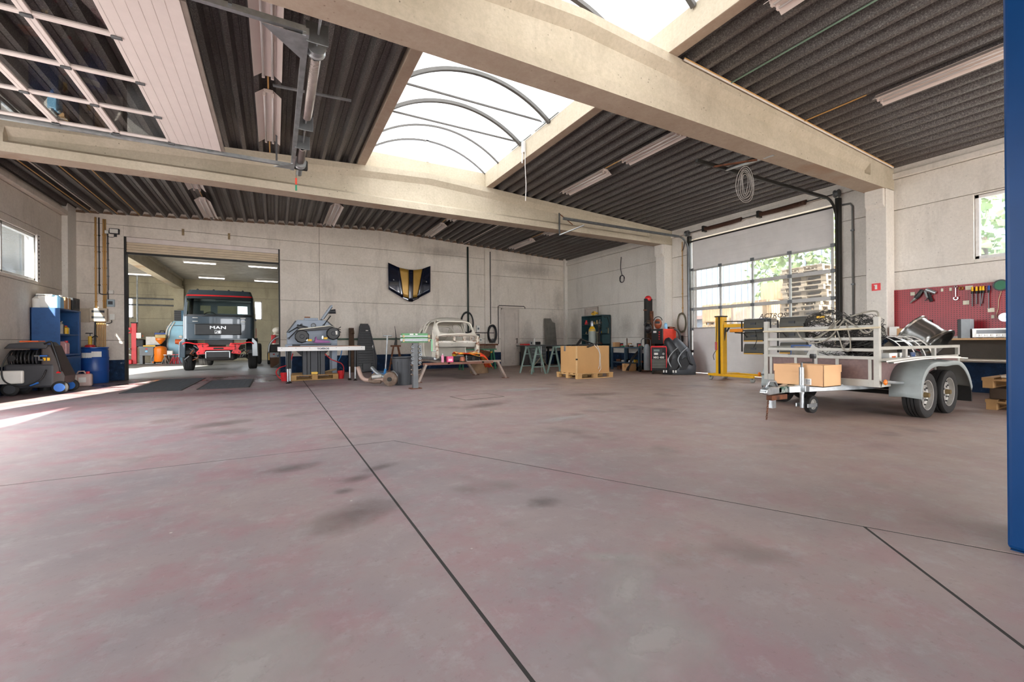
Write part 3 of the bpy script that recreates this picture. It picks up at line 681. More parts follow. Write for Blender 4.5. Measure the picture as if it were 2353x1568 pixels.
# ------------------------------------------------------------------ open sectional door under the ceiling (left bay)
od = thing('overhead_door', 'white glazed sectional door parked open on tracks under the ceiling', 'door', (0, 0, 0))
PWH = M_('door_white', 'ddd2cc', .4, var=.03)
OGLASS = GLASS('overhead_glass', (.88,.88,.88), rough=.015)
OZ = 4.20; OY = [5.02, 5.93, 6.84, 7.75, 8.66]
mb = MB(); n = 6
for k in range(n): mb.box(-1.42+k*.108, -1.42+(k+1)*.108-.004, 5.02, 8.66, OZ, OZ+.04)
mb.box(-1.42, -.775, 5.03, 8.65, OZ+.005, OZ+.035); mb.build('solid_section', PWH, od)
MB().box(-.79, -.76, 5.02, 8.66, OZ-.005, OZ+.045).build('bottom_edge', PWH, od)
MB().box(-.76, -.71, 5.02, 8.66, OZ, OZ+.03).build('rubber_seal', M_('seal', '8a7f76', .8), od)
x1 = -1.42
for i in range(5):
    x0 = x1-.665; f = MB()
    f.box(x0, x0+.045, 5.02, 8.66, OZ, OZ+.04); f.box(x1-.045, x1-.003, 5.02, 8.66, OZ, OZ+.04)
    for k, y in enumerate(OY):
        w = .05 if k in (0, 4) else .028
        f.box(x0, x1-.003, max(5.02, y-w), min(8.66, y+w), OZ, OZ+.04)
    fo = f.build('glazed_section', PWH, od, bev=.004, seg=1)
    for a, b in zip(OY, OY[1:]): MB().box(x0+.045, x1-.045, a+.03, b-.03, OZ+.02, OZ+.026).build('pane', OGLASS, fo)
    for y in OY: MB().box(x1-.05, x1+.04, y-.02, y+.02, OZ-.02, OZ-.001).build('hinge', STEELD, od, bev=.004)
    x1 = x0
for y, yy in ((4.9, 4.86), (8.76, 8.80)):
    MB().bar((-4.6, y, OZ), (.3, y, OZ), .05, .06).build('track', GALV, od)
    for x in (-4.0, -2.2, -.95): MB().tube([(x, y, OZ+.02), (x+.05, y-(.1 if y > 6 else -.1), OZ)], .012, 6).build('roller', STEELD, od)
for x, y in ((.05, 8.8), (-.35, 4.86), (-2.8, 8.8)): MB().bar((x, y, OZ), (x, y, roofz(x)+.02), .03, .03).build('hanger', STEELD, od)
MB().bar((.30, 4.88, OZ-.02), (.30, 8.85, OZ-.02), .06, .07).build('cross_rail', GALV, od)
MB().prism([(-.1, 4.9), (.3, 4.9), (.3, 5.35)], OZ-.06, OZ-.052, 'Z').build('corner_plate', GALV, od)
MB().prism([(.0, 8.8), (.3, 8.8), (.3, 8.5)], OZ-.06, OZ-.052, 'Z').build('corner_plate', GALV, od)
MB().cyl((.42, 4.55, OZ+.03), (.42, 8.75, OZ+.03), .013, 10).build('shaft', GALV, od)
SPRW = M_('spring_steel', 'b9b2ac', .3, .8, var=.1)
for a, b in ((5.35, 6.85), (7.95, 8.55)):
    N = 400; mb = MB(); mb.tube([(.42+.055*math.cos(k*.9), a+(b-a)*k/N, OZ+.03-.03*math.sin(PI*k/N)+.055*math.sin(k*.9)) for k in range(N+1)], .011, 4)
    mb.build('torsion_spring', SPRW, od, smooth=True)
for y in (5.2, 8.65): MB().lathe([(0,-.06),(.1,-.06),(.1,-.045),(.085,-.03),(.085,.03),(.1,.045),(.1,.06),(0,.06)], (.42, y, OZ+.03), 'Y', 24).build('cable_drum', GALV, od, smooth='auto')
for y in (4.95, 7.05, 7.75): MB().box(.30, .52, y-.006, y+.006, OZ-.08, OZ+.14).build('bearing_plate', STEELD, od, bev=.01)
MB().box(.33, .55, 8.72, 8.82, OZ-.05, OZ+.12).build('drive_gearbox', BLK, od, bev=.02)
MB().cyl((.42, 8.8, OZ+.0), (.42, 9.05, OZ-.03), .05, 14).build('drive_motor', GALV, od, smooth='auto')
MB().bar((.36, 8.82, OZ-.05), (.36, 8.82, OZ-.2), .006, .006).build('pull_cord', BLK, od)
MB().box(.345, .375, 8.805, 8.835, OZ-.32, OZ-.2).build('red_pull_grip', M_('pull_red', 'd8452f', .5), od)
MB().box(.345, .375, 8.805, 8.835, OZ-.42, OZ-.32).build('green_pull_grip', M_('pull_green', '1f8a66', .5), od)
MB().bar((.0, 7.1, OZ+.5), (1.05, 7.0, OZ+.5), .05, .02).build('cross_bracket', GALV, od)

# ------------------------------------------------------------------ fluorescent trough lights on the deck (switched off)
TROUGH = M_('trough_white', 'd9cdc6', .4, var=.03); TUBEO = M_('tube_off', 'd6d2d0', .25, var=.02); PVC = M_('pvc_conduit', 'c69a5c', .5, var=.1)
def trough(x, y0, y1, label, group):
    z = roofz(x)-.03; L = y1-y0
    t = thing('fluorescent_light', label, 'light', (x, y0, z), 0, group)
    MB().box(-.06, .06, 0, L, -.05, .0).build('housing', TROUGH, t)
    for s in (-1, 1):
        MB().add([(s*.05, 0, -.005), (s*.17, 0, -.10), (s*.17, L, -.10), (s*.05, L, -.005), (s*.05, 0, .0), (s*.172, 0, -.095), (s*.172, L, -.095), (s*.05, L, .0)],
            [(0,1,2,3),(4,5,6,7),(0,1,5,4),(3,2,6,7),(1,2,6,5)]).build('reflector_wing', TROUGH, t)
        MB().cyl((s*.055, .03, -.085), (s*.055, L-.03, -.085), .013, 8).build('tube', TUBEO, t, smooth=True)
        for yy in (.02, L-.03): MB().box(s*.055-.018, s*.055+.018, yy-.012, yy+.012, -.1, -.04).build('lamp_holder', TROUGH, t)
    return t
def conduit(x, y0, y1, label, m=None):
    return tag(MB().cyl((x, y0, roofz(x)-.015), (x, y1, roofz(x)-.015), .011, 8).build('ceiling_conduit', m or PVC), label, 'conduit', 'conduits clipped to the ceiling')
G1 = 'trough lights under the roof deck'
for x, segs, lab in ((-.06, ((5.15,6.9),(7.35,9.11)), 'white twin-tube trough light %s behind the open overhead door'),
                     (6.38, ((5.37,6.79),(7.36,8.9)), 'white twin-tube trough light %s right of the skylight'),
                     (-1.57, ((10.6,12.46),(13.26,15.05)), 'white twin-tube trough light %s above the inner doorway'),
                     (1.53, ((10.6,12.2),(12.78,15.03)), 'white twin-tube trough light %s above the white table'),
                     (4.77, ((10.6,12.8),(13.37,15.02)), 'white twin-tube trough light %s above the hanging car bonnet'),
                     (8.05, ((10.8,12.36),(13.24,14.8)), 'white twin-tube trough light %s in the far right corner'),
                     (8.05, ((.6,3.12),(-1.2,.3)), 'white twin-tube trough light %s over the trailer bay'),
                     (4.98, ((.6,2.9),(-1.2,.4)), 'white twin-tube trough light %s along the near skylight edge')):
    for k, (a, b) in enumerate(segs):
        w = 'nearer the viewer' if (k == 0) == (a < 4 and False or segs[0][0] < segs[1][0]) else 'farther from the viewer'
        trough(x, a, b, lab % w, G1)
    lo, hi = min(s[0] for s in segs), max(s[1] for s in segs)
    a, b = sorted(segs)[0][1], sorted(segs)[1][0]
    conduit(x, a, b, 'tan plastic conduit between the trough lights at ' + lab.split('%s ')[1])
conduit(-.06, 9.11, 9.8, 'tan plastic conduit from the left trough light to the second beam')
conduit(7.9, 3.2, 4.1, 'tan plastic conduit from the trailer-bay light to the near beam')
conduit(-4.15, 10.2, 15.6, 'pale conduit nearest the left wall over the back bay', M_('pvc_white', 'd8cfc6', .5)); conduit(-4.3, 10.2, 15.6, 'tan conduit nearest the left wall over the back bay')
conduit(-3.75, 10.2, 15.6, 'second tan conduit from the left wall over the back bay'); conduit(-3.28, 10.2, 15.6, 'third tan conduit from the left wall over the back bay')
conduit(5.95, -.5, 4.1, 'thin green conduit across the near right ceiling', M_('pipe_green', '7d9a86', .5))
conduit(6.4, 10.3, 15.6, 'pale cable across the back bay ceiling', M_('pvc_white', 'd8cfc6', .5))
for i, (z, m, dy) in enumerate(((.0, WHITE, .0), (.035, PVC, -.02))):
    mb = MB(); mb.tube([(x, 4.10-dy*0+ (-.02 if i else -.012), roofz(x)-.022+z*.5) for x in (4.95, 7, 9, 11.2)], .013 if i == 0 else .009, 8)
    tag(mb.build('beam_conduit', m), ['white conduit along the top edge of the near beam', 'tan conduit along the top edge of the near beam'][i], 'conduit', 'conduits on the near beam')
# pull cord under the skylight
sc_ = thing('skylight_opener', 'white skylight opener box with a long hanging pull cord', 'opener', (4.69, 8.0, 5.0))
MB().box(-.06, -.005, -.08, .02, .0, .24).build('opener_box', WHITE, sc_, bev=.01)
MB().cyl((-.05, -.03, 0), (-.06, -.02, -.22), .014, 8).build('lever', WHITE, sc_)
MB().tube([(-.04, -.12, .2), (-.045, -.12, -.3), (-.03, -.125, -.7), (-.04, -.12, -1.05)], .008, 6).build('cord', WHITE, sc_)
# ------------------------------------------------------------------ shared vehicle helpers
RIMG = M_('rim_grey', 'b3b1ab', .4, .6, var=.12, vs=10, col2='6b5a48', c2=(.62,.85), s2=9)
RED = M_('bright_red', 'd3232a', .4, var=.1); RUST = M_('rust', '6a4029', .85, .2, var=.35, vs=14, col2='3d2a20', s2=9)
def wheel(parent, c, r, w, ax='Y', rr=.6, rim=None, out=-1, name='wheel', detail=True):
    """tyre with grooves + dished rim with slots and hub; out: side the face looks to along ax"""
    h = w/2; g = .012
    prof = [(r*rr, -h*.8), (r*.86, -h), (r*.97, -h*.9), (r, -h*.72), (r, -h*.42), (r-g, -h*.40), (r-g, -h*.33), (r, -h*.31), (r, -h*.04), (r-g, -.03*h), (r-g, .03*h), (r, h*.04),
            (r, h*.31), (r-g, h*.33), (r-g, h*.40), (r, h*.42), (r, h*.72), (r*.97, h*.9), (r*.86, h), (r*rr, h*.8)]
    t = MB().lathe(prof, c, ax, 40, closed=True).build('tyre' if name == 'wheel' else name, RUBBER, parent, smooth='auto')
    k = out
    dp = [(r*rr*1.0, k*h*.86), (r*rr*.95, k*h*.84), (r*rr*.9, k*h*.3), (r*rr*.72, k*h*.18), (r*rr*.5, k*h*.42), (r*rr*.3, k*h*.46), (r*.14, k*h*.5), (0, k*h*.5)]
    rm = MB().lathe(dp, c, ax, 36, cap0=False).build('rim', rim or RIMG, t, smooth='auto')
    if detail:
        for n in range(12):
            a = 2*PI*n/12; p = Vector((math.cos(a), math.sin(a)))*r*rr*.8
            d = {'Y': Vector((p.y, 0, p.x)), 'X': Vector((0, p.x, p.y))}[ax]; nrm = {'Y': Vector((0,1,0)), 'X': Vector((1,0,0))}[ax]
            q = Vector(c)+d+nrm*k*h*.25
            MB().cyl(q-nrm*.012, q+nrm*.012, r*rr*.055, 8).build('rim_slot', DARK, t)
        for n in range(5):
            a = 2*PI*n/5+.3; p = Vector((math.cos(a), math.sin(a)))*r*rr*.36
            d = {'Y': Vector((p.y, 0, p.x)), 'X': Vector((0, p.x, p.y))}[ax]; nrm = {'Y': Vector((0,1,0)), 'X': Vector((1,0,0))}[ax]
            q = Vector(c)+d+nrm*k*h*.46
            MB().cyl(q-nrm*.01, q+nrm*.02, r*.05, 6).build('wheel_bolt', STEELD, t)
        q = Vector(c)+{'Y': Vector((0,1,0)), 'X': Vector((1,0,0))}[ax]*k*h*.5
        n_ = {'Y': Vector((0,1,0)), 'X': Vector((1,0,0))}[ax]*k
        MB().cyl(q-n_*.01, q+n_*.05, r*.13, 14, r*.1).build('hub_cap', M_('hub_brass', 'a08c66', .4, .7), t, smooth='auto')
    return t
def at(t):
    mb = MB(); mb.M = Matrix.Translation(-Vector(t.location)); return mb

# ------------------------------------------------------------------ truck in the inner hall
tk = thing('truck', 'dark grey truck cab with a red bumper frame in the inner hall', 'truck', (-1.80, 19.3, 0))
CABM = M_('cab_grey', '39464f', .25, .1, var=.05, coat=.5); CABD = M_('cab_dark', '1e2326', .4, var=.1)
def fy(z): return .02 if z < 2.0 else (.02+(z-2.0)*.22 if z < 2.74 else .183+(z-2.74)*.9)
def plan(z):
    e = max(0, z-2.74); hw = 1.12-e*.28-max(0, z-1.9)*.05; y0 = fy(z); y1 = 1.95-e*.25; r = .16; P = []
    n = 28
    for k in range(n+1): P.append((-(hw-r)+2*(hw-r)*k/n, y0+.10*(2*k/n-1)**2))
    for k in range(1, 7): a = -PI/2+PI/2*k/6; P.append((hw-r+r*math.cos(a), y0+.10+r+r*math.sin(a)))
    for k in range(1, 13): P.append((hw, y0+.10+r+(y1-y0-r-.1-.08)*k/12))
    for k in range(1, 20): P.append((hw-.06-2*(hw-.06)*(k-1)/18, y1))
    for k in range(0, 13): P.append((-hw, y1-.08-(y1-y0-r-.1-.08)*k/12))
    for k in range(1, 7): a = PI+PI/2*k/6; P.append((-(hw-r)+r*math.cos(a), y0+.10+r+r*math.sin(a)))
    return P
zs = [1.18+k*.052 for k in range(31)]+[2.80, 2.86, 2.92, 2.97, 3.01]
rows = [[(x, y, z) for x, y in plan(z)] for z in zs]
def cab_open(c):
    if c.y < .6 and 2.02 < c.z < 2.70 and abs(c.x) < .99: return 'ws'
    if c.y > 1.85 and 2.2 < c.z < 2.55 and (-.25 < c.x < .85): return 'rw'
    if c.y > 1.85 and 2.2 < c.z < 2.55 and (-.75 < c.x < -.5): return 'rw'
    if abs(c.x) > 1.0 and 2.05 < c.z < 2.62 and .55 < c.y < 1.35: return 'sw'
    return None
sh_, gl = MB(), {'ws': MB(), 'rw': MB(), 'sw': MB()}
for i in range(len(rows)-1):
    A, B = rows[i], rows[i+1]; n = len(A)
    for j in range(n):
        q = [Vector(A[j]), Vector(A[(j+1) % n]), Vector(B[(j+1) % n]), Vector(B[j])]; c = sum(q, Vector())/4; k = cab_open(c)
        (gl[k] if k else sh_).add(q, [(0,1,2,3)])
sh_.add(rows[-1], [tuple(range(len(rows[-1])))])
sh_.build('cab_shell', CABM, tk, smooth='auto')
TGL = GLASS('truck_glass', (.62,.70,.68))
gl['ws'].build('windscreen', TGL, tk, smooth=True); gl['rw'].build('rear_window', TGL, tk); gl['sw'].build('side_window', TGL, tk)
for (z, h, m, nm) in ((2.76, .05, RED, 'red_stripe'), (2.66, .09, CABD, 'windscreen_surround'), (2.0, .07, CABD, 'windscreen_surround')):
    r0 = plan(z)[-4:]+plan(z)[:33]; r1 = plan(z+h)[-4:]+plan(z+h)[:33]
    MB().grid([[(x, y-.012, z) for x, y in r0], [(x, y-.012, z+h) for x, y in r1]]).build(nm, m, tk, solid=.006)
MB().box(-.9, .9, .9, 1.75, 1.3, 1.9).build('seat_bench', CABD, tk, bev=.05)
MB().tube([(-.35+.2*math.cos(a), .62+.08*math.sin(a), 2.02+.18*math.sin(a)) for a in [2*PI*k/20 for k in range(20)]], .015, 6, close=True).build('steering_wheel', BLACK, tk)
gr = MB().box(-.74, .70, -.028, .02, 1.32, 1.72).build('grille', BLACK, tk, bev=.03)
for k in range(6): MB().box(-.71, .67, -.045, -.02, 1.36+k*.058, 1.36+k*.058+.022).build('grille_slat', CABD, gr)
SIL = M_('emblem_silver', 'b4b8ba', .28, .9, var=.02)
text('MAN', .155, SIL, tk, face_to((-.03, -.055, 1.585), (1,0,0), (0,-1,0)), ext=.006, bold=.002, sx=1.5)
em = MB()
for (x0,x1,z0,z1) in ((-.13,.06,1.37,1.38), (-.13,.06,1.475,1.485), (-.13,-.12,1.37,1.485), (.05,.06,1.37,1.485)): em.box(x0, x1, -.06, -.045, z0, z1)
em.prism([(-.10,1.385),(-.085,1.385),(-.07,1.42),(-.02,1.42),(-.01,1.385),(.0,1.385),(.0,1.42),(.015,1.385),(.035,1.385),(.03,1.44),(.045,1.455),(.03,1.47),(-.0,1.465),(-.03,1.445),(-.07,1.44),(-.095,1.42)], -.058, -.048, 'Y')
em.build('emblem', SIL, tk)
MB().box(-.95, .93, -.012, .012, 1.735, 1.742).build('panel_seam', DARK, tk)
for x in (-.72, .76):
    for z in (1.80, 1.93): MB().box(x-.08, x+.08, -.012, .01, z, z+.03).build('hinge_cover', RIMG, tk, bev=.006)
for x in (-.5, .55): MB().tube([(x, -.01, 1.99), (x+.28, -.02, 2.06), (x+.5, .0, 2.08)], .01, 6).build('wiper', BLACK, tk)
for x in (-.72, -.22, .26, .72): MB().ball((x, .62, 3.03), (.04, .05, .035)).build('roof_lamp', BLACK, tk, smooth=True)
MB().box(-.95, .9, -.0, .5, 1.13, 1.19).build('lower_front_panel', CABM, tk, bev=.02)
# bare front frame: red brackets, cross beam, tow rails
def redbracket(s):
    P = [(s*.72,1.02),(s*.35,1.02),(s*.30,.92),(s*.42,.86),(s*.42,.72),(s*.36,.64),(s*.66,.60),(s*.70,.68),(s*.60,.80)]
    b = MB().prism(P if s > 0 else P[::-1], -.02, .06, 'Y').build('bumper_bracket', RED, tk, bev=.012)
    for (x, z) in ((.62,.96),(.5,.96),(.62,.67),(.45,.68),(.5,.9)): MB().cyl((s*x, -.03, z), (s*x, -.01, z), .022, 8).build('bolt', DARK, b)
for s in (-1, 1): redbracket(s)
MB().box(-.52, .50, -.06, .04, .76, .88).build('bumper_beam', RED, tk, bev=.01)
MB().box(-.17, .14, -.068, -.055, .79, .855).build('beam_slot', DARK, tk)
for s in (-1, 1):
    MB().rope([(s*.35, -.05, 1.0), (s*.7, -.05, .99), (s*.85, -.06, 1.03), (s*1.0, -.05, 1.04), (s*1.09, -.05, .98)], .022, 8).build('tow_rail', RED, tk, smooth=True)
    MB().prism([(s*1.02, 1.28), (s*1.22, 1.05), (s*1.24, .5), (s*1.04, .5)], .15, .5, 'Y').build('wing_panel', CABM, tk, bev=.02)
    arc = [(.95+.58*math.cos(a), .62+.58*math.sin(a)) for a in [PI*(1-k/14) for k in range(15)]]
    MB().grid([[(s*x_, y_, z_) for y_, z_ in arc] for x_ in (.82, 1.2)]).build('mudguard', CABD, tk, solid=.02)
    MB().box(s*.42-.05, s*.42+.05, .1, 7.0, .72, .95).build('chassis_rail', BLK, tk)
MB().box(-.40, .32, -.03, .05, .49, .72).build('radiator', BLACK, tk, bev=.01)
fr = MB()
for (x0,x1,z0,z1) in ((-.42,.34,.70,.725),(-.42,-.395,.47,.725),(.315,.34,.47,.725)): fr.box(x0, x1, -.05, .06, z0, z1)
fr.build('radiator_frame', GALV, tk)
MB().box(-.45, .42, .1, .6, .95, 1.16).build('intercooler', BLACK, tk)
MB().cyl((-.95, .92, .5), (.95, .92, .5), .07, 12).build('front_axle', BLK, tk)
MB().box(-.5, .45, .6, 1.9, .35, .8).build('engine_sump', M_('greasy', '2a2522', .6, var=.4, vs=9), tk, bev=.06)
rnd = random.Random(4)
for k in range(16):
    s = rnd.choice((-1, 1)); x = s*rnd.uniform(.5, .95); z = rnd.uniform(.5, 1.1)
    MB().tube([(x, .1, z), (x+rnd.uniform(-.15,.15), .15, z-.12), (x+rnd.uniform(-.2,.2), .3, z-rnd.uniform(0,.3))], rnd.choice((.012,.02,.03)), 6).build('hose', rnd.choice((BLACK, STEELD, RUST)), tk)
for s in (-1, 1):
    wheel(tk, (s*1.03, .95, .5), .5, .30, 'X', .56, out=s); wheel(tk, (s*.98, 5.2, .5), .5, .5, 'X', .56, out=s, detail=False)
MB().prism([(1.75,1.22),(1.86,1.42),(1.75,1.62),(1.64,1.42)], 1.10, 1.13, 'X').build('red_plate', RED, tk)
MB().box(1.1, 1.16, .85, 1.05, 1.9, 1.97).build('door_handle', CABD, tk)

# ------------------------------------------------------------------ twin-axle trailer
TW = M_('trailer_paint', 'aaa89f', .5, var=.1, vs=9, col2='8b8f88', c2=(.6,.85), s2=11)
PLY = M_('phenolic_ply', '6b5552', .6, var=.15, vs=30, col2='8a7672', c2=(.6,.9), s2=14)
GREY = M_('fender_grey', '8f9694', .55, var=.12, vs=4, col2='7c807a', c2=(.55,.85))
tr = thing('trailer', 'galvanised twin-axle car trailer with a tall slatted front rack', 'trailer', (6.52, 3.235, 0))
a = at(tr)
X0, X1, Y0, Y1 = 6.52, 9.09, 2.55, 3.92
for y in (Y0, Y1): at(tr).box(X0-.03, X0+.03, y-.03, y+.03, .40, 1.27).build('corner_post', TW, tr, bev=.005)
for z, h in ((.86,.04), (1.0,.04), (1.15,.045)): at(tr).box(X0-.02, X0+.02, Y0, Y1, z-h/2, z+h/2).build('front_rail', TW, tr, bev=.004)
for z0, z1 in ((.74,.78), (.40,.49)): at(tr).box(X0-.025, X0+.025, Y0, Y1, z0, z1).build('front_rail', TW, tr, bev=.004)
for y in (2.62, 2.98, 3.235, 3.50, 3.85): at(tr).box(X0-.022, X0+.022, y-.018, y+.018, .45, .86 if abs(y-3.235) < .01 else .76).build('front_stile', TW, tr)
at(tr).box(X0-.008, X0+.012, Y0, Y1, .46, .76).build('front_panel', PLY, tr)
for y in (Y0, Y1):
    at(tr).box(X0, X1, y-.01, y+.01, .46, .72).build('side_panel', PLY, tr)
    at(tr).box(X0, X1, y-.022, y+.022, .86, .90).build('side_rail', TW, tr, bev=.004)
    at(tr).box(X0, X1, y-.02, y+.02, .72, .755).build('side_rail', TW, tr, bev=.004)
    at(tr).box(X0, X1, y-.03, y+.03, .40, .47).build('side_rail', TW, tr, bev=.004)
    for x in (7.28, 8.2, 9.06): at(tr).box(x-.03, x+.03, y-.02, y+.02, .42, .90).build('side_post', TW, tr, bev=.004)
at(tr).box(X1-.02, X1+.02, Y0, Y1, .42, .74).build('tailboard', PLY, tr)
at(tr).box(X0, X1, Y0, Y1, .42, .45).build('bed', PLY, tr)
for y in (2.45, 4.05):
    s = -1 if y < 3 else 1; yc = 2.375 if s < 0 else 4.095
    for x in (7.19, 7.87): wheel(tr, (x-6.52, yc-3.235, .287), .287, .185, 'Y', .66, out=s)
    arc = [(6.79,.27),(6.80,.42),(6.86,.55),(6.96,.63),(7.1,.68),(7.3,.70),(7.53,.69),(7.76,.70),(7.98,.69),(8.14,.64),(8.28,.55),(8.38,.44),(8.44,.33)]
    ya, yb = (2.23, 2.54) if s < 0 else (4.17, 3.93)
    arc = [(p.x, p.y) for p in smoothed([(x, z, 0) for x, z in arc], 3)]
    P = []
    for x, z in arc:
        P.append([(x+.03*(x < 7)-.03*(x > 8), ya, z-.05), (x, ya, z), (x, ya+(yb-ya)*.5, z+.012), (x, yb, z)])
    fm = at(tr).grid(P); fm.build('mudguard', GREY, tr, smooth='auto', solid=.012)
    at(tr).box(8.50, 8.53, yc-.12, yc+.14, .12, .36).build('mud_flap', RUBBER, tr)
    at(tr).tube([(6.5, 2.46 if s < 0 else 4.02, .47), (6.82, 2.40 if s < 0 else 4.08, .45)], .018, 8).build('marker_arm', GALV, tr)
    at(tr).ball((6.49, 2.46 if s < 0 else 4.02, .47), (.03,.02,.035)).build('marker_lamp', M_('amber', 'd6731f', .3, var=.05), tr, smooth=True)
    for x in (7.19, 7.87): at(tr).cyl((x, 3.235, .287), (x, yc, .287), .03, 8).build('axle', BLK, tr)
dbar = at(tr)
for s in (-1, 1): dbar.bar((5.75, 3.235+s*.04, .36), (7.1, 3.235+s*.5, .38), .06, .08)
dbar.build('drawbar', GALV, tr, bev=.004)
at(tr).box(5.55, 6.1, 3.19, 3.28, .32, .40).build('drawbar_head', M_('chipped_green', 'a5aaa4', .5, .4, col2='2e5b4c', c2=(.5,.56), s2=9), tr, bev=.01)
at(tr).prism([(5.28,.34),(5.30,.38),(5.38,.41),(5.62,.40),(5.62,.32),(5.36,.31)], 3.19, 3.28, 'Y').build('coupling', GALV, tr, bev=.012)
at(tr).tube([(5.36,3.235,.40),(5.42,3.235,.48),(5.55,3.235,.47),(5.6,3.235,.40)], .014, 8).build('coupling_lever', GALV, tr, smooth=True)
at(tr).box(5.42, 5.75, 3.2, 3.27, .24, .30).build('rusty_bracket', RUST, tr); at(tr).box(5.45, 5.52, 3.21, 3.26, .14, .25).build('prop_leg', GALV, tr)
at(tr).cyl((5.95, 3.13, .30), (5.95, 3.13, .64), .030, 16).build('jockey_tube', GALV, tr, smooth='auto')
at(tr).cyl((5.95, 3.13, .12), (5.95, 3.13, .32), .024, 12).build('jockey_inner', GALV, tr)
at(tr).cyl((5.95, 3.13, .64), (5.95, 3.13, .70), .014, 8).build('jockey_spindle', STEELD, tr)
at(tr).tube([(5.95, 3.13, .70), (6.10, 3.07, .70), (6.10, 3.07, .78)], .008, 6).build('jockey_crank', BLK, tr)
at(tr).lathe([(0,-.03),(.035,-.03),(.04,.0),(.035,.03),(0,.03)], (6.10, 3.07, .78), 'Z', 8).build('crank_knob', BLACK, tr)
at(tr).box(5.9, 6.0, 3.06, 3.2, .33, .41).build('jockey_clamp', GALV, tr, bev=.008)
for y in (3.06, 3.20): at(tr).bar((5.95, y, .15), (6.16, y, .15), .012, .045).build('jockey_fork', GALV, tr)
wheel(tr, (6.16-6.52, 3.13-3.235, .15), .115, .075, 'Y', .6, out=-1, detail=False)
ch = []
for k in range(9):
    c = Vector((5.40-.005*k, 3.235, .24-k*.029)); d = (k % 2)
    ch.append(at(tr).tube([(c.x+(0 if d else .009*math.cos(t)), c.y+(.009*math.cos(t) if d else 0), c.z+.02*math.sin(t)) for t in [2*PI*q/10 for q in range(10)]], .004, 5, close=True).build('chain_link', RUST, tr))

# ------------------------------------------------------------------ beetle-shaped bare car body on a steel stand
PALE = M_('primer_pale', 'd9d2c4', .5, var=.06, vs=3, col2='a98c6a', c2=(.66,.9), s2=4); PRUST = M_('primer_rusty', 'cfc6b6', .6, var=.1, vs=5, col2='7a4a2c', c2=(.48,.6), s2=9)
car = thing('bare_car', 'bare pale classic car body shell without doors or bonnet on a low steel stand', 'car', (4.53, 12.0, 0))
def zr(y): # roof line (y measured from the windscreen base)
    pts = [(0,1.17),(.10,1.33),(.22,1.48),(.36,1.60),(.55,1.675),(.85,1.715),(1.15,1.70),(1.45,1.62),(1.75,1.48),(2.0,1.31),(2.25,1.08),(2.45,.84),(2.6,.62)]
    for (a,b),(c,d) in zip(pts, pts[1:]):
        if y <= c: return b+(d-b)*(y-a)/(c-a)
    return .6
def hwid(y): return .62+.05*math.sin(PI*min(1, y/1.6))-max(0, y-1.4)**1.6*.22
NS, NT = 104, 88
rows = []
for i in range(NS+1):
    y = 2.6*i/NS; zt = zr(y); w = hwid(y); r = []; belt = min(1.14, zt-.02)
    for j in range(NT+1):
        u = j/NT
        if u < .25: x, z = -w*(.97+.03*math.sin(PI/2*u/.25)), .52+(belt-.52)*u/.25
        elif u > .75: x, z = w*(.97+.03*math.sin(PI/2*(1-u)/.25)), .52+(belt-.52)*(1-u)/.25
        else:
            t = PI*(u-.25)/.5; cx = math.cos(t); k_ = min(1, y/.55); x = -w*(.90+.10*k_)*math.copysign(abs(cx)**(.42+.30*k_), cx); z = belt+(zt-belt)*math.sin(t)**(.26+.36*k_)
        r.append((x, y-.5, z))
    rows.append(r)
def se(a, b, n=4): return abs(a)**n+abs(b)**n < 1
def carhole(c):
    y = c.y+.5; x, z = abs(c.x), c.z
    if y < .40 and se(c.x/.52, (z-1.40)/.185, 4) and z > 1.2: return True              # windscreen
    if x > .36 and se((y-.62)/.42, (z-1.08)/.53, 5) and y > .25+max(0, z-1.15)*.35: return True       # door opening
    if x > .33 and se((y-1.42)/.31, (z-1.36)/.17, 3): return True                      # rear quarter window
    if y > 1.6 and se(c.x/.42, (z-1.37)/.12, 3.5): return True                         # rear window
    return False
cb = MB()
for i in range(NS):
    for j in range(NT):
        q = [Vector(p) for p in (rows[i][j], rows[i][j+1], rows[i+1][j+1], rows[i+1][j])]; c = sum(q, Vector())/4
        if not carhole(c): cb.add(q, [(0,1,2,3)])
cb.build('body_shell', PALE, car, smooth=True, solid=.025)
wf = [(.525*math.copysign(abs(math.cos(t))**.5, math.cos(t)), 1.40+.19*math.copysign(abs(math.sin(t))**.5, math.sin(t))) for t in [2*PI*k/40 for k in range(40)]]
MB().tube([(x, -.5+(z-1.17)*.80-.012+.03*(x/.6)**2, z) for x, z in wf], .022, 8, close=True).build('windscreen_frame', PALE, car, smooth=True)
MB().tube([(.43*math.copysign(abs(math.cos(t))**.6, math.cos(t)), 0, 0) if False else (lambda x, z: (x, next((q/100-.5 for q in range(130, 235) if zr(q/100) <= z+.05*abs(x)), 1.3)-.06-.25*x*x, z))(.43*math.copysign(abs(math.cos(t))**.6, math.cos(t)), 1.37+.125*math.copysign(abs(math.sin(t))**.6, math.sin(t))) for t in [2*PI*k/36 for k in range(36)]], .022, 6, close=True).build('rear_window_frame', PALE, car, smooth=True)
for s in (-1, 1):
    P = [(s*(.66-(1.36+.18*math.sin(t)-1.14)**1.4*.62-.03), 1.42-.5+.33*math.copysign(abs(math.cos(t))**.7, math.cos(t)), 1.36+.18*math.copysign(abs(math.sin(t))**.7, math.sin(t))) for t in [2*PI*k/28 for k in range(28)]]
    MB().tube(P, .02, 6, close=True).build('quarter_window_frame', PALE, car, smooth=True)
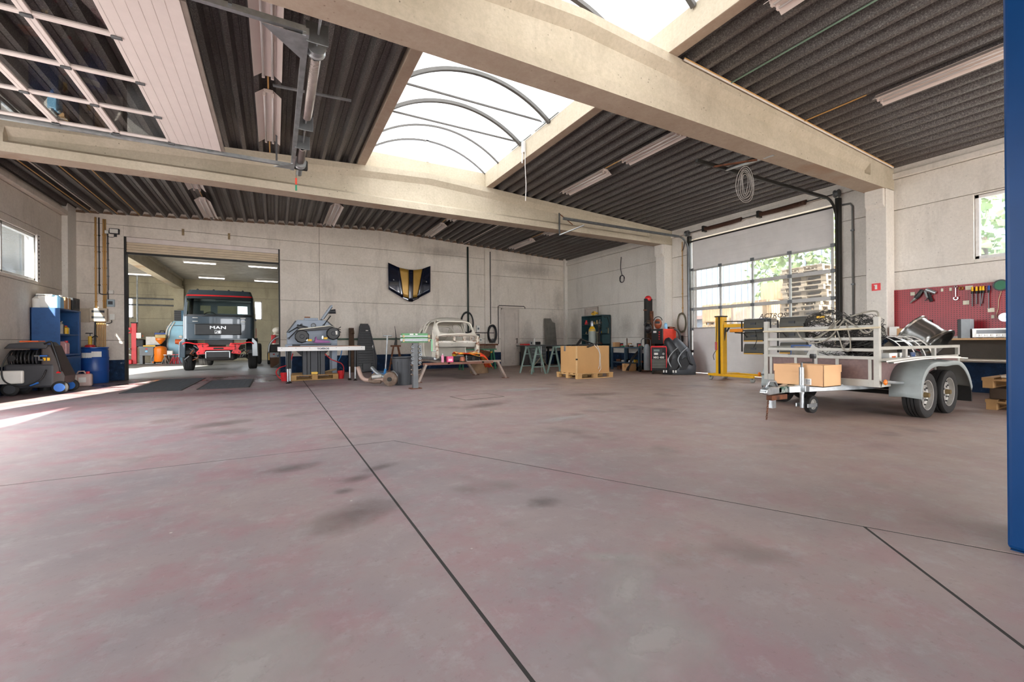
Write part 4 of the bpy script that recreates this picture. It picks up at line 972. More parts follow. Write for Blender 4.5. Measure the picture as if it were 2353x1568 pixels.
for s in (-1, 1):
    P = []
    for k in range(36):
        t = 2*PI*k/36; y = .62+.42*math.copysign(abs(math.cos(t))**.45, math.cos(t)); z = 1.07+.53*math.copysign(abs(math.sin(t))**.45, math.sin(t))
        if z > 1.15: y = max(y, .25+(z-1.15)*.55)
        x = .655 if z < 1.14 else .655-(z-1.14)**1.4*.52
        P.append((s*x, y-.5, z))
    MB().tube(P, .022, 6, close=True).build('door_frame', PALE, car, smooth=True)
    MB().box(s*.66-.04, s*.66+.04, -.5, 1.3, .50, .58).build('sill', GALV, car, bev=.015)
    MB().tube([(s*.60, -.53, .55), (s*.61, -.52, .8), (s*.61, -.5, 1.16)], [.06, .055, .05], 8).build('hinge_pillar', PRUST, car, smooth=True)
MB().tube([(-.60, -.5, 1.17), (-.4, -.56, 1.205), (0, -.59, 1.22), (.4, -.56, 1.205), (.60, -.5, 1.17)], .028, 8).build('cowl', PALE, car, smooth=True)
dash = MB()
for (x0, x1, z0, z1) in ((-.6,.6,1.15,1.19), (-.6,.6,.99,1.03), (-.6,-.56,.99,1.19), (-.12,-.05,.99,1.19), (.18,.26,.99,1.19), (.40,.45,.99,1.19), (.56,.6,.99,1.19)): dash.box(x0, x1, -.46, -.42, z0, z1)
dash.build('dashboard_frame', PRUST, car)
fw = MB(); n = 14
fw.grid([[(-.6+1.2*j/n, -.50+.16*(1-i/4)+.03*math.sin(j*.9), .84+.17*i/4+(.02*math.sin(j*.8) if i == 4 else 0)) for j in range(n+1)] for i in range(5)])
fw.build('firewall', M_('dirty_white', 'dad6cb', .5, var=.08, vs=6, col2='5d4a3a', c2=(.62,.7), s2=12), car, smooth=True, solid=.012)
MB().box(-.6, .6, -.5, 1.5, .50, .54).build('floor_pan', BLACK, car)
MB().box(-.58, .58, 1.15, 1.2, .54, 1.02).build('rear_bulkhead', PALE, car)
MB().box(-.55, .1, .25, .7, .54, 1.1).build('black_panel', M_('trunk_black', '23211f', .6), car, bev=.03) if False else None
MB().prism([(-.4,-.5),(.35,-.5),(.18,-1.15),(-.05,-1.15)], .50, .60, 'Z').build('frame_tunnel', BLACK, car, bev=.01)
hd = MB().box(-.1, .34, -1.32, -1.15, .42, .66).build('frame_head', M_('gloss_black', '0c0c0d', .2, var=.1), car, bev=.03)
MB().cyl((.12, -1.335, .55), (.12, -1.315, .55), .045, 16).build('head_hole', DARK, hd)
for x in (-.06, .30):
    for k in range(4): MB().ball((x, -1.325, .46+k*.05), .012, 6, 4).build('bolt', SIL, hd)
st = thing('car_stand', 'low steel stand with splayed legs under the bare car body', 'stand', (4.4, 11.3, 0))
STL = M_('stand_steel', '9a8b80', .6, .3, var=.15, vs=7, col2='6d4a38', c2=(.5,.75))
def leg(p, q): at(st).bar(p, q, .06, .11, (0,1,0)).build('leg', STL, st, bev=.004); at(st).box(q[0]-.09, q[0]+.09, q[1]-.06, q[1]+.06, 0, .012).build('foot_plate', RUST, st)
at(st).box(3.22, 5.15, 10.5, 10.58, .42, .48).build('front_beam', M_('beam_rust', '7d5546', .7, .2, var=.2), st)
leg((3.3, 10.54, .44), (3.1, 10.54, 0)); leg((5.3, 10.56, .46), (5.55, 10.56, 0)); leg((4.95, 11.9, .44), (5.3, 12.0, 0)); leg((3.5, 12.6, .44), (3.3, 12.6, 0))
at(st).box(4.4, 5.4, 10.53, 10.59, .45, .50).build('front_extension', STL, st)
for x in (3.9, 4.85): at(st).box(x-.03, x+.03, 10.5, 13.6, .44, .49).build('side_beam', STL, st)
at(st).box(3.45, 5.0, 12.57, 12.63, .42, .48).build('rear_beam', STL, st)
# ------------------------------------------------------------------ left corner: pressure washer, blue cabinet, drum, canisters, electrics
BLU = M_('cabinet_blue', '2a568c', .45, var=.1, vs=4, col2='1c3f6b', c2=(.5,.8)); BLU2 = M_('drum_blue', '1e4d96', .35, var=.06)
PWHITE = M_('plastic_white', 'dcdad2', .4, var=.05); PAPER = M_('paper', 'e6e4de', .7, var=.03); YEL = M_('yellow', 'e3b21a', .4, var=.06); ORG = M_('orange', 'e0662b', .45, var=.08)
LBLUE = M_('light_blue_plastic', '7fb6d8', .35, var=.05); BRNC = M_('cardboard', 'c59a6b', .8, var=.06, vs=3); ANTH = M_('anthracite', '34363a', .5, var=.12)
pw = thing('pressure_washer', 'black hot-water pressure washer with a hose reel beside the blue cabinet', 'pressure washer', (-4.23, 12.45, 0))
MB().box(-.42, .30, -.25, .32, .14, .62).build('chassis', ANTH, pw, bev=.04)
MB().prism([(.18,.16),(.44,.20),(.46,.36),(.30,.80),(.24,1.0),(.10,.95),(.10,.16)], -.24, .32, 'Y').build('front_cover', M_('washer_brown', '3d3532', .5, var=.1), pw, bev=.03)
MB().prism([(-.42,.93),(-.34,1.03),(.16,1.06),(.22,.98),(.18,.92)], -.26, .3, 'Y').build('top_tray', ANTH, pw, bev=.02)
MB().box(-.22, .06, -.2, .1, 1.055, 1.085).build('orange_lid', ORG, pw, bev=.01)
MB().box(.08, .2, -.24, .0, .94, 1.05).build('blue_bracket', M_('wash_blue', '2f6fc4', .4), pw, bev=.01)
rl = MB().cyl((-.30, -.27, .74), (-.30, .2, .74), .06, 14).build('hose_reel', BLACK, pw)
for k in range(7): MB().tube([(-.36+k*.055, -.05+.155*math.cos(t), .73+.155*math.sin(t)) for t in [2*PI*q/22 for q in range(22)]], .022, 6, close=True).build('hose_turn', BLACK, rl, smooth=True)
MB().lathe([(0,0),(.19,0),(.19,.02),(0,.02)], (.02, -.05, .73), 'X', 24).build('reel_flange', ANTH, pw)
MB().tube([(.03,-.3,.78),(.1,-.3,.78),(.1,-.3,.70),(.16,-.3,.70)], .022, 6).build('reel_crank', STEELD, pw)
MB().box(-.48, -.12, -.33, -.25, .24, .50).build('white_tank', PWHITE, pw, bev=.03)
MB().rope([(-.32,-.3,.84),(-.40,-.34,.6),(-.38,-.36,.34),(-.25,-.36,.22),(-.05,-.35,.2),(.14,-.34,.32),(.2,-.3,.5)], .013, 6).build('hose', BLACK, pw, smooth=True)
MB().tube([(-.02,-.34,.20),(.1,-.34,.25)], .02, 8).build('blue_coupling', M_('wash_blue', '2f6fc4', .4), pw); MB().cyl((.04,-.3,.78),(.22,-.3,.78),.014, 8).build('blue_handle', M_('wash_blue', '2f6fc4', .4), pw)
MB().rope([(.16,-.26,1.02),(.26,-.28,1.06),(.30,-.28,.95),(.38,-.28,.62),(.40,-.26,.45)], .02, 8).build('lance_bracket', BLACK, pw, smooth=True)
for x in (.16, .22): MB().box(x-.02, x+.02, -.262, -.25, .68, .74).build('yellow_sticker', YEL, pw)
MB().cyl((.36,-.24,.42),(.36,-.18,.46),.035,10).build('red_cap', RED, pw)
for x, y in ((.38,-.22),(.38,.30),(-.33,-.22),(-.33,.30)):
    w_ = MB().lathe([(0,-.05),(.09,-.05),(.13,-.03),(.13,.03),(.09,.05),(0,.05)], (x, y, .13), 'Y', 24).build('wheel', RUBBER, pw, smooth='auto')
    MB().cyl((x, y-.055, .13), (x, y-.045, .13), .085, 20).build('wheel_disc', M_('wash_blue', '2f6fc4', .4) if x > 0 else ANTH, w_)

bc = thing('blue_cabinet', 'tall blue steel cabinet with open shelves against the left wall', 'cabinet', (-4.48, 14.1, 0))
BX0, BX1, BY0, BY1, BH = -4.73, -4.25, 13.5, 14.7, 1.83
at(bc).box(BX0, BX1, BY0, BY0+.02, 0, BH).build('side_panel', BLU, bc, bev=.004); at(bc).box(BX0, BX1, BY1-.02, BY1, 0, BH).build('side_panel', BLU, bc, bev=.004)
at(bc).box(BX0, BX0+.02, BY0, BY1, 0, BH).build('back_panel', BLU, bc)
for z in (.03, .75, 1.22, 1.80): at(bc).box(BX0, BX1-.01, BY0+.02, BY1-.02, z, z+.03).build('shelf', BLU, bc)
at(bc).box(BX1-.02, BX1, BY0+.02, BY1-.02, .06, .72).build('lower_door', BLU, bc, bev=.004)
at(bc).box(BX1-.03, BX1, BY1-.1, BY1-.02, .78, 1.8).build('folded_door', BLU, bc)
def bottle(name, label, cat, loc, r, h, m, cap=None, group=None, neck=.4):
    t = thing(name, label, cat, loc, random.uniform(0, 1), group)
    MB().lathe([(0,0),(r,0),(r,h*.72),(r*neck,h*.86),(r*neck,h*.92),(0,h*.92)], (0,0,0), 'Z', 16).build('body', m, t, smooth='auto')
    MB().cyl((0,0,h*.9),(0,0,h), r*neck*1.15, 12).build('cap', cap or RED, t)
    return t
def canister(name, label, loc, d, m, cap=None, rz=0, group=None):
    t = thing(name, label, 'canister', loc, rz, group); x, y, z = d
    MB().prism([(-x/2,0),(x/2,0),(x/2,z*.82),(x*.3,z),(x*.05,z),(x*.0,z*.9),(-x*.35,z*.9),(-x*.4,z),(-x/2,z*.95)], -y/2, y/2, 'Y').build('body', m, t, bev=min(x,y)*.12)
    MB().cyl((x*.38,0,z*.88),(x*.38,0,z*1.04), min(x,y)*.16, 12).build('cap', cap or RED, t); return t
rnd = random.Random(11)
cols = [PWHITE, M_('bottle_grey', 'b9b6ae', .4), BLACK, YEL, PWHITE]
for k in range(5): bottle('spray_bottle', ['white bottle on the upper shelf of the blue cabinet, nearest', 'grey bottle on the upper shelf of the blue cabinet', 'black bottle in the middle of the upper blue shelf', 'yellow bottle on the upper shelf of the blue cabinet', 'small white bottle at the far end of the upper blue shelf'][k], 'bottle', (-4.36+.03*(k%2), 13.62+k*.15, 1.25), .05, .2+.1*(k<3), cols[k], [RED, BLACK, PWHITE, RED, BLACK][k], 'bottles on the upper blue shelf')
canister('canister', 'blue canister on the lower shelf of the blue cabinet', (-4.42, 13.66, .78), (.2,.14,.28), BLU2); canister('canister', 'pink liquid canister on the lower shelf of the blue cabinet', (-4.40, 14.0, .78), (.26,.2,.3), M_('pink_plastic', 'd7a3a6', .3), RED)
bottle('spray_bottle', 'yellow-green bottle behind the pink canister on the lower blue shelf', 'bottle', (-4.42, 13.84, .78), .06, .34, M_('lime', 'b9c03c', .4), BLACK)
# things on top
t = bottle('spray_bottle', 'white bottle with a grey cap standing on the blue cabinet near the wall', 'bottle', (-4.66, 13.6, 1.83), .07, .28, PWHITE, STEELD)
t = thing('storage_tub', 'clear plastic storage tub on top of the blue cabinet', 'box', (-4.52, 13.72, 1.83)); MB().box(-.13,.12,-.15,.2,0,.28).build('body', PWHITE, t, bev=.03); MB().box(-.14,.13,-.16,.21,.28,.31).build('lid', PWHITE, t, bev=.01)
canister('canister', 'light blue canister on top of the blue cabinet', (-4.36, 13.66, 1.83), (.2,.2,.29), LBLUE, PWHITE)
t = thing('cardboard_box', 'small brown cardboard box on top of the blue cabinet', 'box', (-4.42, 14.05, 1.83)); MB().box(-.16,.14,-.15,.15,0,.28).build('body', BRNC, t, bev=.005); MB().box(-.165,.145,-.02,.02,.02,.283).build('tape', PAPER, t)
t = thing('crate', 'black folding crate on top of the blue cabinet', 'crate', (-4.45, 14.45, 1.83)); MB().box(-.2,.2,-.2,.2,0,.3).build('body', BLACK, t, bev=.01)
for k in range(4): MB().box(.2,.206,-.16+k*.085,-.09+k*.085,.05,.25).build('grid_opening', ANTH, t)

def jerry(loc, label, m, rz):
    t = thing('jerrycan', label, 'canister', loc, rz, 'canisters on the floor by the blue cabinet')
    MB().box(-.15,.15,-.11,.11,0,.3).build('body', m, t, bev=.045, seg=3); MB().cyl((.07,0,.29),(.07,0,.35),.035,12).build('cap', RED, t)
    MB().tube([(-.12,0,.3),(-.09,0,.36),(.0,0,.36),(.03,0,.3)], .018, 8).build('handle', m, t, smooth=True); MB().box(-.08,.05,-.114,-.108,.1,.22).build('sticker', PAPER, t); return t
jerry((-4.20, 13.72, 0), 'white jerrycan with a red cap in front of the blue cabinet', M_('milky_plastic', 'd4d0c6', .35, var=.05), .1)
jerry((-4.02, 14.08, 0), 'pinkish jerrycan behind the white jerrycan', M_('pinkish_plastic', 'cdb2a8', .35, var=.05), .15)
t = thing('bucket', 'dark bucket between the pressure washer and the white jerrycan', 'bucket', (-4.42, 13.3, 0)); MB().lathe([(0,0),(.12,0),(.15,.3),(.14,.3),(.115,.02),(0,.02)], (0,0,0), 'Z', 20).build('body', BLACK, t, smooth='auto'); MB().tube([(-.15,0,.29),(-.1,.02,.2),(0,.03,.16),(.1,.02,.2),(.15,0,.29)], .005, 5).build('handle', STEELD, t)
dr = thing('oil_drum', 'blue plastic drum with paper labels beside the inner doorway', 'drum', (-4.12, 15.13, 0))
MB().lathe([(0,0),(.27,0),(.285,.03),(.285,.28),(.295,.31),(.285,.34),(.285,.62),(.295,.65),(.285,.68),(.28,.84),(.26,.88),(.285,.905),(.285,.93),(.25,.93),(.24,.90),(0,.90)], (0,0,0), 'Z', 36).build('body', BLU2, dr, smooth='auto')
for a, z, w in ((-1.85,.72,.17), (-1.15,.75,.15)):
    MB().grid([[(.291*math.cos(a+w/.29*(k/4-.5)*1.3), .291*math.sin(a+w/.29*(k/4-.5)*1.3), zz) for k in range(5)] for zz in (z-.07, z+.07)]).build('label', PAPER, dr)
t = thing('hand_pump', 'yellow and red hand pump can standing behind the blue drum', 'pump', (-4.30, 15.5, 0.0)); MB().lathe([(0,0),(.12,0),(.12,.9),(.1,.98),(.05,1.0),(0,1.0)], (0,0,0), 'Z', 16).build('can', RED, t, smooth='auto'); MB().cyl((0,0,1.0),(0,0,1.22),.04,12).build('pump_tube', YEL, t); MB().tube([(-.09,0,1.3),(.05,0,1.3)], .012, 8).build('grip', BLACK, t); MB().cyl((0,0,1.2),(0,0,1.3),.01,8).build('rod', BLACK, t); MB().tube([(.03,0,1.18),(.12,-.02,1.24),(.16,-.03,1.2)], .014, 8).build('spout', BLACK, t, smooth=True)

# electrics on the back wall left of the doorway
G2 = 'electrics left of the inner doorway'
for i, (x, z0, z1, r, m, lab) in enumerate(((-4.24, 1.95, 4.45, .022, PVC, 'leftmost tan vertical conduit left of the inner doorway'), (-4.17, 2.4, 4.45, .014, BLACK, 'black vertical cable left of the inner doorway'), (-4.08, 1.97, 4.42, .020, PVC, 'second tan vertical conduit left of the inner doorway'), (-4.04, 1.97, 4.42, .016, PVC, 'third tan vertical conduit left of the inner doorway'), (-3.99, 2.2, 4.1, .014, STEELD, 'grey vertical conduit left of the inner doorway'))):
    t = thing('wall_conduit', lab, 'conduit', (x, YB-.02, z0), 0, G2); MB().cyl((0,0,0),(0,0,z1-z0), r, 8).build('pipe', m, t, smooth=True)
    for k in range(int((z1-z0)/.45)): MB().box(-r-.008, r+.008, -.005, .02, .2+k*.45, .23+k*.45).build('clip', m, t)
fb_ = thing('fuse_box', 'pale fuse box with two breaker rows left of the inner doorway', 'fuse box', (-4.18, YB, 1.62), 0)
MB().box(-.17,.19,-.13,0,0,.36).build('housing', M_('old_cream', 'c6b8a2', .5), fb_, bev=.015)
for z in (.08, .24): MB().box(-.12,.14,-.136,-.128,z,z+.06).build('breaker_row', ANTH, fb_)
tag(MB().box(-4.72,-4.36,YB-.025,YB,1.6,1.97).build('backing_board', M_('old_cream', 'c6b8a2', .5)), 'brown mounting board left of the fuse box', 'board')
for nm, lab, (x, z, w, h) in (('junction_box', 'small white junction box above the meter by the doorway', (-3.92,2.43,.1,.1)), ('meter_box', 'grey meter box with a dark window by the doorway', (-3.93,2.13,.16,.2)), ('junction_box', 'small grey switch box right of the fuse box', (-3.90,1.75,.11,.16))):
    t = thing(nm, lab, 'box', (x, YB, z)); MB().box(-w/2,w/2,-.08,0,-h/2,h/2).build('housing', PWHITE if nm == 'junction_box' else M_('meter_grey', '9fb0b8', .4), t, bev=.01)
    MB().box(-w*.3,w*.3,-.086,-.078,-h*.2,h*.25).build('face', ANTH if nm == 'meter_box' else PWHITE, t)
t = thing('conduit_bundle', 'bundle of short tan conduits below the fuse box', 'conduit', (-4.13, YB, .9))
for k in range(6): MB().cyl((-.09+k*.034,-.03,.02*(k%3)),(-.09+k*.034,-.03,.72),.012,8).build('pipe', PVC, t)
tag(MB().rope([(-4.27,YB-.03,.9),(-4.26,YB-.03,1.3),(-4.25,YB-.03,1.62)], .02, 8).build('wall_cable', BLACK), 'thick black cable below the fuse box', 'cable')
tag(MB().rope([(-4.17,YB-.03,2.45),(-4.15,YB-.04,2.38),(-4.05,YB-.04,2.36),(-3.95,YB-.04,2.40)], .012, 6).build('wall_cable', BLACK), 'black cable looping to the small junction box', 'cable')
tag(MB().rope([(-3.92,YB-.03,1.66),(-3.92,YB-.04,1.6),(-4.0,YB-.04,1.57),(-4.1,YB-.03,1.58)], .01, 6).build('wall_cable', BLACK), 'black cable looping below the grey switch box', 'cable')
fl_ = thing('floodlight', 'black-framed floodlight on the wall above the inner doorway corner', 'light', (-3.83, YB, 4.09))
MB().box(-.11,.10,-.13,-.05,-.07,.08).build('housing', BLACK, fl_, bev=.01); MB().box(-.09,.08,-.137,-.128,-.05,.06).build('lens', PWHITE, fl_); MB().box(-.03,.03,-.05,0,-.13,-.06).build('sensor', BLACK, fl_, bev=.01); MB().box(-.22,-.14,-.05,0,-.06,.03).build('connection_box', PWHITE, fl_, bev=.008)
MB().rope([(-.18,-.03,-.06),(-.14,-.03,-.14),(-.06,-.03,-.15),(0,-.03,-.12)], .006, 6).build('cable', BLACK, fl_)
for i, x in enumerate((-2.33, -1.2)): tag(MB().box(x-.03,x+.03,YB-.012,YB,4.17,4.36).build('wall_stub', M_('foam_brown', '8d7a5c', .9, var=.3, vs=30)), ['left foam-filled slot above the shutter', 'right foam-filled slot above the shutter'][i], 'slot')

# ------------------------------------------------------------------ floor gratings, hatch, car bonnet on the wall
GRT = M_('grating_steel', '3f4144', .5, .6, var=.3, vs=8)
def grating(x0, x1, y0, y1, label):
    t = thing('floor_grating', label, 'grating', ((x0+x1)/2, (y0+y1)/2, 0), 0, 'gratings before the inner doorway')
    MB().box((x0-x1)/2,(x1-x0)/2,(y0-y1)/2,(y1-y0)/2,.001,.004).build('drip_tray', DARK, t)
    f = MB(); a, b = (x1-x0)/2, (y1-y0)/2
    for (p,q,r,s) in ((-a,a,-b,-b+.03),(-a,a,b-.03,b),(-a,-a+.03,-b,b),(a-.03,a,-b,b)): f.box(p,q,r,s,.004,.012)
    f.build('frame', GRT, t); m = MB(); n = int((y1-y0)/.06)
    for k in range(n): yy = -b+(k+.5)*(y1-y0)/n; m.box(-a,a,yy-.006,yy+.006,.005,.011)
    n = int((x1-x0)/.1)
    for k in range(n): xx = -a+(k+.5)*(x1-x0)/n; m.box(xx-.004,xx+.004,-b,b,.004,.009)
    m.build('bars', GRT, t, props={'kind': 'stuff'})
grating(-2.78, -1.75, 11.55, 15.3, 'left steel floor grating before the inner doorway'); grating(-1.5, -.5, 11.6, 14.1, 'right steel floor grating before the inner doorway')
t = thing('floor_hatch', 'flush square inspection hatch in the middle of the floor', 'hatch', (3.22, 7.25, 0), .1)
f = MB(); a, b = .40, .30
for (p,q,r,s) in ((-a,a,-b,-b+.02),(-a,a,b-.02,b),(-a,-a+.02,-b,b),(a-.02,a,-b,b)): f.box(p,q,r,s,.0005,.004)
f.build('frame', M_('hatch_frame', '5b5048', .7), t); MB().box(-a+.02,a-.02,-b+.02,b-.02,.0005,.003).build('cover', FLOOR, t)

hd_ = thing('car_bonnet', 'dark blue and gold car bonnet hanging on the back wall', 'car part', (4.32, YB, 0))
NAVY = M_('navy_gloss', '0c1428', .15, .1, var=.05, coat=.8); GOLD = M_('gold_paint', 'a8823a', .35, .3, var=.06)
def hy(x, z): return -.05-.16*math.cos(min(1.2, abs(x)*1.35))-.03*(1-abs((z-3.1)/.7))
def hpatch(poly_l, poly_r, n, m, mat, nm, off=0, parent=None):   # between two polylines (x,z) of equal length
    rows = []
    for (a, b) in zip(poly_l, poly_r):
        rows.append([(a[0]+(b[0]-a[0])*k/n, hy(a[0]+(b[0]-a[0])*k/n, a[1]+(b[1]-a[1])*k/n)-off, a[1]+(b[1]-a[1])*k/n) for k in range(n+1)])
    return MB().grid(rows).build(nm, mat, hd_, smooth=True, solid=.012)
def lerp(a, b, n=8): return [(a[0]+(b[0]-a[0])*k/n, a[1]+(b[1]-a[1])*k/n) for k in range(n+1)]
top = lambda x: 3.60+.23*(abs(x)/.78)**2.0
hpatch(lerp((-.775,top(.775)),(-.775,2.88)), lerp((-.40,top(.4)),(-.34,2.62)), 8, 8, NAVY, 'left_wing'); hpatch(lerp((.40,top(.4)),(.31,2.62)), lerp((.775,top(.775)),(.76,2.86)), 8, 8, NAVY, 'right_wing')
hpatch(lerp((-.47,top(.47)),(-.36,2.60)), lerp((-.40,top(.4)),(-.27,2.60)), 3, 8, NAVY, 'left_ridge', .035); hpatch(lerp((.45,top(.45)),(.22,2.60)), lerp((.52,top(.52)),(.31,2.60)), 3, 8, NAVY, 'right_ridge', .035)
hpatch(lerp((-.41,top(.41)),(-.28,2.64)), lerp((-.07,top(.07)),(-.07,2.58)), 6, 8, GOLD, 'left_gold_panel', .018); hpatch(lerp((.09,top(.09)),(.07,2.58)), lerp((.46,top(.46)),(.24,2.63)), 6, 8, GOLD, 'right_gold_panel', .018)
hpatch(lerp((-.07,top(.07)),(-.07,2.46)), lerp((.09,top(.09)),(.07,2.46)), 4, 8, NAVY, 'centre_ridge', .04)
for x in (-.6, .6): MB().box(x-.02,x+.02,-.2,-.001,3.2,3.24).build('wall_hook', STEELD, hd_)
hpatch(lerp((-.36,2.64),(-.10,2.60)), lerp((-.28,2.57),(-.05,2.46)), 3, 8, NAVY, 'left_nose', .03); hpatch(lerp((.05,2.60),(.31,2.64)), lerp((.03,2.46),(.28,2.58)), 3, 8, NAVY, 'right_nose', .03)
# ------------------------------------------------------------------ pallet, blast cabinet, band saw, white clamping table
LG = M_('machine_grey', '8b97a6', .4, var=.05); WOODP = M_('new_pallet', 'c8a06a', .75, var=.15, vs=4); TINT = -.0
pl = thing('pallet', 'wooden pallet under the band saw and blast cabinet', 'pallet', (.95, 13.4, 0)); pallet_parts(pl, M_('pallet_oak', 'b08a58', .8, var=.2, vs=4), 1.18, 1.1)
bc_ = thing('blast_cabinet', 'grey sandblasting cabinet with sloped shoulders and raised lid behind the white table', 'cabinet', (.95, 13.6, .144))
P = [(-.65,.82),(.62,.82),(.62,1.22),(.33,1.49),(-.41,1.49),(-.65,1.16)]
MB().prism(P, -.32, .3, 'Y').build('housing', LG, bc_, bev=.012)
MB().prism([(-.62,.82),(.58,.82),(.12,.36),(-.14,.36)], -.28, .26, 'Y').build('hopper', ANTH, bc_)
for x in (-.60, .55):
    for y in (-.3, .26): MB().prism([(x-.07,0),(x+.05,0),(x+.07,.82),(x-.09,.82)], y-.03, y+.03, 'Y').build('leg', LG, bc_)
MB().box(-.22,.14,-.1,.2,1.49,1.56).build('top_box', LG, bc_, bev=.008); MB().box(-.2,-.06,.0,.15,1.56,1.6).build('wood_offcut', M_('offcut', '8a5b3a', .7), bc_)
for (x, z) in ((-.30,1.36),(.26,1.35),(-.62,.98)): MB().lathe([(.018,-.01),(.03,-.01),(.03,.01),(.018,.01)], (x, -.335, z), 'Y', 16, closed=True).build('strut_eye', BLACK, bc_)
MB().lathe([(.05,-.02),(.065,-.02),(.065,.01),(.05,.01)], (.0, -.335, 1.34), 'Y', 24, closed=True).build('port_ring', BLACK, bc_, smooth='auto')
MB().cyl((0,-.33,1.34),(0,-.325,1.34),.05,20).build('port_glass', M_('port_dark', '5b666e', .2), bc_)
for a, b in (((-.30,-.34,1.36),(-.62,-.4,1.14)), ((-.62,-.34,.98),(-.4,-.42,1.22)), ((.26,-.34,1.35),(.45,-.3,1.62))): MB().cyl(a, b, .014, 8).build('gas_strut', BLACK, bc_)
MB().bar((.36,-.33,1.46),(.63,-.33,1.2),.02,.03).build('black_seal', BLACK, bc_); MB().bar((-.44,-.33,1.46),(-.66,-.33,1.14),.02,.03).build('black_seal', BLACK, bc_)
ld = MB(); ld.M = Matrix.Translation((.36,-.05,1.72)) @ Euler((0,math.radians(-57),0)).to_matrix().to_4x4()
ld.box(-.24,.24,-.28,.28,-.02,.02); ld.build('raised_lid', LG, bc_)
ld = MB(); ld.M = Matrix.Translation((.36,-.05,1.72)) @ Euler((0,math.radians(-57),0)).to_matrix().to_4x4(); ld.box(-.2,.2,-.24,.24,-.045,-.02); ld.build('lid_window', BLACK, bc_)
MB().cyl((.37,-.1,1.74),(.60,-.14,1.76),.05,14,.065).build('lid_lamp', ANTH, bc_)
sw = thing('band_saw', 'metal-cutting band saw with an ivory bow behind the white table', 'saw', (1.0, 13.0, .144))
for (x0,x1,m) in ((-.34,-.25,ANTH),(-.24,-.16,BLACK),(-.15,.02,ANTH),(.03,.08,BLACK),(.09,.2,ANTH)): MB().box(x0,x1,-.15,.2,0,.72).build('base_panel', m, sw, bev=.004)
MB().box(-.4,.5,-.12,.2,.72,.80).build('saw_bed', LG, sw, bev=.01)
for x, z, r in ((-.36,1.03,.18),(.42,1.11,.18)):
    MB().lathe([(0,-.06),(r*.9,-.06),(r,-.03),(r,.05),(0,.05)], (x,-.1,z), 'Y', 10).build('wheel_housing', BLACK, sw, bev=.01); MB().lathe([(0,-.02),(.05,-.02),(.06,.0),(0,.0)], (x,-.16,z), 'Y', 18).build('hub_cover', ANTH, sw)
MB().prism([(-.50,1.16),(-.45,1.21),(.35,1.32),(.56,1.22),(.58,1.14),(.35,1.22),(-.2,1.18),(-.46,1.12)], -.13, 0, 'Y').build('bow', BLACK, sw, bev=.01)
MB().prism([(-.46,1.20),(-.42,1.235),(.33,1.34),(.52,1.25),(.34,1.315)], -.15, -.0, 'Y').build('ivory_cover', M_('ivory', 'd9d5c6', .4), sw, bev=.008)
MB().cyl((-.48,-.05,1.30),(-.22,-.05,1.24),.055,14).build('motor', ANTH, sw, smooth='auto')
for k in range(3): a = 2*PI*k/3; MB().cyl((.52,-.08,1.22),(.60+.02,-.08+.07*math.cos(a),1.22+.09*math.sin(a)),.01,6).build('tension_handle', BLACK, sw)
MB().prism([(-.12,.88),(-.05,.90),(-.04,1.0),(-.01,1.03),(.0,.95),(.3,.90),(.36,.88),(.3,.86),(.0,.85)], -.16, -.06, 'Y').build('purple_vice', M_('magenta_cast', '8e3a86', .4, var=.06), sw, bev=.008)
for x, z in ((-.17,.93),(.22,.98)): MB().box(x-.05,x+.05,-.16,-.08,z-.03,z+.03).build('yellow_guide', YEL, sw, bev=.01); MB().box(x-.1,x-.05,-.16,-.1,z-.02,z+.07).build('guide_arm', GALV, sw, bev=.006)
MB().box(.47,.52,-.162,-.155,1.08,1.18).build('warning_sticker', PAPER, sw)
tb = thing('clamping_table', 'white-edged clamping table on chrome legs in front of the blast cabinet', 'table', (1.08, 12.35, 0))
TWH = M_('table_white', 'd8d6d3', .35, var=.03)
at(tb).box(.06,2.10,11.98,12.02,.80,.905).build('front_apron', TWH, tb, bev=.004); at(tb).box(.06,2.10,12.68,12.72,.80,.905).build('rear_apron', TWH, tb, bev=.004)
for x in (.06, 2.06): at(tb).box(x,x+.04,12.0,12.7,.80,.905).build('side_apron', TWH, tb)
at(tb).box(.30,2.0,12.03,12.66,.905,.92).build('brown_sheet', M_('hardboard', '8a5b3a', .6), tb); at(tb).box(.08,2.08,12.02,12.68,.86,.905).build('table_top', GALV, tb)
for k in range(7): at(tb).cyl((.15+k*.31,11.975,.875),(.15+k*.31,11.982,.875),.009,8).build('screw', STEELD, tb)
text('TORROS', .062, M_('print_navy', '1d2440', .5), tb, face_to((1.08-1.08, 11.977-12.35, .852), (1,0,0), (0,-1,0)), ext=.001, bold=.002, sx=1.15)
for (x, y) in ((.28,12.08),(.33,12.2),(1.80,12.62),(1.87,12.1),(1.76,12.3),(.30,12.62)):
    at(tb).cyl((x,y,.36),(x,y,.82),.034,12).build('upper_leg', BLACK, tb, smooth='auto'); at(tb).cyl((x,y,.05),(x,y,.38),.024,12).build('chrome_leg', SIL, tb, smooth='auto'); at(tb).lathe([(0,0),(.05,0),(.05,.01),(.015,.03),(.015,.06),(0,.06)], (x,y,0), 'Z', 14).build('levelling_foot', BLK, tb)
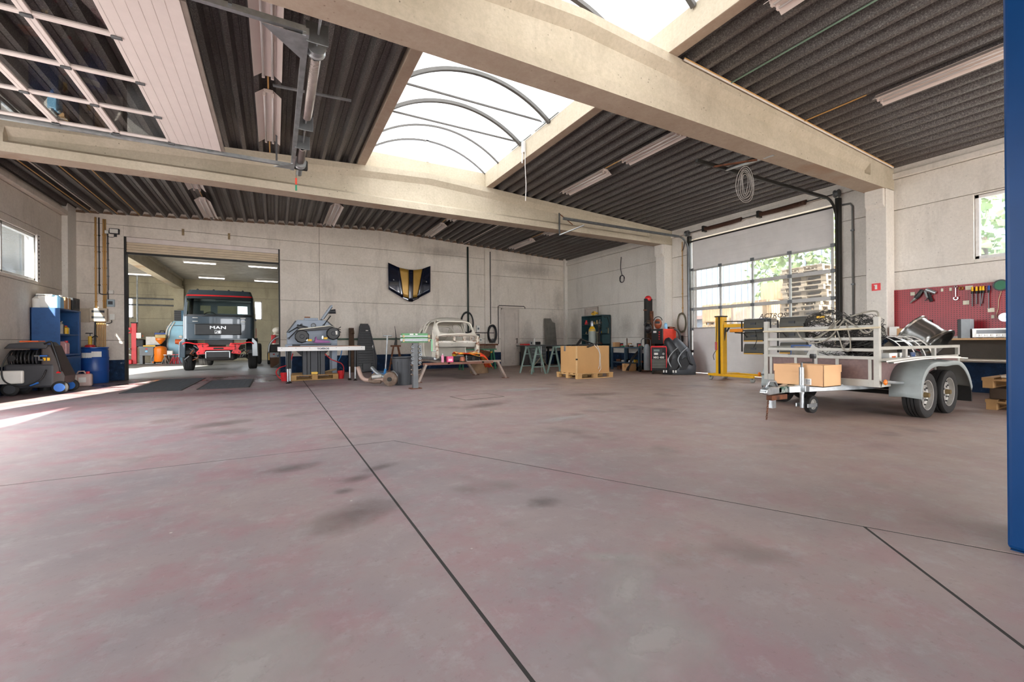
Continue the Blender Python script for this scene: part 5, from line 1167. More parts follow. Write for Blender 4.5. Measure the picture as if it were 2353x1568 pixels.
# loose things round the table
tag(MB().rope([(.42,12.9,.72),(.36,12.85,.5),(.28,12.8,.42),(.1,12.75,.36),(.03,12.8,.24),(.1,12.85,.1),(.2,12.85,.06)], .013, 8).build('air_hose', RED, smooth=True), 'red air hose hanging at the left end of the white table', 'hose')
tag(MB().rope([(1.2,12.85,.70),(1.35,12.85,.55),(1.5,12.85,.48),(1.62,12.85,.42),(1.68,12.85,.3),(1.66,12.85,.08)], .013, 8).build('air_hose', RED, smooth=True), 'red air hose hanging below the right end of the white table', 'hose')
tag(MB().rope([(1.64,12.85,.82),(1.60,12.85,.62),(1.54,12.85,.5)], .012, 8).build('air_hose', M_('hose_blue', '2f7fc4', .4), smooth=True), 'blue air hose below the right end of the white table', 'hose')
tag(MB().prism([(.86,.15),(1.0,.15),(1.03,.19),(1.0,.22),(.86,.22)], 12.84, 12.9, 'Y').build('plastic_block', YEL, bev=.004), 'yellow plastic block on the pallet below the white table', 'block')
tag(MB().tube([(1.15,12.9,.2),(1.5,12.9,.27)], [.02,.025], 10).build('round_stick', M_('stick', '8a7350', .7)), 'wooden stick lying on the pallet edge', 'stick')
for x, m, lab in ((.22,RED,'red plastic bucket left of the pallet'),(1.62,RED,'red plastic bucket right of the pallet')):
    t = thing('bucket', lab, 'bucket', (x, 12.95, 0)); MB().lathe([(0,0),(.07,0),(.1,.22),(.092,.22),(.065,.015),(0,.015)], (0,0,0), 'Z', 18).build('body', m, t, smooth='auto'); MB().tube([(-.1,0,.21),(0,.03,.3),(.1,0,.21)], .005, 5).build('handle', STEELD, t)
# black floor pan leaning on the wall, wooden plank
fp = thing('car_floor_pan', 'black ribbed car floor pan leaning upright against the back wall', 'car part', (2.72, 15.2, 0))
fp.rotation_euler = (math.radians(-9), 0, 0)
PANB = M_('pan_black', '232325', .45, var=.2, vs=8)
MB().prism([(-.33,0),(.32,.03),(.36,.45),(.22,1.2),(.12,1.55),(.1,1.66),(-.16,1.66),(-.2,1.55),(-.24,1.2),(-.30,.6)], -.02, .02, 'Y').build('pan', PANB, fp, bev=.01)
for k in range(17): z = .12+k*.085; w = .25-.08*max(0,(z-.8)/.8); MB().box(-w-.01,w-.03,-.05,-.02,z,z+.035).build('rib', PANB, fp, bev=.008)
for s in (-1,1): MB().tube([(s*.3,-.03,.03),(s*.3,-.03,.6),(s*.21-.02,-.03,1.2),(s*.13-.02,-.03,1.6)], .02, 6).build('edge_flange', ANTH, fp)
MB().box(-.14,.14,-.06,-.03,.06,.3).build('battery_tray', PANB, fp, bev=.01); MB().box(.2,.23,-.045,-.02,.8,.92).build('sticker', PAPER, fp); MB().box(.0,.08,-.055,-.045,1.4,1.43).build('sticker', PAPER, fp)
t = thing('wooden_plank', 'short brown wooden beam leaning behind the black floor pan', 'plank', (2.28, 15.4, 0)); MB().box(-.08,.08,-.06,.06,0,1.5).build('beam', M_('old_beam', '4e3828', .8, var=.3, vs=9), t, bev=.01, rot=(math.radians(-6),0,0)); MB().cyl((.02,-.08,1.3),(.02,.0,1.42),.05,8).build('rope_wrap', M_('old_beam', '4e3828', .8), t)
# T-handle trolley jack bar, tripod, waste bin, suspension arm
jk = thing('trolley_jack', 'blue trolley jack with a tall T-shaped handle', 'jack', (2.62, 12.7, 0))
MB().box(-.16,.16,-.3,.3,.06,.15).build('chassis', M_('jack_blue', '1f5c9a', .4), jk, bev=.01); MB().tube([(.05,-.3,.14),(.09,-.36,.26),(.14,-.40,1.18)], .022, 10).build('handle', GALV, jk); MB().cyl((.02,-.40,1.18),(.26,-.40,1.18),.014,8).build('t_grip', GALV, jk); MB().cyl((.07,-.33,.14),(.09,-.36,.26),.035,10).build('blue_socket', M_('jack_sky', '3f8fd0', .4), jk)
MB().lathe([(0,0),(.06,0),(.05,.04),(0,.04)], (-.02,.2,.15), 'Z', 16).build('saddle', STEELD, jk)
for x, y in ((-.14,-.28),(.14,-.28),(-.14,.28),(.14,.28)): MB().lathe([(0,-.02),(.05,-.02),(.05,.02),(0,.02)], (x,y,.05), 'X', 16).build('castor', STEELD, jk, smooth='auto')
tp = thing('tripod_stand', 'rusty tripod stand with a spike behind the waste bin', 'stand', (3.3, 13.6, 0))
for a in (.3, 2.2, 3.7, 5.2): MB().bar((.09*math.cos(a),.09*math.sin(a),.88),(.3*math.cos(a),.3*math.sin(a),0),.03,.03).build('leg', RUST, tp)
MB().box(-.13,.13,-.13,.13,.86,.91).build('top_plate', RUST, tp); MB().cyl((0,0,.91),(.02,0,1.15),.05,10,.025).build('clamp', BLK, tp); MB().tube([(.02,0,1.1),(-.02,0,1.5)], [.014,.006], 6).build('spike', BLK, tp)
f_ = MB(); 
for z, r in ((.35,.22),): f_.tube([(r*math.cos(a),r*math.sin(a),z) for a in (.3,2.2,3.7,5.2)], .014, 6, close=True)
f_.build('brace_ring', RUST, tp)
wb = thing('waste_bin', 'black ribbed plastic waste bin beside the bending machine', 'bin', (2.66, 10.25, 0))
MB().lathe([(0,0),(.21,0),(.25,.62),(.275,.64),(.275,.66),(.25,.66),(.20,.03),(0,.03)], (0,0,0), 'Z', 32).build('body', ANTH, wb, smooth='auto')
for k in range(16): a = 2*PI*k/16; MB().bar((.212*math.cos(a),.212*math.sin(a),.04),(.246*math.cos(a),.246*math.sin(a),.55),.015,.015).build('rib', ANTH, wb)
sp = thing('suspension_arm', 'rusty car suspension arm with a brake drum lying on the floor', 'car part', (2.22, 10.05, 0))
IRON = M_('old_iron', '6d5a4c', .65, .3, var=.3, vs=12, col2='8d8478', c2=(.5,.75)); 
MB().lathe([(0,-.05),(.10,-.05),(.16,-.03),(.165,.04),(.15,.05),(.13,.02),(0,.02)], (0,0,0), 'Y', 28).build('brake_drum', IRON, sp, smooth='auto', loc=(.08,-.05,.165), rot=(.15,0,-.5)); MB().cyl((.04,-.12,.165),(.07,-.05,.165),.05,12).build('hub', BLK, sp)
MB().rope([(.05,.05,.18),(-.1,.35,.26),(-.2,.6,.40)], .045, 10).build('trailing_arm', GALV, sp, smooth=True); MB().rope([(.0,.1,.14),(-.22,.35,.12),(-.42,.55,.16),(-.5,.7,.42)], .05, 10).build('axle_tube', M_('iron_pink', '9a8276', .6, .2, var=.2), sp, smooth=True)
MB().rope([(-.1,.1,.1),(-.3,.3,.12),(-.12,.5,.3)], .04, 8).build('spring_plate', IRON, sp, smooth=True); MB().rope([(.2,-.02,.1),(.24,-.03,.24),(.16,.0,.34),(.12,.05,.30)], .009, 6).build('brake_pipe', GALV, sp); MB().cyl((-.25,.3,.2),(-.05,.2,.22),.05,12).build('damper', RIMG, sp)
# green sheet-rolling machine on a post, with pass-through sockets
rm = thing('bending_machine', 'green hand-cranked bending rolls on a grey floor post hung with sockets', 'machine', (2.65, 9.22, 0))
GRN = M_('tool_green', '4f8a57', .45, var=.1)
MB().box(-.055,.055,-.05,.05,0,.98).build('post', M_('post_grey', '5d5f60', .5, .3, var=.15), rm, bev=.006); MB().box(-.12,.12,-.1,.1,0,.015).build('base_plate', RUST, rm); MB().box(-.29,.28,-.03,.03,.99,1.19).build('green_frame', GRN, rm, bev=.006)
for z in (1.125, 1.06, 1.03): MB().cyl((-.33,-.05,z),(.31,-.05,z),.015,12).build('roll', SIL, rm, smooth='auto')
for x in (-.26, .29):
    for z in (1.03, 1.12): MB().box(x-.018,x+.018,-.075,-.03,z-.02,z+.035).build('bearing_block', M_('brassy', '8d7a58', .4, .6), rm)
MB().tube([(.31,-.05,1.05),(.36,-.05,1.05),(.36,-.06,.80)], .02, 8).build('crank_arm', M_('mint', '7fb08a', .4), rm); MB().cyl((.36,-.06,.80),(.44,-.08,.80),.012,8).build('crank_grip', SIL, rm)
for (x0,x1) in ((-.12,-.04),(.0,.05)): MB().box(x0,x1,-.034,-.028,1.155,1.18).build('paper_tag', PAPER, rm)
for s in (-1, 1):
    for k in range(5): MB().lathe([(.012,-.03),(.03,-.03),(.03,.03),(.012,.03)], (s*.065+(.02 if s>0 else -.01),-.06,.90-k*.085), 'Y', 12, closed=True).build('socket', STEELD, rm, smooth='auto')
    for k in range(3): MB().cyl((s*.05,-.03,.49-k*.1),(s*.11,-.09,.52-k*.1),.013,8).build('peg', IRON, rm)
MB().bar((.1,-.09,.92),(.12,-.09,.70),.018,.008).build('spanner', STEELD, rm)
# things on and around the car stand
bottle('spray_can', 'pink and white spray can standing on the front beam of the car stand', 'spray can', (3.74, 10.54, .48), .035, .22, M_('can_pink', 'd98aa4', .3), PWHITE, neck=.5)
t = thing('carton', 'pink carton standing on the front beam of the car stand', 'box', (3.93, 10.54, .48)); MB().box(-.08,.08,-.05,.05,0,.15).build('body', M_('carton_pink', 'd64a78', .5), t, bev=.003); MB().box(-.05,.05,-.053,-.049,.03,.09).build('print', M_('print_pale', 'eec0cf', .6), t)
t = thing('copper_pot', 'reddish round metal cover on the front beam of the car stand', 'pot', (4.28, 10.54, .5)); MB().lathe([(0,0),(.07,0),(.075,.06),(.05,.11),(0,.12)], (0,0,0), 'Z', 20).build('body', M_('copper', '9c5f49', .5, .5, var=.15), t, smooth='auto')
cl = MB(); P = []
for i in range(9):
    r = []
    for j in range(11):
        u, v = i/8, j/10; x = -.42+1.0*v; y = -.28+.5*u
        z = .69+.03*math.sin(7*v+3*u)+.02*math.cos(9*u+5*v)-(.42*max(0,(v-.72)/.28)**1.3)-(.04 if u < .1 else 0); r.append((x,y,z))
    P.append(r)
def cloth_mat():
    m = bpy.data.materials.new('flame_cloth'); m.use_nodes = True; nt = m.node_tree; b = nt.nodes['Principled BSDF']; tc = nn(nt, 'ShaderNodeTexCoord')
    nt.links.new(ramp(nt, noise(nt, tc.outputs['Object'], 4.5, 3), [(.38,hexc('d8321c')),(.48,hexc('e8601c')),(.55,hexc('f2b52a')),(.64,hexc('e9d9c8')),(.7,hexc('cf3a25'))]), b.inputs['Base Color']); b.inputs['Roughness'].default_value = .8; return m
c_ = cl.grid(P).build('flame_cloth', cloth_mat(), smooth=True, solid=.006); c_.location = (4.65, 10.95, 0); tag(c_, 'red and yellow flame-patterned cloth draped over the front of the car body frame', 'cloth')
t = thing('grease_tub', 'small yellow tub on the floor pan of the car body', 'tub', (4.52, 11.75, .545)); MB().lathe([(0,0),(.06,0),(.065,.1),(0,.1)], (0,0,0), 'Z', 16).build('body', YEL, t); MB().cyl((0,0,.1),(0,0,.12),.067,16).build('lid', BLACK, t)
lg = thing('tree_stump', 'sawn tree stump used as an anvil block behind the car stand', 'stump', (5.75, 12.75, 0)); MB().lathe([(0,0),(.30,0),(.29,.12),(.27,.25),(.28,.36),(0,.36)], (0,0,0), 'Z', 18).build('trunk', M_('stump', '7a5f45', .85, var=.25, vs=6, bump=.6), lg, smooth='auto'); MB().cyl((0,0,.36),(0,0,.365),.26,18).build('cut_face', M_('stump_top', '9a7c5a', .8), lg)
# green saw horse machine with rollers behind the stump
gs = thing('roller_stand', 'green roller stand with a long steel bed behind the car body', 'stand', (6.4, 14.4, 0))
DGRN = M_('dark_green', '1f6b4a', .5, var=.1)
for x in (-.55, .62):
    for y in (-.15, .15): MB().bar((x,y*.6,.72),(x+.06*(1 if x>0 else -1),y,0),.05,.05).build('leg', DGRN, gs)
MB().box(-.7,.75,-.12,.12,.70,.74).build('bed', DGRN, gs); MB().box(-.75,.8,-.14,.14,.86,.92).build('steel_top', RUST, gs); MB().box(-.7,.75,-.02,.02,.74,.86).build('web', IRON, gs); MB().prism([(.0,.74),(.5,.62),(.3,.30),(.1,.34)], -.2, -.02, 'Y').build('rusty_tray', RUST, gs); MB().box(.46,.52,-.22,-.16,.6,.64).build('yellow_corner', YEL, gs)
for k in range(4): MB().box(.55,.72,-.1,.1,.95+k*.04,.975+k*.04).build('clamp_jaw', BLK, gs)
# wall: green pipes, hose coils, sockets
G3 = 'pipes on the back wall'
tag(MB().cyl((6.63,YB-.05,1.35),(6.63,YB-.05,4.7),.035,10).build('wall_pipe', M_('pipe_dark', '2f3a33', .5), smooth=True), 'dark vertical pipe on the back wall above the car body', 'pipe', G3)
tag(MB().cyl((1.6,YB-.05,1.12),(6.2,YB-.05,1.12),.03,10).build('wall_pipe', M_('pipe_moss', '4b5f4e', .5), smooth=True), 'long horizontal green pipe along the back wall', 'pipe', G3)
tag(MB().tube([(1.5,YB-.08,1.02),(1.52,YB-.08,1.12),(1.6,YB-.06,1.12)], .035, 10).build('pipe_elbow', GALV), 'galvanised elbow at the left end of the green pipe', 'pipe', G3)
tag(MB().tube([(7.60,YB-.05,1.7),(7.60,YB-.05,4.6)], .016, 8).build('wall_pipe', BLK), 'thin dark vertical pipe beside the pilaster', 'pipe', G3)
tag(MB().tube([(6.9,YB-.04,1.35),(7.75,YB-.04,1.35)], .014, 8).build('wall_pipe', BLK), 'thin dark pipe between the sockets and the hose coil', 'pipe', G3)
tag(MB().tube([(7.95,YB-.04,.9),(7.95,YB-.04,2.43),(8.0,YB-.04,2.46),(9.15,YB-.04,2.46),(9.2,YB-.04,2.42),(9.2,YB-.04,2.36)], .014, 8).build('wall_pipe', BLK), 'thin dark pipe framing the old single door', 'pipe', G3)
def coil(name, label, c, rx, rz, n, r, m, spread=.05, ax='Y', seed=1, parent=None):
    rnd = random.Random(seed); t = thing(name, label, 'coil', c)
    for k in range(n):
        a0 = rnd.uniform(.9, 1.05); o = rnd.uniform(-spread, spread)
        pts = [((rx*a0)*math.cos(a), o+.01*math.sin(3*a+k), rz*a0*math.sin(a)+rnd.uniform(-.008,.008)) for a in [2*PI*q/24 for q in range(24)]]
        if ax == 'X': pts = [(p[1], p[0], p[2]) for p in pts]
        MB().tube(pts, r, 6, close=True).build('loop', m, t, smooth=True)
    return t
coil('hose_coil', 'black hose hung in tall loops on the dark wall pipe above the car body', (6.57, YB-.12, 1.74), .25, .40, 3, .022, BLACK, .03, seed=2)
coil('hose_coil', 'thick oval coil of black hose beside the old door', (7.62, YB-.16, 1.31), .17, .33, 9, .025, BLACK, .06, seed=3)
for nm, lab, (x, z, w, h) in (('wall_socket', 'white switch box on the back wall right of the car body', (7.05,1.5,.14,.26)), ('wall_socket', 'small white socket low on the back wall right of the car body', (7.15,1.06,.13,.15)), ('wall_motor', 'dark motor switch on the back wall right of the car body', (7.05,1.23,.13,.14))):
    t = thing(nm, lab, 'socket', (x, YB, z)); MB().box(-w/2,w/2,-.07,0,-h/2,h/2).build('housing', BLK if nm == 'wall_motor' else PWHITE, t, bev=.01); MB().box(-w*.25,w*.25,-.078,-.068,-h*.1,h*.2).build('face', STEELD, t)

# ------------------------------------------------------------------ cardboard box on pallet, trestles
bp_ = thing('pallet', 'clean wooden pallet under the big cardboard box', 'pallet', (7.53, 9.62, 0)); pallet_parts(bp_, WOODP, 1.2, .98)
bb = thing('cardboard_box', 'big tan cardboard box on a clean pallet in the middle of the hall', 'box', (7.53, 9.6, .144))
TAN = M_('tan_board', 'c79a64', .75, var=.05, vs=2)
for (x0,x1,y0,y1) in ((-.56,.56,-.37,-.355),(-.56,.56,.355,.37),(-.56,-.545,-.37,.37),(.545,.56,-.37,.37)): MB().box(x0,x1,y0,y1,0,.72).build('board_side', TAN, bb)
MB().box(-.55,.55,-.36,.36,.0,.3).build('packed_contents', BLK, bb); MB().box(-.575,-.545,-.385,-.355,.0,.72).build('corner_profile', M_('corner_tan', 'd9b583', .6), bb); MB().box(-.58,-.54,-.39,-.35,.35,.39).build('clip', BLK, bb); MB().box(-.565,-.557,.12,.2,.58,.72).build('steel_clip', GALV, bb)
for a, b, lab in (((-.5,-.3,.735),(-.12,.0,.90),'black plastic strip rising over the left corner of the big cardboard box'), ((-.12,.0,.90),(.36,.1,.77),'black plastic strip sloping down to the right on the big cardboard box'),
    ((-.5,.2,.735),(.42,.26,.75),'long black plastic strip lying flat along the rear of the big cardboard box'), ((-.22,-.40,.69),(.16,-.30,.77),'short black plastic strip overhanging the front edge of the big cardboard box'), ((-.54,-.1,.735),(.3,-.16,.735),'long black plastic strip lying flat across the big cardboard box')):
    tag(MB().bar(a, b, .07, .03).build('plastic_strip', BLACK, bev=.006, loc=(7.53, 9.6, .144)), lab, 'car part', 'black strips on the big cardboard box')
for k, pts in enumerate(([(.12,-.38,.74),(.2,-.385,.6),(.23,-.385,.45),(.22,-.385,.3),(.24,-.385,.1),(.18,-.385,.02)], [(.02,-.38,.75),(.15,-.39,.62),(.2,-.39,.5),(.19,-.39,.2),(.15,-.39,.1)])):
    o = MB().tube(pts, .008, 6).build('white_cable', PWHITE, smooth=True, loc=(7.53,9.6,.144)); tag(o, ['white wiring loom hanging down the face of the big cardboard box', 'thin white wire hanging beside the loom on the cardboard box'][k], 'cable')
TRS = M_('trestle_green', '8ea39a', .5, .2, var=.15, vs=8, col2='5c7f70', c2=(.5,.7))
def trestle(loc, rz, label):
    t = thing('trestle', label, 'trestle', loc, rz, 'steel trestles under the black sheet')
    for x in (-.35, .35):
        for y in (-.25, .25): MB().bar((x*.9,y*.12,.82),(x,y,0),.045,.045).build('leg', TRS, t)
        MB().bar((x,-.19,.22),(x,.19,.22),.03,.03).build('brace', TRS, t)
        MB().bar((x,-.06,.60),(x,.06,.60),.03,.03).build('brace', TRS, t)
    MB().box(-.38,.38,-.04,.04,.80,.85).build('top_rail', TRS, t); return t
trestle((7.05, 11.6, 0), PI/2, 'left grey-green steel trestle under the black sheet'); trestle((7.65, 10.95, 0), PI/2, 'right grey-green steel trestle beside the cardboard box')
tag(MB().box(6.55,8.6,11.1,11.75,.852,.872).build('black_sheet', M_('sheet_black', '2a2b2d', .4, .3), bev=.003), 'long thin black sheet lying on the steel trestles', 'sheet')
sj = thing('screw_stand', 'tripod screw stand with a steel spindle between the trestles', 'stand', (7.6, 11.95, 0))
for a in (.2, 2.3, 4.4): MB().bar((0,0,.5),(.42*math.cos(a),.42*math.sin(a),0),.022,.022).build('leg', M_('pale_brass', '9d9174', .5, .4), sj)
MB().cyl((0,0,0),(0,0,.85),.016,8).build('spindle', GALV, sj); MB().cyl((0,0,.45),(0,0,.56),.04,10).build('collar', M_('pale_brass', '9d9174', .5, .4), sj)
tc_ = thing('tool_chest', 'grey drawer tool chest with a vice against the back wall', 'tool chest', (9.4, 15.2, 0))
MB().box(-.35,.35,-.25,.25,.1,.86).build('body', M_('chest_grey', '6f7370', .5), tc_, bev=.01)
for k in range(5): d = MB().box(-.32,.32,-.265,-.245,.14+k*.14,.25+k*.14).build('drawer', M_('chest_front', '545856', .5), tc_, bev=.006); MB().box(-.25,.25,-.28,-.265,.215+k*.14,.235+k*.14).build('handle', STEELD, d)
MB().box(-.1,.12,-.2,.0,.86,.98).build('vice', BLK, tc_, bev=.02); 
for x in (-.3,.3): MB().lathe([(0,-.02),(.05,-.02),(.05,.02),(0,.02)], (x,-.2,.05), 'X', 14).build('castor', BLK, tc_)
t = thing('toolbox', 'red toolbox lid beside the grey tool chest', 'toolbox', (8.9, 15.25, 0)); MB().box(-.12,.15,-.15,.15,.0,.84).build('body', M_('box_dark', '3b3735', .6), t, bev=.01); MB().box(-.13,.16,-.16,.16,.84,.9).build('lid', RED, t, bev=.01)
bottle('spray_can', 'white spray can standing on the grey tool chest', 'spray can', (9.28, 15.1, .86), .035, .26, PWHITE, PWHITE, neck=.6)
t = thing('carton', 'small grey-white carton on the grey tool chest', 'box', (9.15, 15.2, .86)); MB().box(-.07,.07,-.08,.08,0,.14).build('body', M_('carton_grey', 'b0b2ae', .6), t, bev=.004); MB().box(-.03,.03,-.083,-.079,.03,.1).build('print', ANTH, t)
tag(MB().prism([(-.02,0),(.58,0),(.55,1.0),(.42,1.05),(.34,1.2),(.02,1.2)], -.008, .008, 'Y').build('steel_sheet', M_('sheet_grey', '77746c', .45, .4, var=.2), loc=(10.08,15.5,.78), rot=(-.1,0,0)), 'grey cut steel sheet leaning in the far right corner', 'sheet')
t = thing('steel_rack', 'low dark rack carrying the leaning steel sheet', 'rack', (10.3, 15.35, 0)); MB().box(-.35,.4,-.2,.3,.70,.76).build('top', BLK, t)
for x in (-.3,.35):
    for y in (-.17,.27): MB().box(x-.03,x+.03,y-.03,y+.03,0,.7).build('leg', BLK, t)

# ------------------------------------------------------------------ green cabinet, gas bottle, workbench by the right wall
gc = thing('green_cabinet', 'dark green open steel cabinet with tools hanging on its edge', 'cabinet', (11.05, 13.4, 0))
DGC = M_('cab_green', '28474c', .5, var=.1); CX0, CX1, CY0, CY1 = 10.85, 11.27, 12.78, 14.03
for y in (CY0, CY1-.02): at(gc).box(CX0,CX1,y,y+.02,0,1.98).build('side_panel', DGC, gc)
at(gc).box(CX1-.02,CX1,CY0,CY1,0,1.98).build('back_panel', DGC, gc)
for z in (.05,.45,.85,1.25,1.62,1.96): at(gc).box(CX0,CX1,CY0,CY1,z,z+.025).build('shelf', DGC, gc)
rnd = random.Random(21); SM = [BLK, RED, IRON, STEELD, M_('brassy', '8d7a58', .4, .6), YEL, BLU2]
SHN = {.475: 'bottom', .875: 'second', 1.275: 'third', 1.645: 'top'}
for z in (.475, .875, 1.275, 1.645):
    for k in range(7):
        y = CY0+.1+k*.165; s = rnd.uniform(.05,.1); h = rnd.uniform(.08,.2); t = thing('workshop_part', f'small {["dark","red","rusty","steel","brass","yellow","blue"][(k+int(z*10))%7]} part on the {SHN[z]} shelf of the dark green cabinet', 'part', (CX0+.12, y, z+.001), rnd.uniform(0,3), 'parts in the dark green cabinet')
        m = SM[(k+int(z*10))%7]; MB().lathe([(0,0),(s*.7,0),(s*.7,h*.5),(s*.4,h*.6),(s*.4,h),(0,h)], (0,0,0), 'Z', 10).build('body', m, t, smooth='auto'); MB().cyl((-s,0,h*.3),(s,0,h*.3),.014,6).build('pin', STEELD, t)
t = thing('strap_bundle', 'bundle of yellow straps on top of the dark green cabinet', 'strap', (11.0, 13.35, 1.985))
for k in range(7): MB().tube([(-.08+rnd.uniform(-.06,.06),-.22+rnd.uniform(0,.3),.03+.018*k),(.06+rnd.uniform(-.06,.06),.0+rnd.uniform(0,.3),.03+.02*k)], .028, 8).build('strap', YEL, t)
for i, (y, z0, z1, m) in enumerate(((12.95,.9,1.6,IRON),(12.9,1.0,1.5,BLK),(13.05,.8,1.35,M_('pale_brass', '9d9174', .5, .4)))): 
    t = thing('hand_tool', ['long rusty bar hanging on the edge of the dark green cabinet', 'black clamp hanging on the edge of the dark green cabinet', 'brass-coloured rod hanging in the dark green cabinet'][i], 'tool', (10.83, y, z0)); MB().cyl((0,0,0),(0,0,z1-z0),.014,8).build('shaft', m, t); MB().box(-.02,.02,-.05,.03,z1-z0-.05,z1-z0).build('head', m, t)
t = thing('hacksaw_frame', 'black hacksaw frame hanging on the side of the dark green cabinet', 'saw', (11.05, 12.76, 1.6)); MB().tube([(-.1,0,.3),(.05,0,.3),(.14,0,.05),(.12,0,-.1),(-.02,0,-.12)], .014, 6).build('frame', BLK, t); MB().box(.06,.1,-.01,.01,-.32,-.12).build('handle', M_('pale_brass', '9d9174', .5, .4), t)
gb_ = thing('gas_cylinder', 'grey gas cylinder with a yellow shoulder before the dark green cabinet', 'gas cylinder', (10.35, 12.75, 0))
MB().lathe([(0,0),(.13,0),(.13,1.35),(.12,1.42)], (0,0,0), 'Z', 24).build('body', M_('cyl_grey', '8e958e', .5, var=.12, vs=5), gb_, smooth='auto'); MB().lathe([(.13,1.36),(.115,1.44),(.07,1.52),(.05,1.54),(0,1.54)], (0,0,0), 'Z', 24).build('shoulder', YEL, gb_, smooth='auto'); MB().lathe([(0,1.52),(.05,1.52),(.06,1.58),(.05,1.7),(.03,1.74),(0,1.74)], (0,0,0), 'Z', 14).build('valve_cap', GALV, gb_, smooth='auto')
wk = thing('workbench', 'blue-grey steel workbench with clutter against the right wall', 'workbench', (10.8, 11.1, 0))
WBL = M_('bench_blue', '33495a', .5, var=.12)
at(wk).box(10.4,11.2,10.42,11.8,.74,.78).build('bench_top', WBL, wk, bev=.004); at(wk).box(10.42,11.2,10.45,11.77,.24,.27).build('lower_shelf', WBL, wk)
for x in (10.43,11.15):
    for y in (10.46,11.1,11.76): at(wk).box(x-.03,x+.03,y-.03,y+.03,0,.74).build('leg', WBL, wk)
CL = [('green',M_('box_green', '2f7a4a', .4)),('red',RED),('black',BLK),('rusty',IRON),('steel',GALV),('brown',BRNC)]
for k in range(9):
    y = 10.52+k*.14; nm, m = CL[k % 6]; t = thing('bench_part', f'{nm} part lying on the blue-grey workbench, {["near end","second from the near end","third from the near end","left of centre","centre","right of centre","third from the far end","second from the far end","far end"][k]}', 'part', (10.55+.1*(k%3), y, .78), k, 'clutter on the blue-grey workbench'); h = .05+.04*(k%3)
    MB().box(-.06,.06,-.04,.04,0,h).build('body', m, t, bev=.01); MB().cyl((-.07,0,h*.5),(.07,0,h*.5),.015,8).build('pin', STEELD, t)
t = thing('carton', 'open brown carton at the far end of the workbench', 'box', (10.6, 11.72, .78)); MB().box(-.12,.12,-.06,.06,0,.16).build('body', BRNC, t); MB().box(-.12,.12,.06,.12,.155,.163).build('flap', BRNC, t)
t = thing('punch_tool', 'upright rusty punch standing on the workbench', 'tool', (10.55, 11.15, .78)); MB().cyl((0,0,0),(0,0,.06),.06,12).build('base', IRON, t); MB().cyl((0,0,.05),(0,0,.30),.02,8).build('rod', IRON, t)
for k in range(6):
    nm, m = [('orange',ORG),('yellow',YEL),('steel',GALV),('black',BLK),('grey',RIMG),('rusty',RUST)][k]; t = thing('shelf_part', f'{nm} part on the lower shelf of the workbench', 'part', (10.55, 10.55+k*.2, .27), k); MB().box(-.08,.08,-.05,.05,0,.06+.03*(k%2)).build('body', m, t, bev=.01); MB().cyl((-.1,0,.03),(.1,0,.03),.016,8).build('rod', STEELD, t)
for k in range(5):
    t = thing('scrap_part', ['coiled black cable under the workbench','crumpled silver foil part under the workbench','grey fan housing under the workbench','black hose fitting under the workbench near end','rusty bracket under the workbench'][k], 'part', (10.6, 10.6+k*.24, 0), k, 'scrap under the workbench'); m = [BLACK, SIL, ANTH, BLK, RUST][k]
    MB().lathe([(0,0),(.09,0),(.11,.06),(.06,.12),(0,.13)], (0,0,0), 'Z', 7).build('body', m, t); MB().tube([(.09*math.cos(a),.09*math.sin(a),.1+.02*math.sin(3*a)) for a in [2*PI*q/12 for q in range(12)]], .014, 6, close=True).build('ring', m, t)
tag(MB().rope([(XR-.03,12.2,4.1),(XR-.04,12.22,3.7),(XR-.04,12.15,3.4)], .012, 6).build('wall_cable', BLACK), 'black cable hanging from the eaves on the right wall', 'cable')
coil('cable_coil', 'small ring of black cable hanging high on the right wall', (XR-.05, 12.15, 3.28), .12, .13, 3, .01, BLACK, .02, 'X', 5)
# ------------------------------------------------------------------ welding corner by the column
PST = thing('hoist_post', 'tall dark steel post with a red lamp beside the wall column', 'post', (10.7, 10.32, 0))
MB().box(-.13,.13,-.06,.06,0,2.36).build('post', BLK, PST, bev=.006); MB().box(.0,.12,-.11,-.06,.2,1.95).build('rusty_rail', RUST, PST); MB().box(-.14,-.02,-.09,-.06,.3,1.65).build('worn_rail', M_('worn_rail', '4a3a28', .7, var=.4, vs=14), PST)
MB().ball((0,0,2.36), (.12,.1,.1), 16, 8).build('red_lamp', M_('lamp_red', 'c8262a', .25, var=.05), PST, smooth=True); MB().cyl((-.25,-.05,1.98),(-.12,-.05,1.98),.02,8).build('side_pin', RUST, PST)
def visor(name, label, loc, rz, m):
    t = thing(name, label, 'helmet', loc, rz)
    MB().ball((0,0,0), (.12,.14,.16), 18, 12).build('shell', m, t, smooth=True); MB().box(-.07,.07,-.15,-.11,.0,.07).build('window', BLACK, t, bev=.01); MB().tube([(.12*math.cos(a),.02,.1+.12*math.sin(a)) for a in [PI*k/8 for k in range(9)]], .012, 6).build('head_band', BLACK, t); return t
visor('welding_helmet', 'black welding helmet hanging on the dark steel post', (10.48, 10.12, 1.38), -.6, M_('helmet_black', '202124', .3, coat=.4))
mg = thing('welding_machine', 'red and black welding machine on wheels with white lettering', 'welder', (10.22, 9.45, 0), -.82)
MB().box(-.21,.21,-.3,.3,.1,.80).build('cabinet', BLACK, mg, bev=.015)
for s in (-1,1): MB().box(s*.215-.012,s*.215+.012,-.31,.3,.1,.82).build('red_edge', RED, mg, bev=.006)
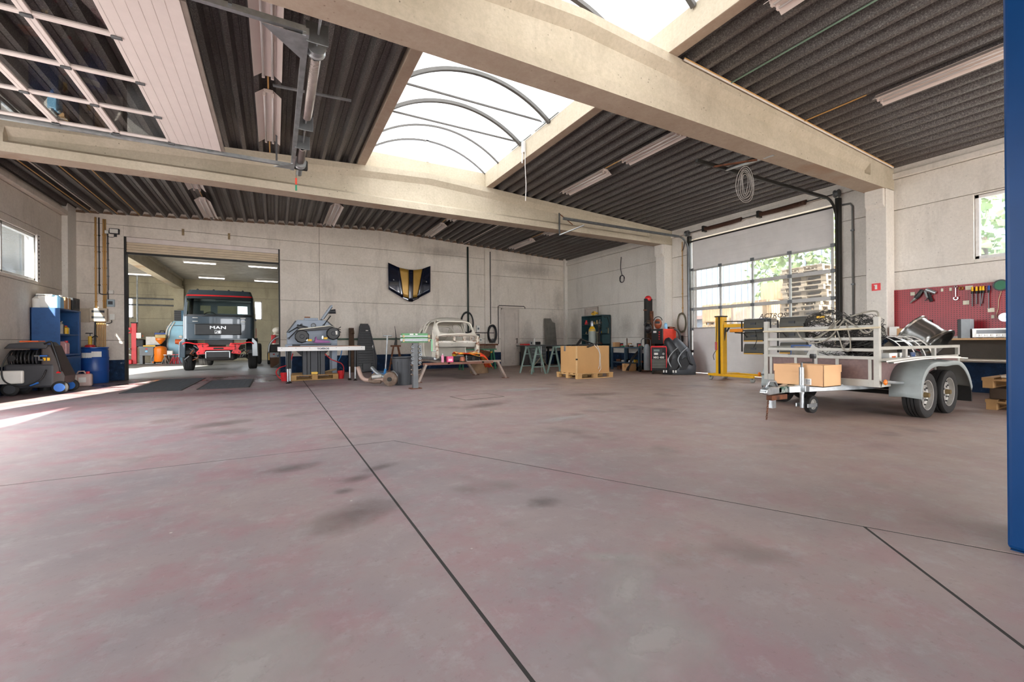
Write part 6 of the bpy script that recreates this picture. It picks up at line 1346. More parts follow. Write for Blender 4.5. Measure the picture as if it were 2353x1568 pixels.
MB().box(-.21,.21,-.31,.3,.79,.83).build('red_top', RED, mg, bev=.006); MB().box(-.16,.1,-.315,-.3,.55,.75).build('control_panel', ANTH, mg); MB().box(-.14,.02,-.322,-.315,.67,.73).build('display', M_('display_grey', '6f7f7a', .3), mg); MB().lathe([(0,-.03),(.03,-.03),(.035,0),(0,0)], (.13,-.315,.6), 'Y', 16).build('dial', SIL, mg); MB().box(-.13,-.02,-.322,-.315,.57,.63).build('sticker', PAPER, mg)
text('MIG 400', .085, PWHITE, mg, face_to((0,-.306,.49), (1,0,0), (0,-1,0)), ext=.002, bold=.003)
for k in range(6): MB().box(-.19,.19,-.318,-.30,.18+k*.045,.205+k*.045).build('louvre', M_('louvre', '77776e', .5), mg)
for x in (-.17,.17):
    for y in (-.26,.26): MB().lathe([(0,-.025),(.06,-.025),(.06,.025),(0,.025)], (x,y,.06), 'X', 16).build('castor', BLK, mg, smooth='auto')
rw = thing('wire_feeder', 'red wire feeder with a black front on top of the welding machine', 'welder', (10.35, 9.55, .83))
MB().box(-.06,.50,-.22,.22,.06,.52).build('housing', M_('feeder_red', 'd8381f', .4), rw, bev=.012); MB().box(-.09,-.06,-.22,.22,.06,.52).build('front', BLACK, rw, bev=.008); MB().box(-.098,-.09,.02,.14,.4,.46).build('badge', PAPER, rw)
for k in range(4): MB().cyl((-.11,-.1,.42-k*.07),(-.085,-.1,.42-k*.07),.02,10).build('knob', RED, rw)
for s in (-1,1): MB().box(.0,.44,s*.2-.02,s*.2+.02,0,.06).build('foot', BLK, rw)
visor('welding_helmet', 'copper-coloured welding helmet on top of the red wire feeder', (10.38, 9.62, 1.51), -.9, M_('helmet_copper', '9a5438', .3, .3, var=.25, vs=12))
bottle('spray_can', 'pale blue spray can on the red wire feeder', 'spray can', (10.5, 9.42, 1.35), .05, .2, LBLUE, PWHITE, neck=.6)
for k, (m, lab) in enumerate(((M_('glove_rust', '7a4127', .8), 'rust-brown leather glove on the red wire feeder'), (YEL, 'yellow work glove on the red wire feeder'))):
    t = thing('glove', lab, 'glove', (10.72, 9.44+.12*k, 1.35+.0), k); MB().box(-.1,.06,-.06,.06,0,.07).build('cuff', m, t, bev=.03)
    for q in range(5): MB().tube([(.04,-.05+q*.025,.04),(.1,-.055+q*.027,.05),(.15,-.06+q*.028,.02)], .012, 6).build('finger', m, t, smooth=True)
t = thing('welding_cables', 'black welding cables looping down beside the red wire feeder', 'cable', (10.8, 9.22, 0))
for k in range(3): MB().rope([(-.10+.03*k,.06,1.34),(.0+.02*k,.0,1.25),(.06+.02*k,-.02,1.0),(.0+.03*k,-.02,.7),(.04,-.02,.35),(.03,-.02,.02)], .02, 8).build('cable', BLACK, t, smooth=True)
ct = thing('cylinder_trolley', 'grey gas cylinder on a wheeled trolley beside the welding machine', 'trolley', (10.35, 10.05, 0), -.5)
MB().lathe([(0,.06),(.10,.06),(.10,.78),(.05,.88),(0,.88)], (0,0,0), 'Z', 22).build('cylinder', M_('cyl_blue_grey', '9aa6aa', .45), ct, smooth='auto'); MB().lathe([(.1,.74),(.06,.86),(0,.9)], (0,0,0), 'Z', 22).build('red_shoulder', M_('shoulder_red', '8a3a36', .5), ct, smooth='auto')
MB().tube([(-.15,.1,.1),(-.15,.1,1.0),(-.1,.1,1.06),(.1,.1,1.06),(.15,.1,1.0),(.15,.1,.1)], .014, 8).build('frame', STEELD, ct); MB().box(-.17,.17,-.12,.12,.04,.06).build('base_plate', RUST, ct)
for x in (-.2,.2): MB().lathe([(.06,-.02),(.11,-.02),(.11,.02),(.06,.02)], (x,.1,.11), 'X', 22, closed=True).build('wheel', RUBBER, ct, smooth='auto')
t = thing('cardboard_box', 'small cardboard box on the floor left of the gas trolley', 'box', (10.25, 10.75, 0)); MB().box(-.15,.17,-.16,.16,0,.24).build('body', BRNC, t, bev=.004); MB().box(-.154,-.148,-.02,.06,.12,.24).build('tape', M_('tape', 'a87c48', .4), t)
def curved_strip(name, label, pts, w, m, cat='car part', th=.02):   # bent panel following pts with a width vector
    rows = []
    for i, p in enumerate(pts):
        p = Vector(p); q = Vector(w[i] if isinstance(w, list) else w)
        rows.append([p-q/2, p-q*.17+Vector((0,0,.012)), p+q*.17+Vector((0,0,.012)), p+q/2])
    return tag(MB().grid(rows).build(name, m, smooth=True, solid=th), label, cat)
curved_strip('bumper_strip', 'black bumper strip leaning from the floor to the workbench end', [(10.05,10.62,.02),(10.12,10.6,.2),(10.25,10.58,.42),(10.45,10.55,.62),(10.6,10.52,.72)], (.05,.16,0), BLACK)
BMP = M_('bumper_grey', '4a4d52', .4, var=.1); BMD = M_('bumper_dark', '26282b', .45, var=.1)
def bumper(name, label, loc, rz, m, tilt):                           # truck bumper corner standing on its end
    t = thing(name, label, 'car part', loc, rz); P = []
    prof = [(-.28,0,.0),(-.30,.0,.25),(-.24,.0,.5),(-.12,.0,.75),(.06,.0,.95),(.2,0,1.08)]
    rows = []
    for i,(x,y,z) in enumerate(prof):
        rows.append([(x-.02,.10,z),(x,-.02,z),(x+.18-.02*i,-.10+.01*i,z*.97),(x+.40-.055*i,-.12+.02*i,z*.9),(x+.62-.1*i,-.06+.02*i,z*.82),(x+.66-.1*i,.06,z*.8)])
    rows = [[(-(p[0])*1, p[1], p[2]) for p in r] for r in rows]
    MB().grid(rows).build('shell', m, t, smooth=True, solid=.02); MB().prism([(-.18,.12),(.02,.14),(.12,.34),(.02,.5),(-.12,.42)], -.14, -.11, 'Y').build('recess', BMD, t, bev=.01)
    MB().rope([(-.12,-.15,.2),(-.2,-.16,.42),(-.1,-.15,.62),(.06,-.13,.78)], .014, 6).build('lamp_bezel', GALV, t, smooth=True); MB().rope([(.05,-.12,.66),(.12,-.14,.36),(.2,-.1,.28)], .03, 8).build('bracket_arm', BMD, t, smooth=True)
    for x in (-.26,-.33): MB().box(x-.02,x+.02,-.105,-.09,.05,.12).build('sticker', PAPER, t)
    t.rotation_euler = (tilt, 0, rz); return t
bumper('truck_bumper', 'glossy grey truck bumper corner leaning on the welding machine', (10.42, 8.66, .0), -.72, BMP, -.12); bumper('truck_bumper', 'black truck bumper corner behind the grey one', (10.28, 8.86, 0), -.9, BMD, -.06)
coil('cable_coil', 'grey-green air hose coiled on the wall left of the gate', (XR-.06, 9.48, 1.55), .16, .30, 5, .011, M_('hose_olive', '77705c', .6), .03, 'X', 6)
t = thing('wall_conduit', 'tan vertical conduit left of the gate', 'conduit', (XR-.02, 9.46, 1.8)); MB().cyl((0,0,0),(0,0,2.3),.014,8).build('pipe', PVC, t)
for k in range(5): MB().box(-.02,.01,-.02,.02,.2+k*.45,.23+k*.45).build('clip', PVC, t)
t = thing('wall_socket', 'double socket hanging below the coiled hose left of the gate', 'socket', (XR-.02, 9.5, 1.05)); MB().box(-.06,0,-.06,.06,-.1,.1).build('housing', BLK, t, bev=.015); MB().cyl((-.075,0,.04),(-.06,0,.04),.03,12).build('outlet', PWHITE, t); MB().cyl((-.075,0,-.05),(-.06,0,-.05),.03,12).build('outlet', PWHITE, t)
tag(MB().rope([(XR-.03,9.35,4.12),(XR-.03,9.4,3.9),(XR-.03,9.46,3.8)], .01, 6).build('wall_cable', BLACK), 'thin black cable at the gate spring left end', 'cable')
t = thing('wall_conduit', 'grey vertical pipe between the gate and the near column', 'conduit', (XR-.03, 4.85, 0)); MB().tube([(0,0,.3),(0,0,3.95),(0,.04,4.02),(0,.25,4.04)], .022, 8).build('pipe', M_('pipe_grey', '6f6f6c', .5), t, smooth=True)
for k in range(3): MB().box(-.03,.02,-.03,.03,1.0+k*1.2,1.03+k*1.2).build('clip', STEELD, t)
sg = thing('fire_sign', 'red fire extinguisher sign on the near wall column', 'sign', (XR-.355, 4.30, 2.075)); MB().box(-.006,0,-.075,.075,-.075,.075).build('plate', M_('sign_red', 'd9161f', .4), sg)
MB().box(-.009,-.005,-.02,.02,-.05,.03).build('extinguisher_symbol', PAPER, sg); MB().box(-.009,-.005,-.02,.035,.03,.045).build('extinguisher_symbol', PAPER, sg)

# ------------------------------------------------------------------ yellow infrared paint dryer
YD = M_('dryer_yellow', 'e0aa12', .35, var=.05); CAS = M_('cassette', '4c4b45', .4, .3, var=.08)
dy = thing('paint_dryer', 'yellow mobile infrared paint dryer with dark heater cassettes before the gate', 'dryer', (9.75, 6.8, 0))
for x in (9.72, 10.3): at(dy).box(x-.03,x+.03,6.15,7.35,.10,.16).build('base_leg', YD, dy, bev=.005)
at(dy).box(9.7,10.32,6.9,7.2,.12,.17).build('base_plate', YD, dy, bev=.004)
for x, y in ((9.72,7.3),(9.72,6.2),(10.3,7.3),(10.3,6.2)): at(dy).box(x-.015,x+.015,y-.02,y+.02,.07,.11).build('fork', STEELD, dy); at(dy).lathe([(0,-.02),(.055,-.02),(.055,.02),(0,.02)], (x+.03,y,.055), 'X', 20).build('castor', M_('castor_grey', '8a8a85', .5), dy, smooth='auto')
at(dy).box(9.62,9.78,6.98,7.07,.16,1.56).build('post', YD, dy, bev=.006); at(dy).box(9.6,9.63,6.94,6.98,.17,1.56).build('post_rail', BLK, dy); at(dy).box(9.62,9.78,6.87,6.94,.16,1.56).build('post', YD, dy, bev=.006); at(dy).box(9.6,9.8,6.86,7.08,1.56,1.59).build('post_cap', BLK, dy)
at(dy).box(9.67,9.73,5.95,6.9,1.30,1.38).build('arm', YD, dy, bev=.005); at(dy).box(9.665,9.67,6.1,6.35,1.33,1.345).build('arm_print', BLK, dy); at(dy).cyl((9.7,6.9,1.45),(9.7,5.9,1.42),.012,8).build('tension_rod', BLK, dy); at(dy).cyl((9.7,6.85,1.3),(9.7,6.9,.9),.022,8).build('gas_spring', BLK, dy); at(dy).bar((9.7,6.75,1.3),(9.7,6.82,1.2),.03,.03).build('gas_spring_mount', BLK, dy)
at(dy).box(9.62,9.8,5.78,5.96,1.2,1.48).build('pivot_head', ANTH, dy, bev=.02)
at(dy).tube([(9.62,7.05,.75),(9.62,7.05,.95)], .03, 10).build('red_control', M_('ctrl_red', 'a31b22', .4), dy); at(dy).rope([(9.62,7.02,1.55),(9.61,7.03,1.2),(9.62,7.05,.95)], .007, 6).build('control_cable', BLK, dy); at(dy).rope([(9.62,7.05,.75),(9.6,7.12,.62),(9.6,7.1,.5)], .007, 6).build('control_cable', BLK, dy)
def cassette(y0, y1, z, tilt=0):
    o = MB(); o.M = Matrix.Translation(Vector((9.66,(y0+y1)/2,z))-Vector(dy.location)) @ Euler((0,tilt,0)).to_matrix().to_4x4(); L = (y1-y0)/2
    o.prism([(-.02,-.12),(.06,-.09),(.08,.0),(.06,.09),(-.02,.12),(-.05,.1),(-.06,0),(-.05,-.1)], -L, L, 'Y'); c = o.build('heater_cassette', CAS, dy, bev=.008)
    o = MB(); o.M = Matrix.Translation(Vector((9.66,(y0+y1)/2,z))-Vector(dy.location)) @ Euler((0,tilt,0)).to_matrix().to_4x4(); o.box(-.075,-.045,-L+.02,L-.02,-.135,-.11); o.build('yellow_edge', M_('edge_tan', 'c79a3a', .4), c)
    o = MB(); o.M = Matrix.Translation(Vector((9.66,(y0+y1)/2,z))-Vector(dy.location)); o.box(-.085,-.055,-.06,.06,-.02,.03); o.build('cassette_grip', ANTH, c)
for z in (1.36, 1.08, .79): cassette(5.84, 6.32, z, .15)
for z in (1.36, 1.10, .82): cassette(4.97, 5.5, z, .15)
at(dy).bar((9.55,6.4,1.21),(9.55,4.95,1.21),.03,.03).build('cassette_bar', BLK, dy); at(dy).box(9.52,9.58,6.3,6.62,1.18,1.26).build('yellow_handle', M_('handle_orange', 'e08a12', .4), dy, bev=.01)
for y in (6.36, 5.82, 5.53, 4.94): at(dy).bar((9.6,y,1.42),(9.6,y,.72),.025,.025).build('cassette_frame', BLK, dy)
for y in (6.5, 5.62): at(dy).tube([(9.55,y,1.17),(9.5,y-.25,1.15),(9.55,y-.3,1.05)], .014, 6).build('joint_arm', BLK, dy)
at(dy).rope([(9.55,6.0,1.2),(9.52,5.95,1.0),(9.56,6.05,.82)], .008, 6).build('heater_cable', BLK, dy)

# ------------------------------------------------------------------ load of the trailer
t = thing('cardboard_box', 'open cardboard carton standing on the trailer drawbar', 'box', (6.21, 3.2, .395)); PEACH = M_('carton_peach', 'd9ab7d', .75, var=.04, vs=2)
for (x0,x1,y0,y1) in ((-.21,-.205,-.30,.31),(.205,.21,-.30,.31),(-.21,.21,-.30,-.295),(-.21,.21,.305,.31)): MB().box(x0,x1,y0,y1,0,.27).build('side', PEACH, t)
MB().box(-.21,.21,-.3,.31,0,.01).build('bottom', PEACH, t); MB().box(-.215,-.209,-.305,.315,.18,.275).build('folded_rim', PEACH, t); MB().box(-.215,.215,-.306,-.299,.18,.275).build('folded_rim', PEACH, t)
MB().box(-.214,-.21,-.16,-.08,.02,.10).build('barcode_label', PAPER, t)
for k in range(5): MB().box(-.2155,-.2135,-.145,-.095,.03+k*.013,.036+k*.013).build('barcode_bar', BLACK, t)
for s, y in ((1,.30),(-1,-.29)): MB().box(-.17,.17,y-.1*(s>0),y+.1*(s<0),.262,.268).build('flap', PEACH, t)
nt_ = thing('cargo_net', 'black cargo net bundled with grey rope over the trailer front rack', 'net', (6.75, 2.95, .85))
def netmesh(c, r, seed, n=16, m=12):
    rnd = random.Random(seed); mb = MB(); V = []
    for i in range(m+1):
        a = PI*i/m-PI/2
        V.append([Vector((c[0]+r[0]*math.cos(a)*math.cos(2*PI*k/n+.3*i), c[1]+r[1]*math.cos(a)*math.sin(2*PI*k/n+.3*i), c[2]+r[2]*math.sin(a)))+Vector((rnd.gauss(0,.018),rnd.gauss(0,.018),rnd.gauss(0,.02))) for k in range(n)])
    for i in range(m):
        for k in range(n):
            for q in (V[i+1][k], V[i+1][(k+1)%n]): mb.tube([V[i][k], q], .0028, 3, caps=False)
    return mb
NET = M_('net_cord', '33322f', .8, var=.2, vs=20)
nm = netmesh((.0,.25,.30), (.22,.30,.24), 1, 18, 14)
for c, r, s in (((.05,-.12,.30),(.2,.25,.16),2), ((.1,.05,.1),(.28,.4,.2),3), ((.0,.35,.32),(.14,.2,.16),4), ((.05,-.2,.22),(.16,.16,.18),5)):
    q = netmesh(c, r, s); nm.add(q.v, q.f)
nm.build('netting', NET, nt_, props={'kind': 'stuff'})
ROPE = M_('rope_grey', '8b867a', .8, var=.15, vs=30)
MB().rope([(-.24,.55,.30),(-.27,.45,.16),(-.27,.30,.10),(-.26,.12,.16),(-.25,.0,.32),(-.22,-.05,.42)], .009, 8).build('rope', ROPE, nt_, smooth=True); MB().rope([(-.25,.06,.40),(-.27,.0,.2),(-.27,-.05,.02),(-.27,-.12,.0),(-.27,-.13,.12),(-.26,-.08,.36)], .008, 8).build('rope', ROPE, nt_, smooth=True); MB().rope([(-.25,-.05,.42),(-.26,-.2,.3),(-.26,-.3,.22),(-.25,-.38,.3),(-.2,-.4,.46),(-.15,-.3,.50),(-.2,-.1,.44)], .010, 8).build('rope', ROPE, nt_, smooth=True)
for k in range(3): MB().rope([(-.24,.35-.05*k,.15+.02*k),(-.26,.2-.04*k,.2+.03*k),(-.24,.05-.03*k,.40)], .007, 8).build('rope', ROPE, nt_, smooth=True)
MB().box(-.14,-.08,.25,.33,.44,.47).build('yellow_tag', YEL, nt_, bev=.008)
t = thing('black_sacks', 'black plastic sheeting under the cargo net in the trailer', 'sheet', (6.95, 3.0, .45)); rnd = random.Random(9); MB().grid([[(-.3+.7*i/8,-.42+.84*j/10,.22+.12*math.sin(i*.9+j*.5)+rnd.uniform(-.04,.04)-.25*(abs(j-5)/5)**3) for j in range(11)] for i in range(9)]).build('sheeting', M_('foil_black', '101011', .25, var=.1), t, smooth=True, solid=.01)
tag(MB().tube([(6.48,3.95,1.12),(6.48,3.2,1.115),(6.48,2.5,1.14)], .012, 8).build('wooden_pole', M_('pole_pale', 'cfc4a8', .6)), 'thin pale pole lashed across the trailer front rack', 'pole')
cv = thing('curved_panel', 'dark curved printed panel with white lines lying in the trailer', 'panel', (8.0, 2.98, .68)); GLB = M_('gloss_print', '15171c', .12, var=.3, vs=3, coat=.6, col2='5a5048', c2=(.62,.75), s2=3)
def cyl_arc(x0, x1, r, a0, a1, n=16): return [[(x, -r*math.cos(a0+(a1-a0)*k/n), r*math.sin(a0+(a1-a0)*k/n)) for k in range(n+1)] for x in (x0, x1)]
MB().grid(cyl_arc(-.6,.55,.36,0,PI)).build('panel', GLB, cv, smooth=True, solid=.01)
for x in (-.5,-.2,.12,.36): MB().grid(cyl_arc(x,x+(.035 if x < .3 else .09),.368,0.2,PI-.2)).build('white_line', PWHITE, cv, solid=.003)
for a in (.85,1.2): MB().grid(cyl_arc(-.5,.5,.369,a,a+.05,2)).build('white_line', PWHITE, cv, solid=.003)
for k, (x, s, m, lab) in enumerate(((7.15,.12,PAPER,'white and orange printed carton inside the trailer side'),(7.42,.09,PWHITE,'plain white carton inside the trailer side'),(7.75,.07,M_('jar_blue', '4a5a7a', .3),'small blue-grey can inside the trailer side'))):
    t = thing('carton', lab, 'box', (x, 2.68, .45)); MB().box(-s,s,-.06,.06,0,.36).build('body', m, t, bev=.005); MB().box(-s*.4,s*.4,-.064,-.058,.25,.32).build('print', ORG if k == 0 else BLU2, t)
rimt = thing('truck_wheel_rim', 'polished aluminium truck wheel rim lying tilted in the trailer', 'wheel', (8.70, 2.82, 1.0)); POL = M_('polished_alu', 'a9a9a6', .22, .95, var=.08, vs=3)
d = (Vector((.878,-.479,0))*.65+Vector((-.95,-.3,0))*.62+Vector((0,0,-1))*.36).normalized(); rimt.rotation_euler = d.to_track_quat('X','Z').to_euler()
MB().lathe([(.245,-.2),(.285,-.2),(.285,-.185),(.26,-.17),(.25,-.12),(.25,.03),(.24,.07),(.24,.12),(.262,.17),(.285,.185),(.285,.2),(.25,.2),(.235,.15),(.225,.12),(.225,.06),(.235,.02),(.235,-.15)], (0,0,0), 'X', 40, closed=True).build('barrel', POL, rimt, smooth='auto')
MB().lathe([(.236,.04),(.2,.06),(.15,.02),(.12,.02),(.12,0),(.15,0),(.2,.04),(.236,.02)], (0,0,0), 'X', 40, closed=True).build('disc', POL, rimt, smooth='auto')
for k in range(10): a = 2*PI*k/10; MB().cyl((.0,.175*math.cos(a),.175*math.sin(a)),(.07,.175*math.cos(a),.175*math.sin(a)),.02,8).build('hand_hole', DARK, rimt)
t = thing('load_crate', 'dark crate carrying the polished wheel rim in the trailer', 'crate', (8.7, 2.9, .45)); MB().box(-.3,.3,-.25,.3,0,.3).build('body', BLK, t, bev=.01); MB().box(-.31,.31,-.26,.31,.26,.3).build('rim_edge', ANTH, t)
pf = thing('picture_frame', 'blue-framed picture leaning in the front of the trailer', 'picture', (6.95, 3.62, .46)); MB().box(-.01,.01,-.2,.22,0,.46).build('frame', M_('frame_blue', '2a5aa0', .4), pf, bev=.004); MB().box(-.016,-.01,-.18,.2,.02,.44).build('canvas', M_('canvas', '8f8a80', .7, var=.3, vs=6, col2='3f5f90', c2=(.5,.6), s2=5), pf); pf.rotation_euler = (0,.15,0)
t = thing('carton', 'white tilted carton lying on top of the trailer load', 'box', (6.95, 3.32, .72)); t.rotation_euler = (.35,.25,.2); MB().box(-.15,.15,-.2,.2,-.06,.14).build('body', PAPER, t, bev=.004); MB().box(-.152,-.149,-.12,.12,.03,.04).build('printed_line', ANTH, t)
tag(MB().box(-.2,.2,-.3,.3,-.27,.0).build('load_box', M_('load_grey', '9c9a94', .6), loc=(6.95,3.35,.72), bev=.01), 'grey box under the tilted white carton in the trailer', 'box')
tag(MB().rope([(6.6,3.7,.66),(6.72,3.3,.70),(6.75,2.9,.76)], .03, 12).build('plastic_pipe', M_('pipe_pale', 'bfc0b4', .4), smooth=True), 'pale plastic pipe lying behind the trailer front panel', 'pipe')
for k, (y, dz) in enumerate(((2.30,.0),(2.37,.012))):
    P = [(6.2+2.25*q/8, y, .715+dz+.03*math.sin(PI*q/8)) for q in range(9)]; mb = MB()
    mb.grid([[(x,yy-.03,z),(x,yy+.03,z),(x,yy+.03,z+.014),(x,yy-.03,z+.014),(x,yy-.03,z)] for x,yy,z in P]); tag(mb.build('profile_strip', PWHITE), ['outer white plastic profile strip lying on the near mudguard', 'inner white plastic profile strip lying on the near mudguard'][k], 'strip', 'white strips on the mudguard')

# ------------------------------------------------------------------ pegboard, shelf, radio, pallets
pb = thing('pegboard', 'red perforated tool board on the right wall', 'pegboard', (XR-.01, 3.1, 1.0)); PEG = M_('peg_red', '961a26', .4, var=.06)
MB().box(-.025,0,-1.6,1.02,.04,1.0).build('board', PEG, pb); mb = MB()
for i in range(66):
    for j in range(25): y = 1.0-i*.0385; z = .07+j*.0375; mb.add([(-.0262,y-.0065,z-.005),(-.0262,y+.0065,z-.005),(-.0262,y+.0065,z+.005),(-.0262,y-.0065,z+.005)], [(0,1,2,3)])
mb.build('peg_holes', DARK, pb, props={'kind': 'stuff'})
for (y, z, w, h) in ((-.09,.93,.10,.075),(.05-.1,.66,.085,.075),(-.37,.5,.085,.075),(.28,.93,.035,.06),(.16,.93,.035,.06),(-.39,.38,.04,.06),(.72,.90,.07,.07),(.5,.3,.035,.06)): MB().box(-.033,-.026,y-w/2,y+w/2,z-h/2,z+h/2).build('hook_plate', M_('plate_cream', 'd8d2bc', .5), pb, bev=.003)
PX = XR-.05
def tool(name, label, y, z, parts, cat='tool'):
    t = thing(name, label, cat, (PX, y, z))
    for nm, mb, m in parts: mb.build(nm, m, t, smooth='auto')
    return t
tool('die_grinder', 'black angled power tool with a steel nozzle on the red pegboard', 3.72, 1.86, [('body', MB().tube([(-.02,-.06,.10),(-.03,.0,.0),(-.03,.04,-.06)], [.03,.04,.035], 10), BLACK), ('nozzle', MB().tube([(-.03,.04,-.06),(-.03,.09,-.11),(-.03,.13,-.15)], [.03,.022,.006], 10), SIL)])
tool('spray_gun', 'silver and black air gun hanging on the red pegboard', 3.54, 1.88, [('barrel', MB().cyl((-.03,.06,.08),(-.03,-.08,.0),.035,12), GALV), ('grip', MB().tube([(-.03,.02,.0),(-.03,.0,-.10),(-.03,-.02,-.16)], [.022,.028,.03], 10), BLACK), ('hose_end', MB().cyl((-.03,.08,.06),(-.03,.04,-.08),.02,8), GALV), ('needle', MB().cyl((-.03,-.06,.0),(-.03,.08,-.14),.008,6), BLACK)])
tool('spanner', 'combination spanner hanging on the red pegboard', 3.18, 1.80, [('shaft', MB().bar((-.02,0,.15),(-.02,0,-.02),.02,.008), SIL), ('jaw', MB().tube([(-.02,.03*math.cos(a),-.05+.03*math.sin(a)) for a in [PI*.75+PI*1.5*k/8+PI*.0 for k in range(9)]], .01, 6), SIL), ('ring', MB().tube([(-.02,.018*math.cos(a),.17+.018*math.sin(a)) for a in [2*PI*k/10 for k in range(10)]], .007, 6, close=True), SIL)])
tool('brass_ring', 'small brass ring hanging on the red pegboard', 3.11, 1.93, [('ring', MB().tube([(-.02,.025*math.cos(a),.025*math.sin(a)) for a in [2*PI*k/14 for k in range(14)]], .011, 6, close=True), M_('brass_bright', '9a6f30', .4, .6)), ('hook', MB().cyl((.03,0,.02),(-.02,0,.02),.004,6), GALV)])
for k, (y, L, m, lab) in enumerate(((2.96,.24,YEL,'leftmost yellow-handled file on the red pegboard'),(2.905,.20,YEL,'second yellow-handled file on the red pegboard'),(2.855,.24,YEL,'third yellow-handled file on the red pegboard'),(2.82,.2,YEL,'slanting yellow-handled file on the red pegboard'),(2.75,.30,BLU2,'long blue-handled flat file on the red pegboard'))):
    tool('file', lab, y, 1.92, [('handle', MB().tube([(-.02,0,.02),(-.02,0,-.06)], [.014,.018], 10), m), ('ferrule', MB().cyl((-.02,0,-.06),(-.02,0,-.11),.017,8), BLACK), ('blade', MB().bar((-.02,0,-.10),(-.02,.02 if k == 3 else 0,-.1-L),.03 if k == 4 else .022,.008), STEELD)])
rl_ = thing('cable_reel', 'green cable reel hanging at the top of the red pegboard', 'reel', (PX, 2.6, 1.93)); MB().lathe([(0,-.03),(.09,-.03),(.09,.0),(.05,.02),(0,.02)], (0,0,0), 'X', 24).build('drum', DGRN, rl_, smooth='auto'); MB().lathe([(.08,-.035),(.1,-.035),(.1,.03),(.08,.03)], (0,0,0), 'X', 24, closed=True).build('rim', ANTH, rl_); MB().rope([(0,0,-.1),(-.01,.03,-.25),(0,.04,-.4),(0,.06,-.55),(-.01,-.02,-.62)], .006, 6).build('cord', M_('cord_tan', 'b59a80', .6), rl_, smooth=True)
t = thing('work_lamp', 'round chrome lamp head hanging on the red pegboard', 'lamp', (PX, 2.55, 1.36)); MB().lathe([(0,-.06),(.075,-.06),(.06,-.01),(.02,.02),(0,.02)], (0,0,0), 'X', 20).build('reflector', SIL, t, smooth='auto'); MB().cyl((.0,0,0),(.03,0,0),.02,8).build('socket', BLACK, t)
ws = thing('wall_shelf', 'wooden work shelf below the red pegboard', 'shelf', (11.0, 2.8, 0)); SHW = M_('shelf_wood', 'b8946a', .6, var=.12, vs=4)
MB().box(-.3,.29,-1.3,1.32,.965,1.0).build('shelf_board', SHW, ws, bev=.004); MB().box(-.28,.28,-1.3,1.3,.60,.625).build('lower_board', M_('shelf_pale', 'c8c0b0', .6), ws)
for y in (-1.28, 1.28): MB().box(-.28,.28,y-.02,y+.02,0,.965).build('support', M_('support', '5e564c', .7), ws)
MB().box(.24,.28,-1.28,1.28,.62,.965).build('shade_sheet', M_('shade_brown', '4b443c', .8), ws)  # dark sheet stands in for the shadow under the shelf
spk = thing('speaker', 'grey loudspeaker box on the shelf below the pegboard', 'speaker', (10.95, 2.97, 1.0)); MB().box(-.1,.1,-.08,.08,0,.34).build('cabinet', BLACK, spk, bev=.006); MB().box(-.105,.08,-.085,-.078,.0,.34).build('grey_side', M_('spk_grey', '9ba3a8', .5), spk); MB().box(-.106,-.098,-.08,.03,.0,.34).build('front_cloth', M_('spk_cloth', 'a2a9ad', .8), spk)
rd = thing('radio_receiver', 'silver vintage stereo receiver on the shelf below the pegboard', 'radio', (10.95, 2.52, 1.0)); MB().box(-.12,.14,-.33,.33,.012,.165).build('case', M_('radio_case', '4a4138', .5), rd, bev=.006); MB().box(-.13,-.12,-.33,.33,.012,.165).build('fascia', M_('radio_silver', 'cfcdc6', .35, .3), rd); MB().box(-.135,-.13,-.22,.28,.075,.14).build('tuning_dial', M_('dial_dark', '2b3036', .2), rd)
for k in range(8): MB().cyl((-.15,.26-k*.07,.045),(-.13,.26-k*.07,.045),.011 if k % 3 else .016,12).build('knob', SIL, rd)
for y in (-.28,.28): MB().box(-.1,.1,y-.02,y+.02,0,.012).build('foot', BLACK, rd)
t = thing('carton', 'small white box on the shelf beside the near column', 'box', (10.95, 4.0, 1.0)); MB().box(-.06,.06,-.06,.06,.0,.24).build('body', PAPER, t, bev=.004); MB().box(-.06,.06,-.16,-.065,.0,.2).build('open_flap', BRNC, t)
t = thing('bench_vice', 'small grey bench vice on the shelf below the pegboard', 'vice', (10.9, 3.62, 1.0)); MB().box(-.05,.05,-.04,.04,0,.1).build('base', STEELD, t, bev=.01); MB().box(-.08,.08,-.05,.05,.1,.16).build('jaws', GALV, t, bev=.01); MB().cyl((-.13,0,.12),(-.08,0,.12),.02,10).build('screw', SIL, t)
tool('screwdriver', 'blue and yellow screwdriver hanging low on the red pegboard', 3.62, 1.30, [('handle', MB().tube([(-.03,0,.10),(-.03,0,.0)], [.018,.024], 10), BLU2), ('shaft', MB().cyl((-.03,0,0),(-.03,0,-.14),.006,6), SIL)])
tool('screwdriver', 'black screwdriver hanging low on the red pegboard', 3.54, 1.27, [('handle', MB().tube([(-.03,0,.09),(-.03,0,-.02)], [.018,.022], 10), BLACK), ('shaft', MB().cyl((-.03,0,-.02),(-.03,0,-.14),.006,6), SIL)])
for k in range(4): t = thing('pen', f'{["red","silver","black","second red"][k]} pen lying on the pegboard ledge above the receiver', 'pen', (11.18, 2.86-k*.13, 1.0)); MB().cyl((0,-.05,.012),(0,.05,.012),.008,8).build('barrel', [RED,SIL,BLACK,RED][k], t); MB().cyl((0,.05,.012),(0,.065,.012),.005,8).build('tip', SIL, t)
pw0 = thing('wooden_pallet', 'bottom pallet of the stack behind the trailer', 'pallet', (9.35, 1.75, 0), .03, 'pallets stacked behind the trailer'); pallet_parts(pw0, M_('pallet_brown', 'a57f52', .8, var=.2, vs=4), 1.2, .9)
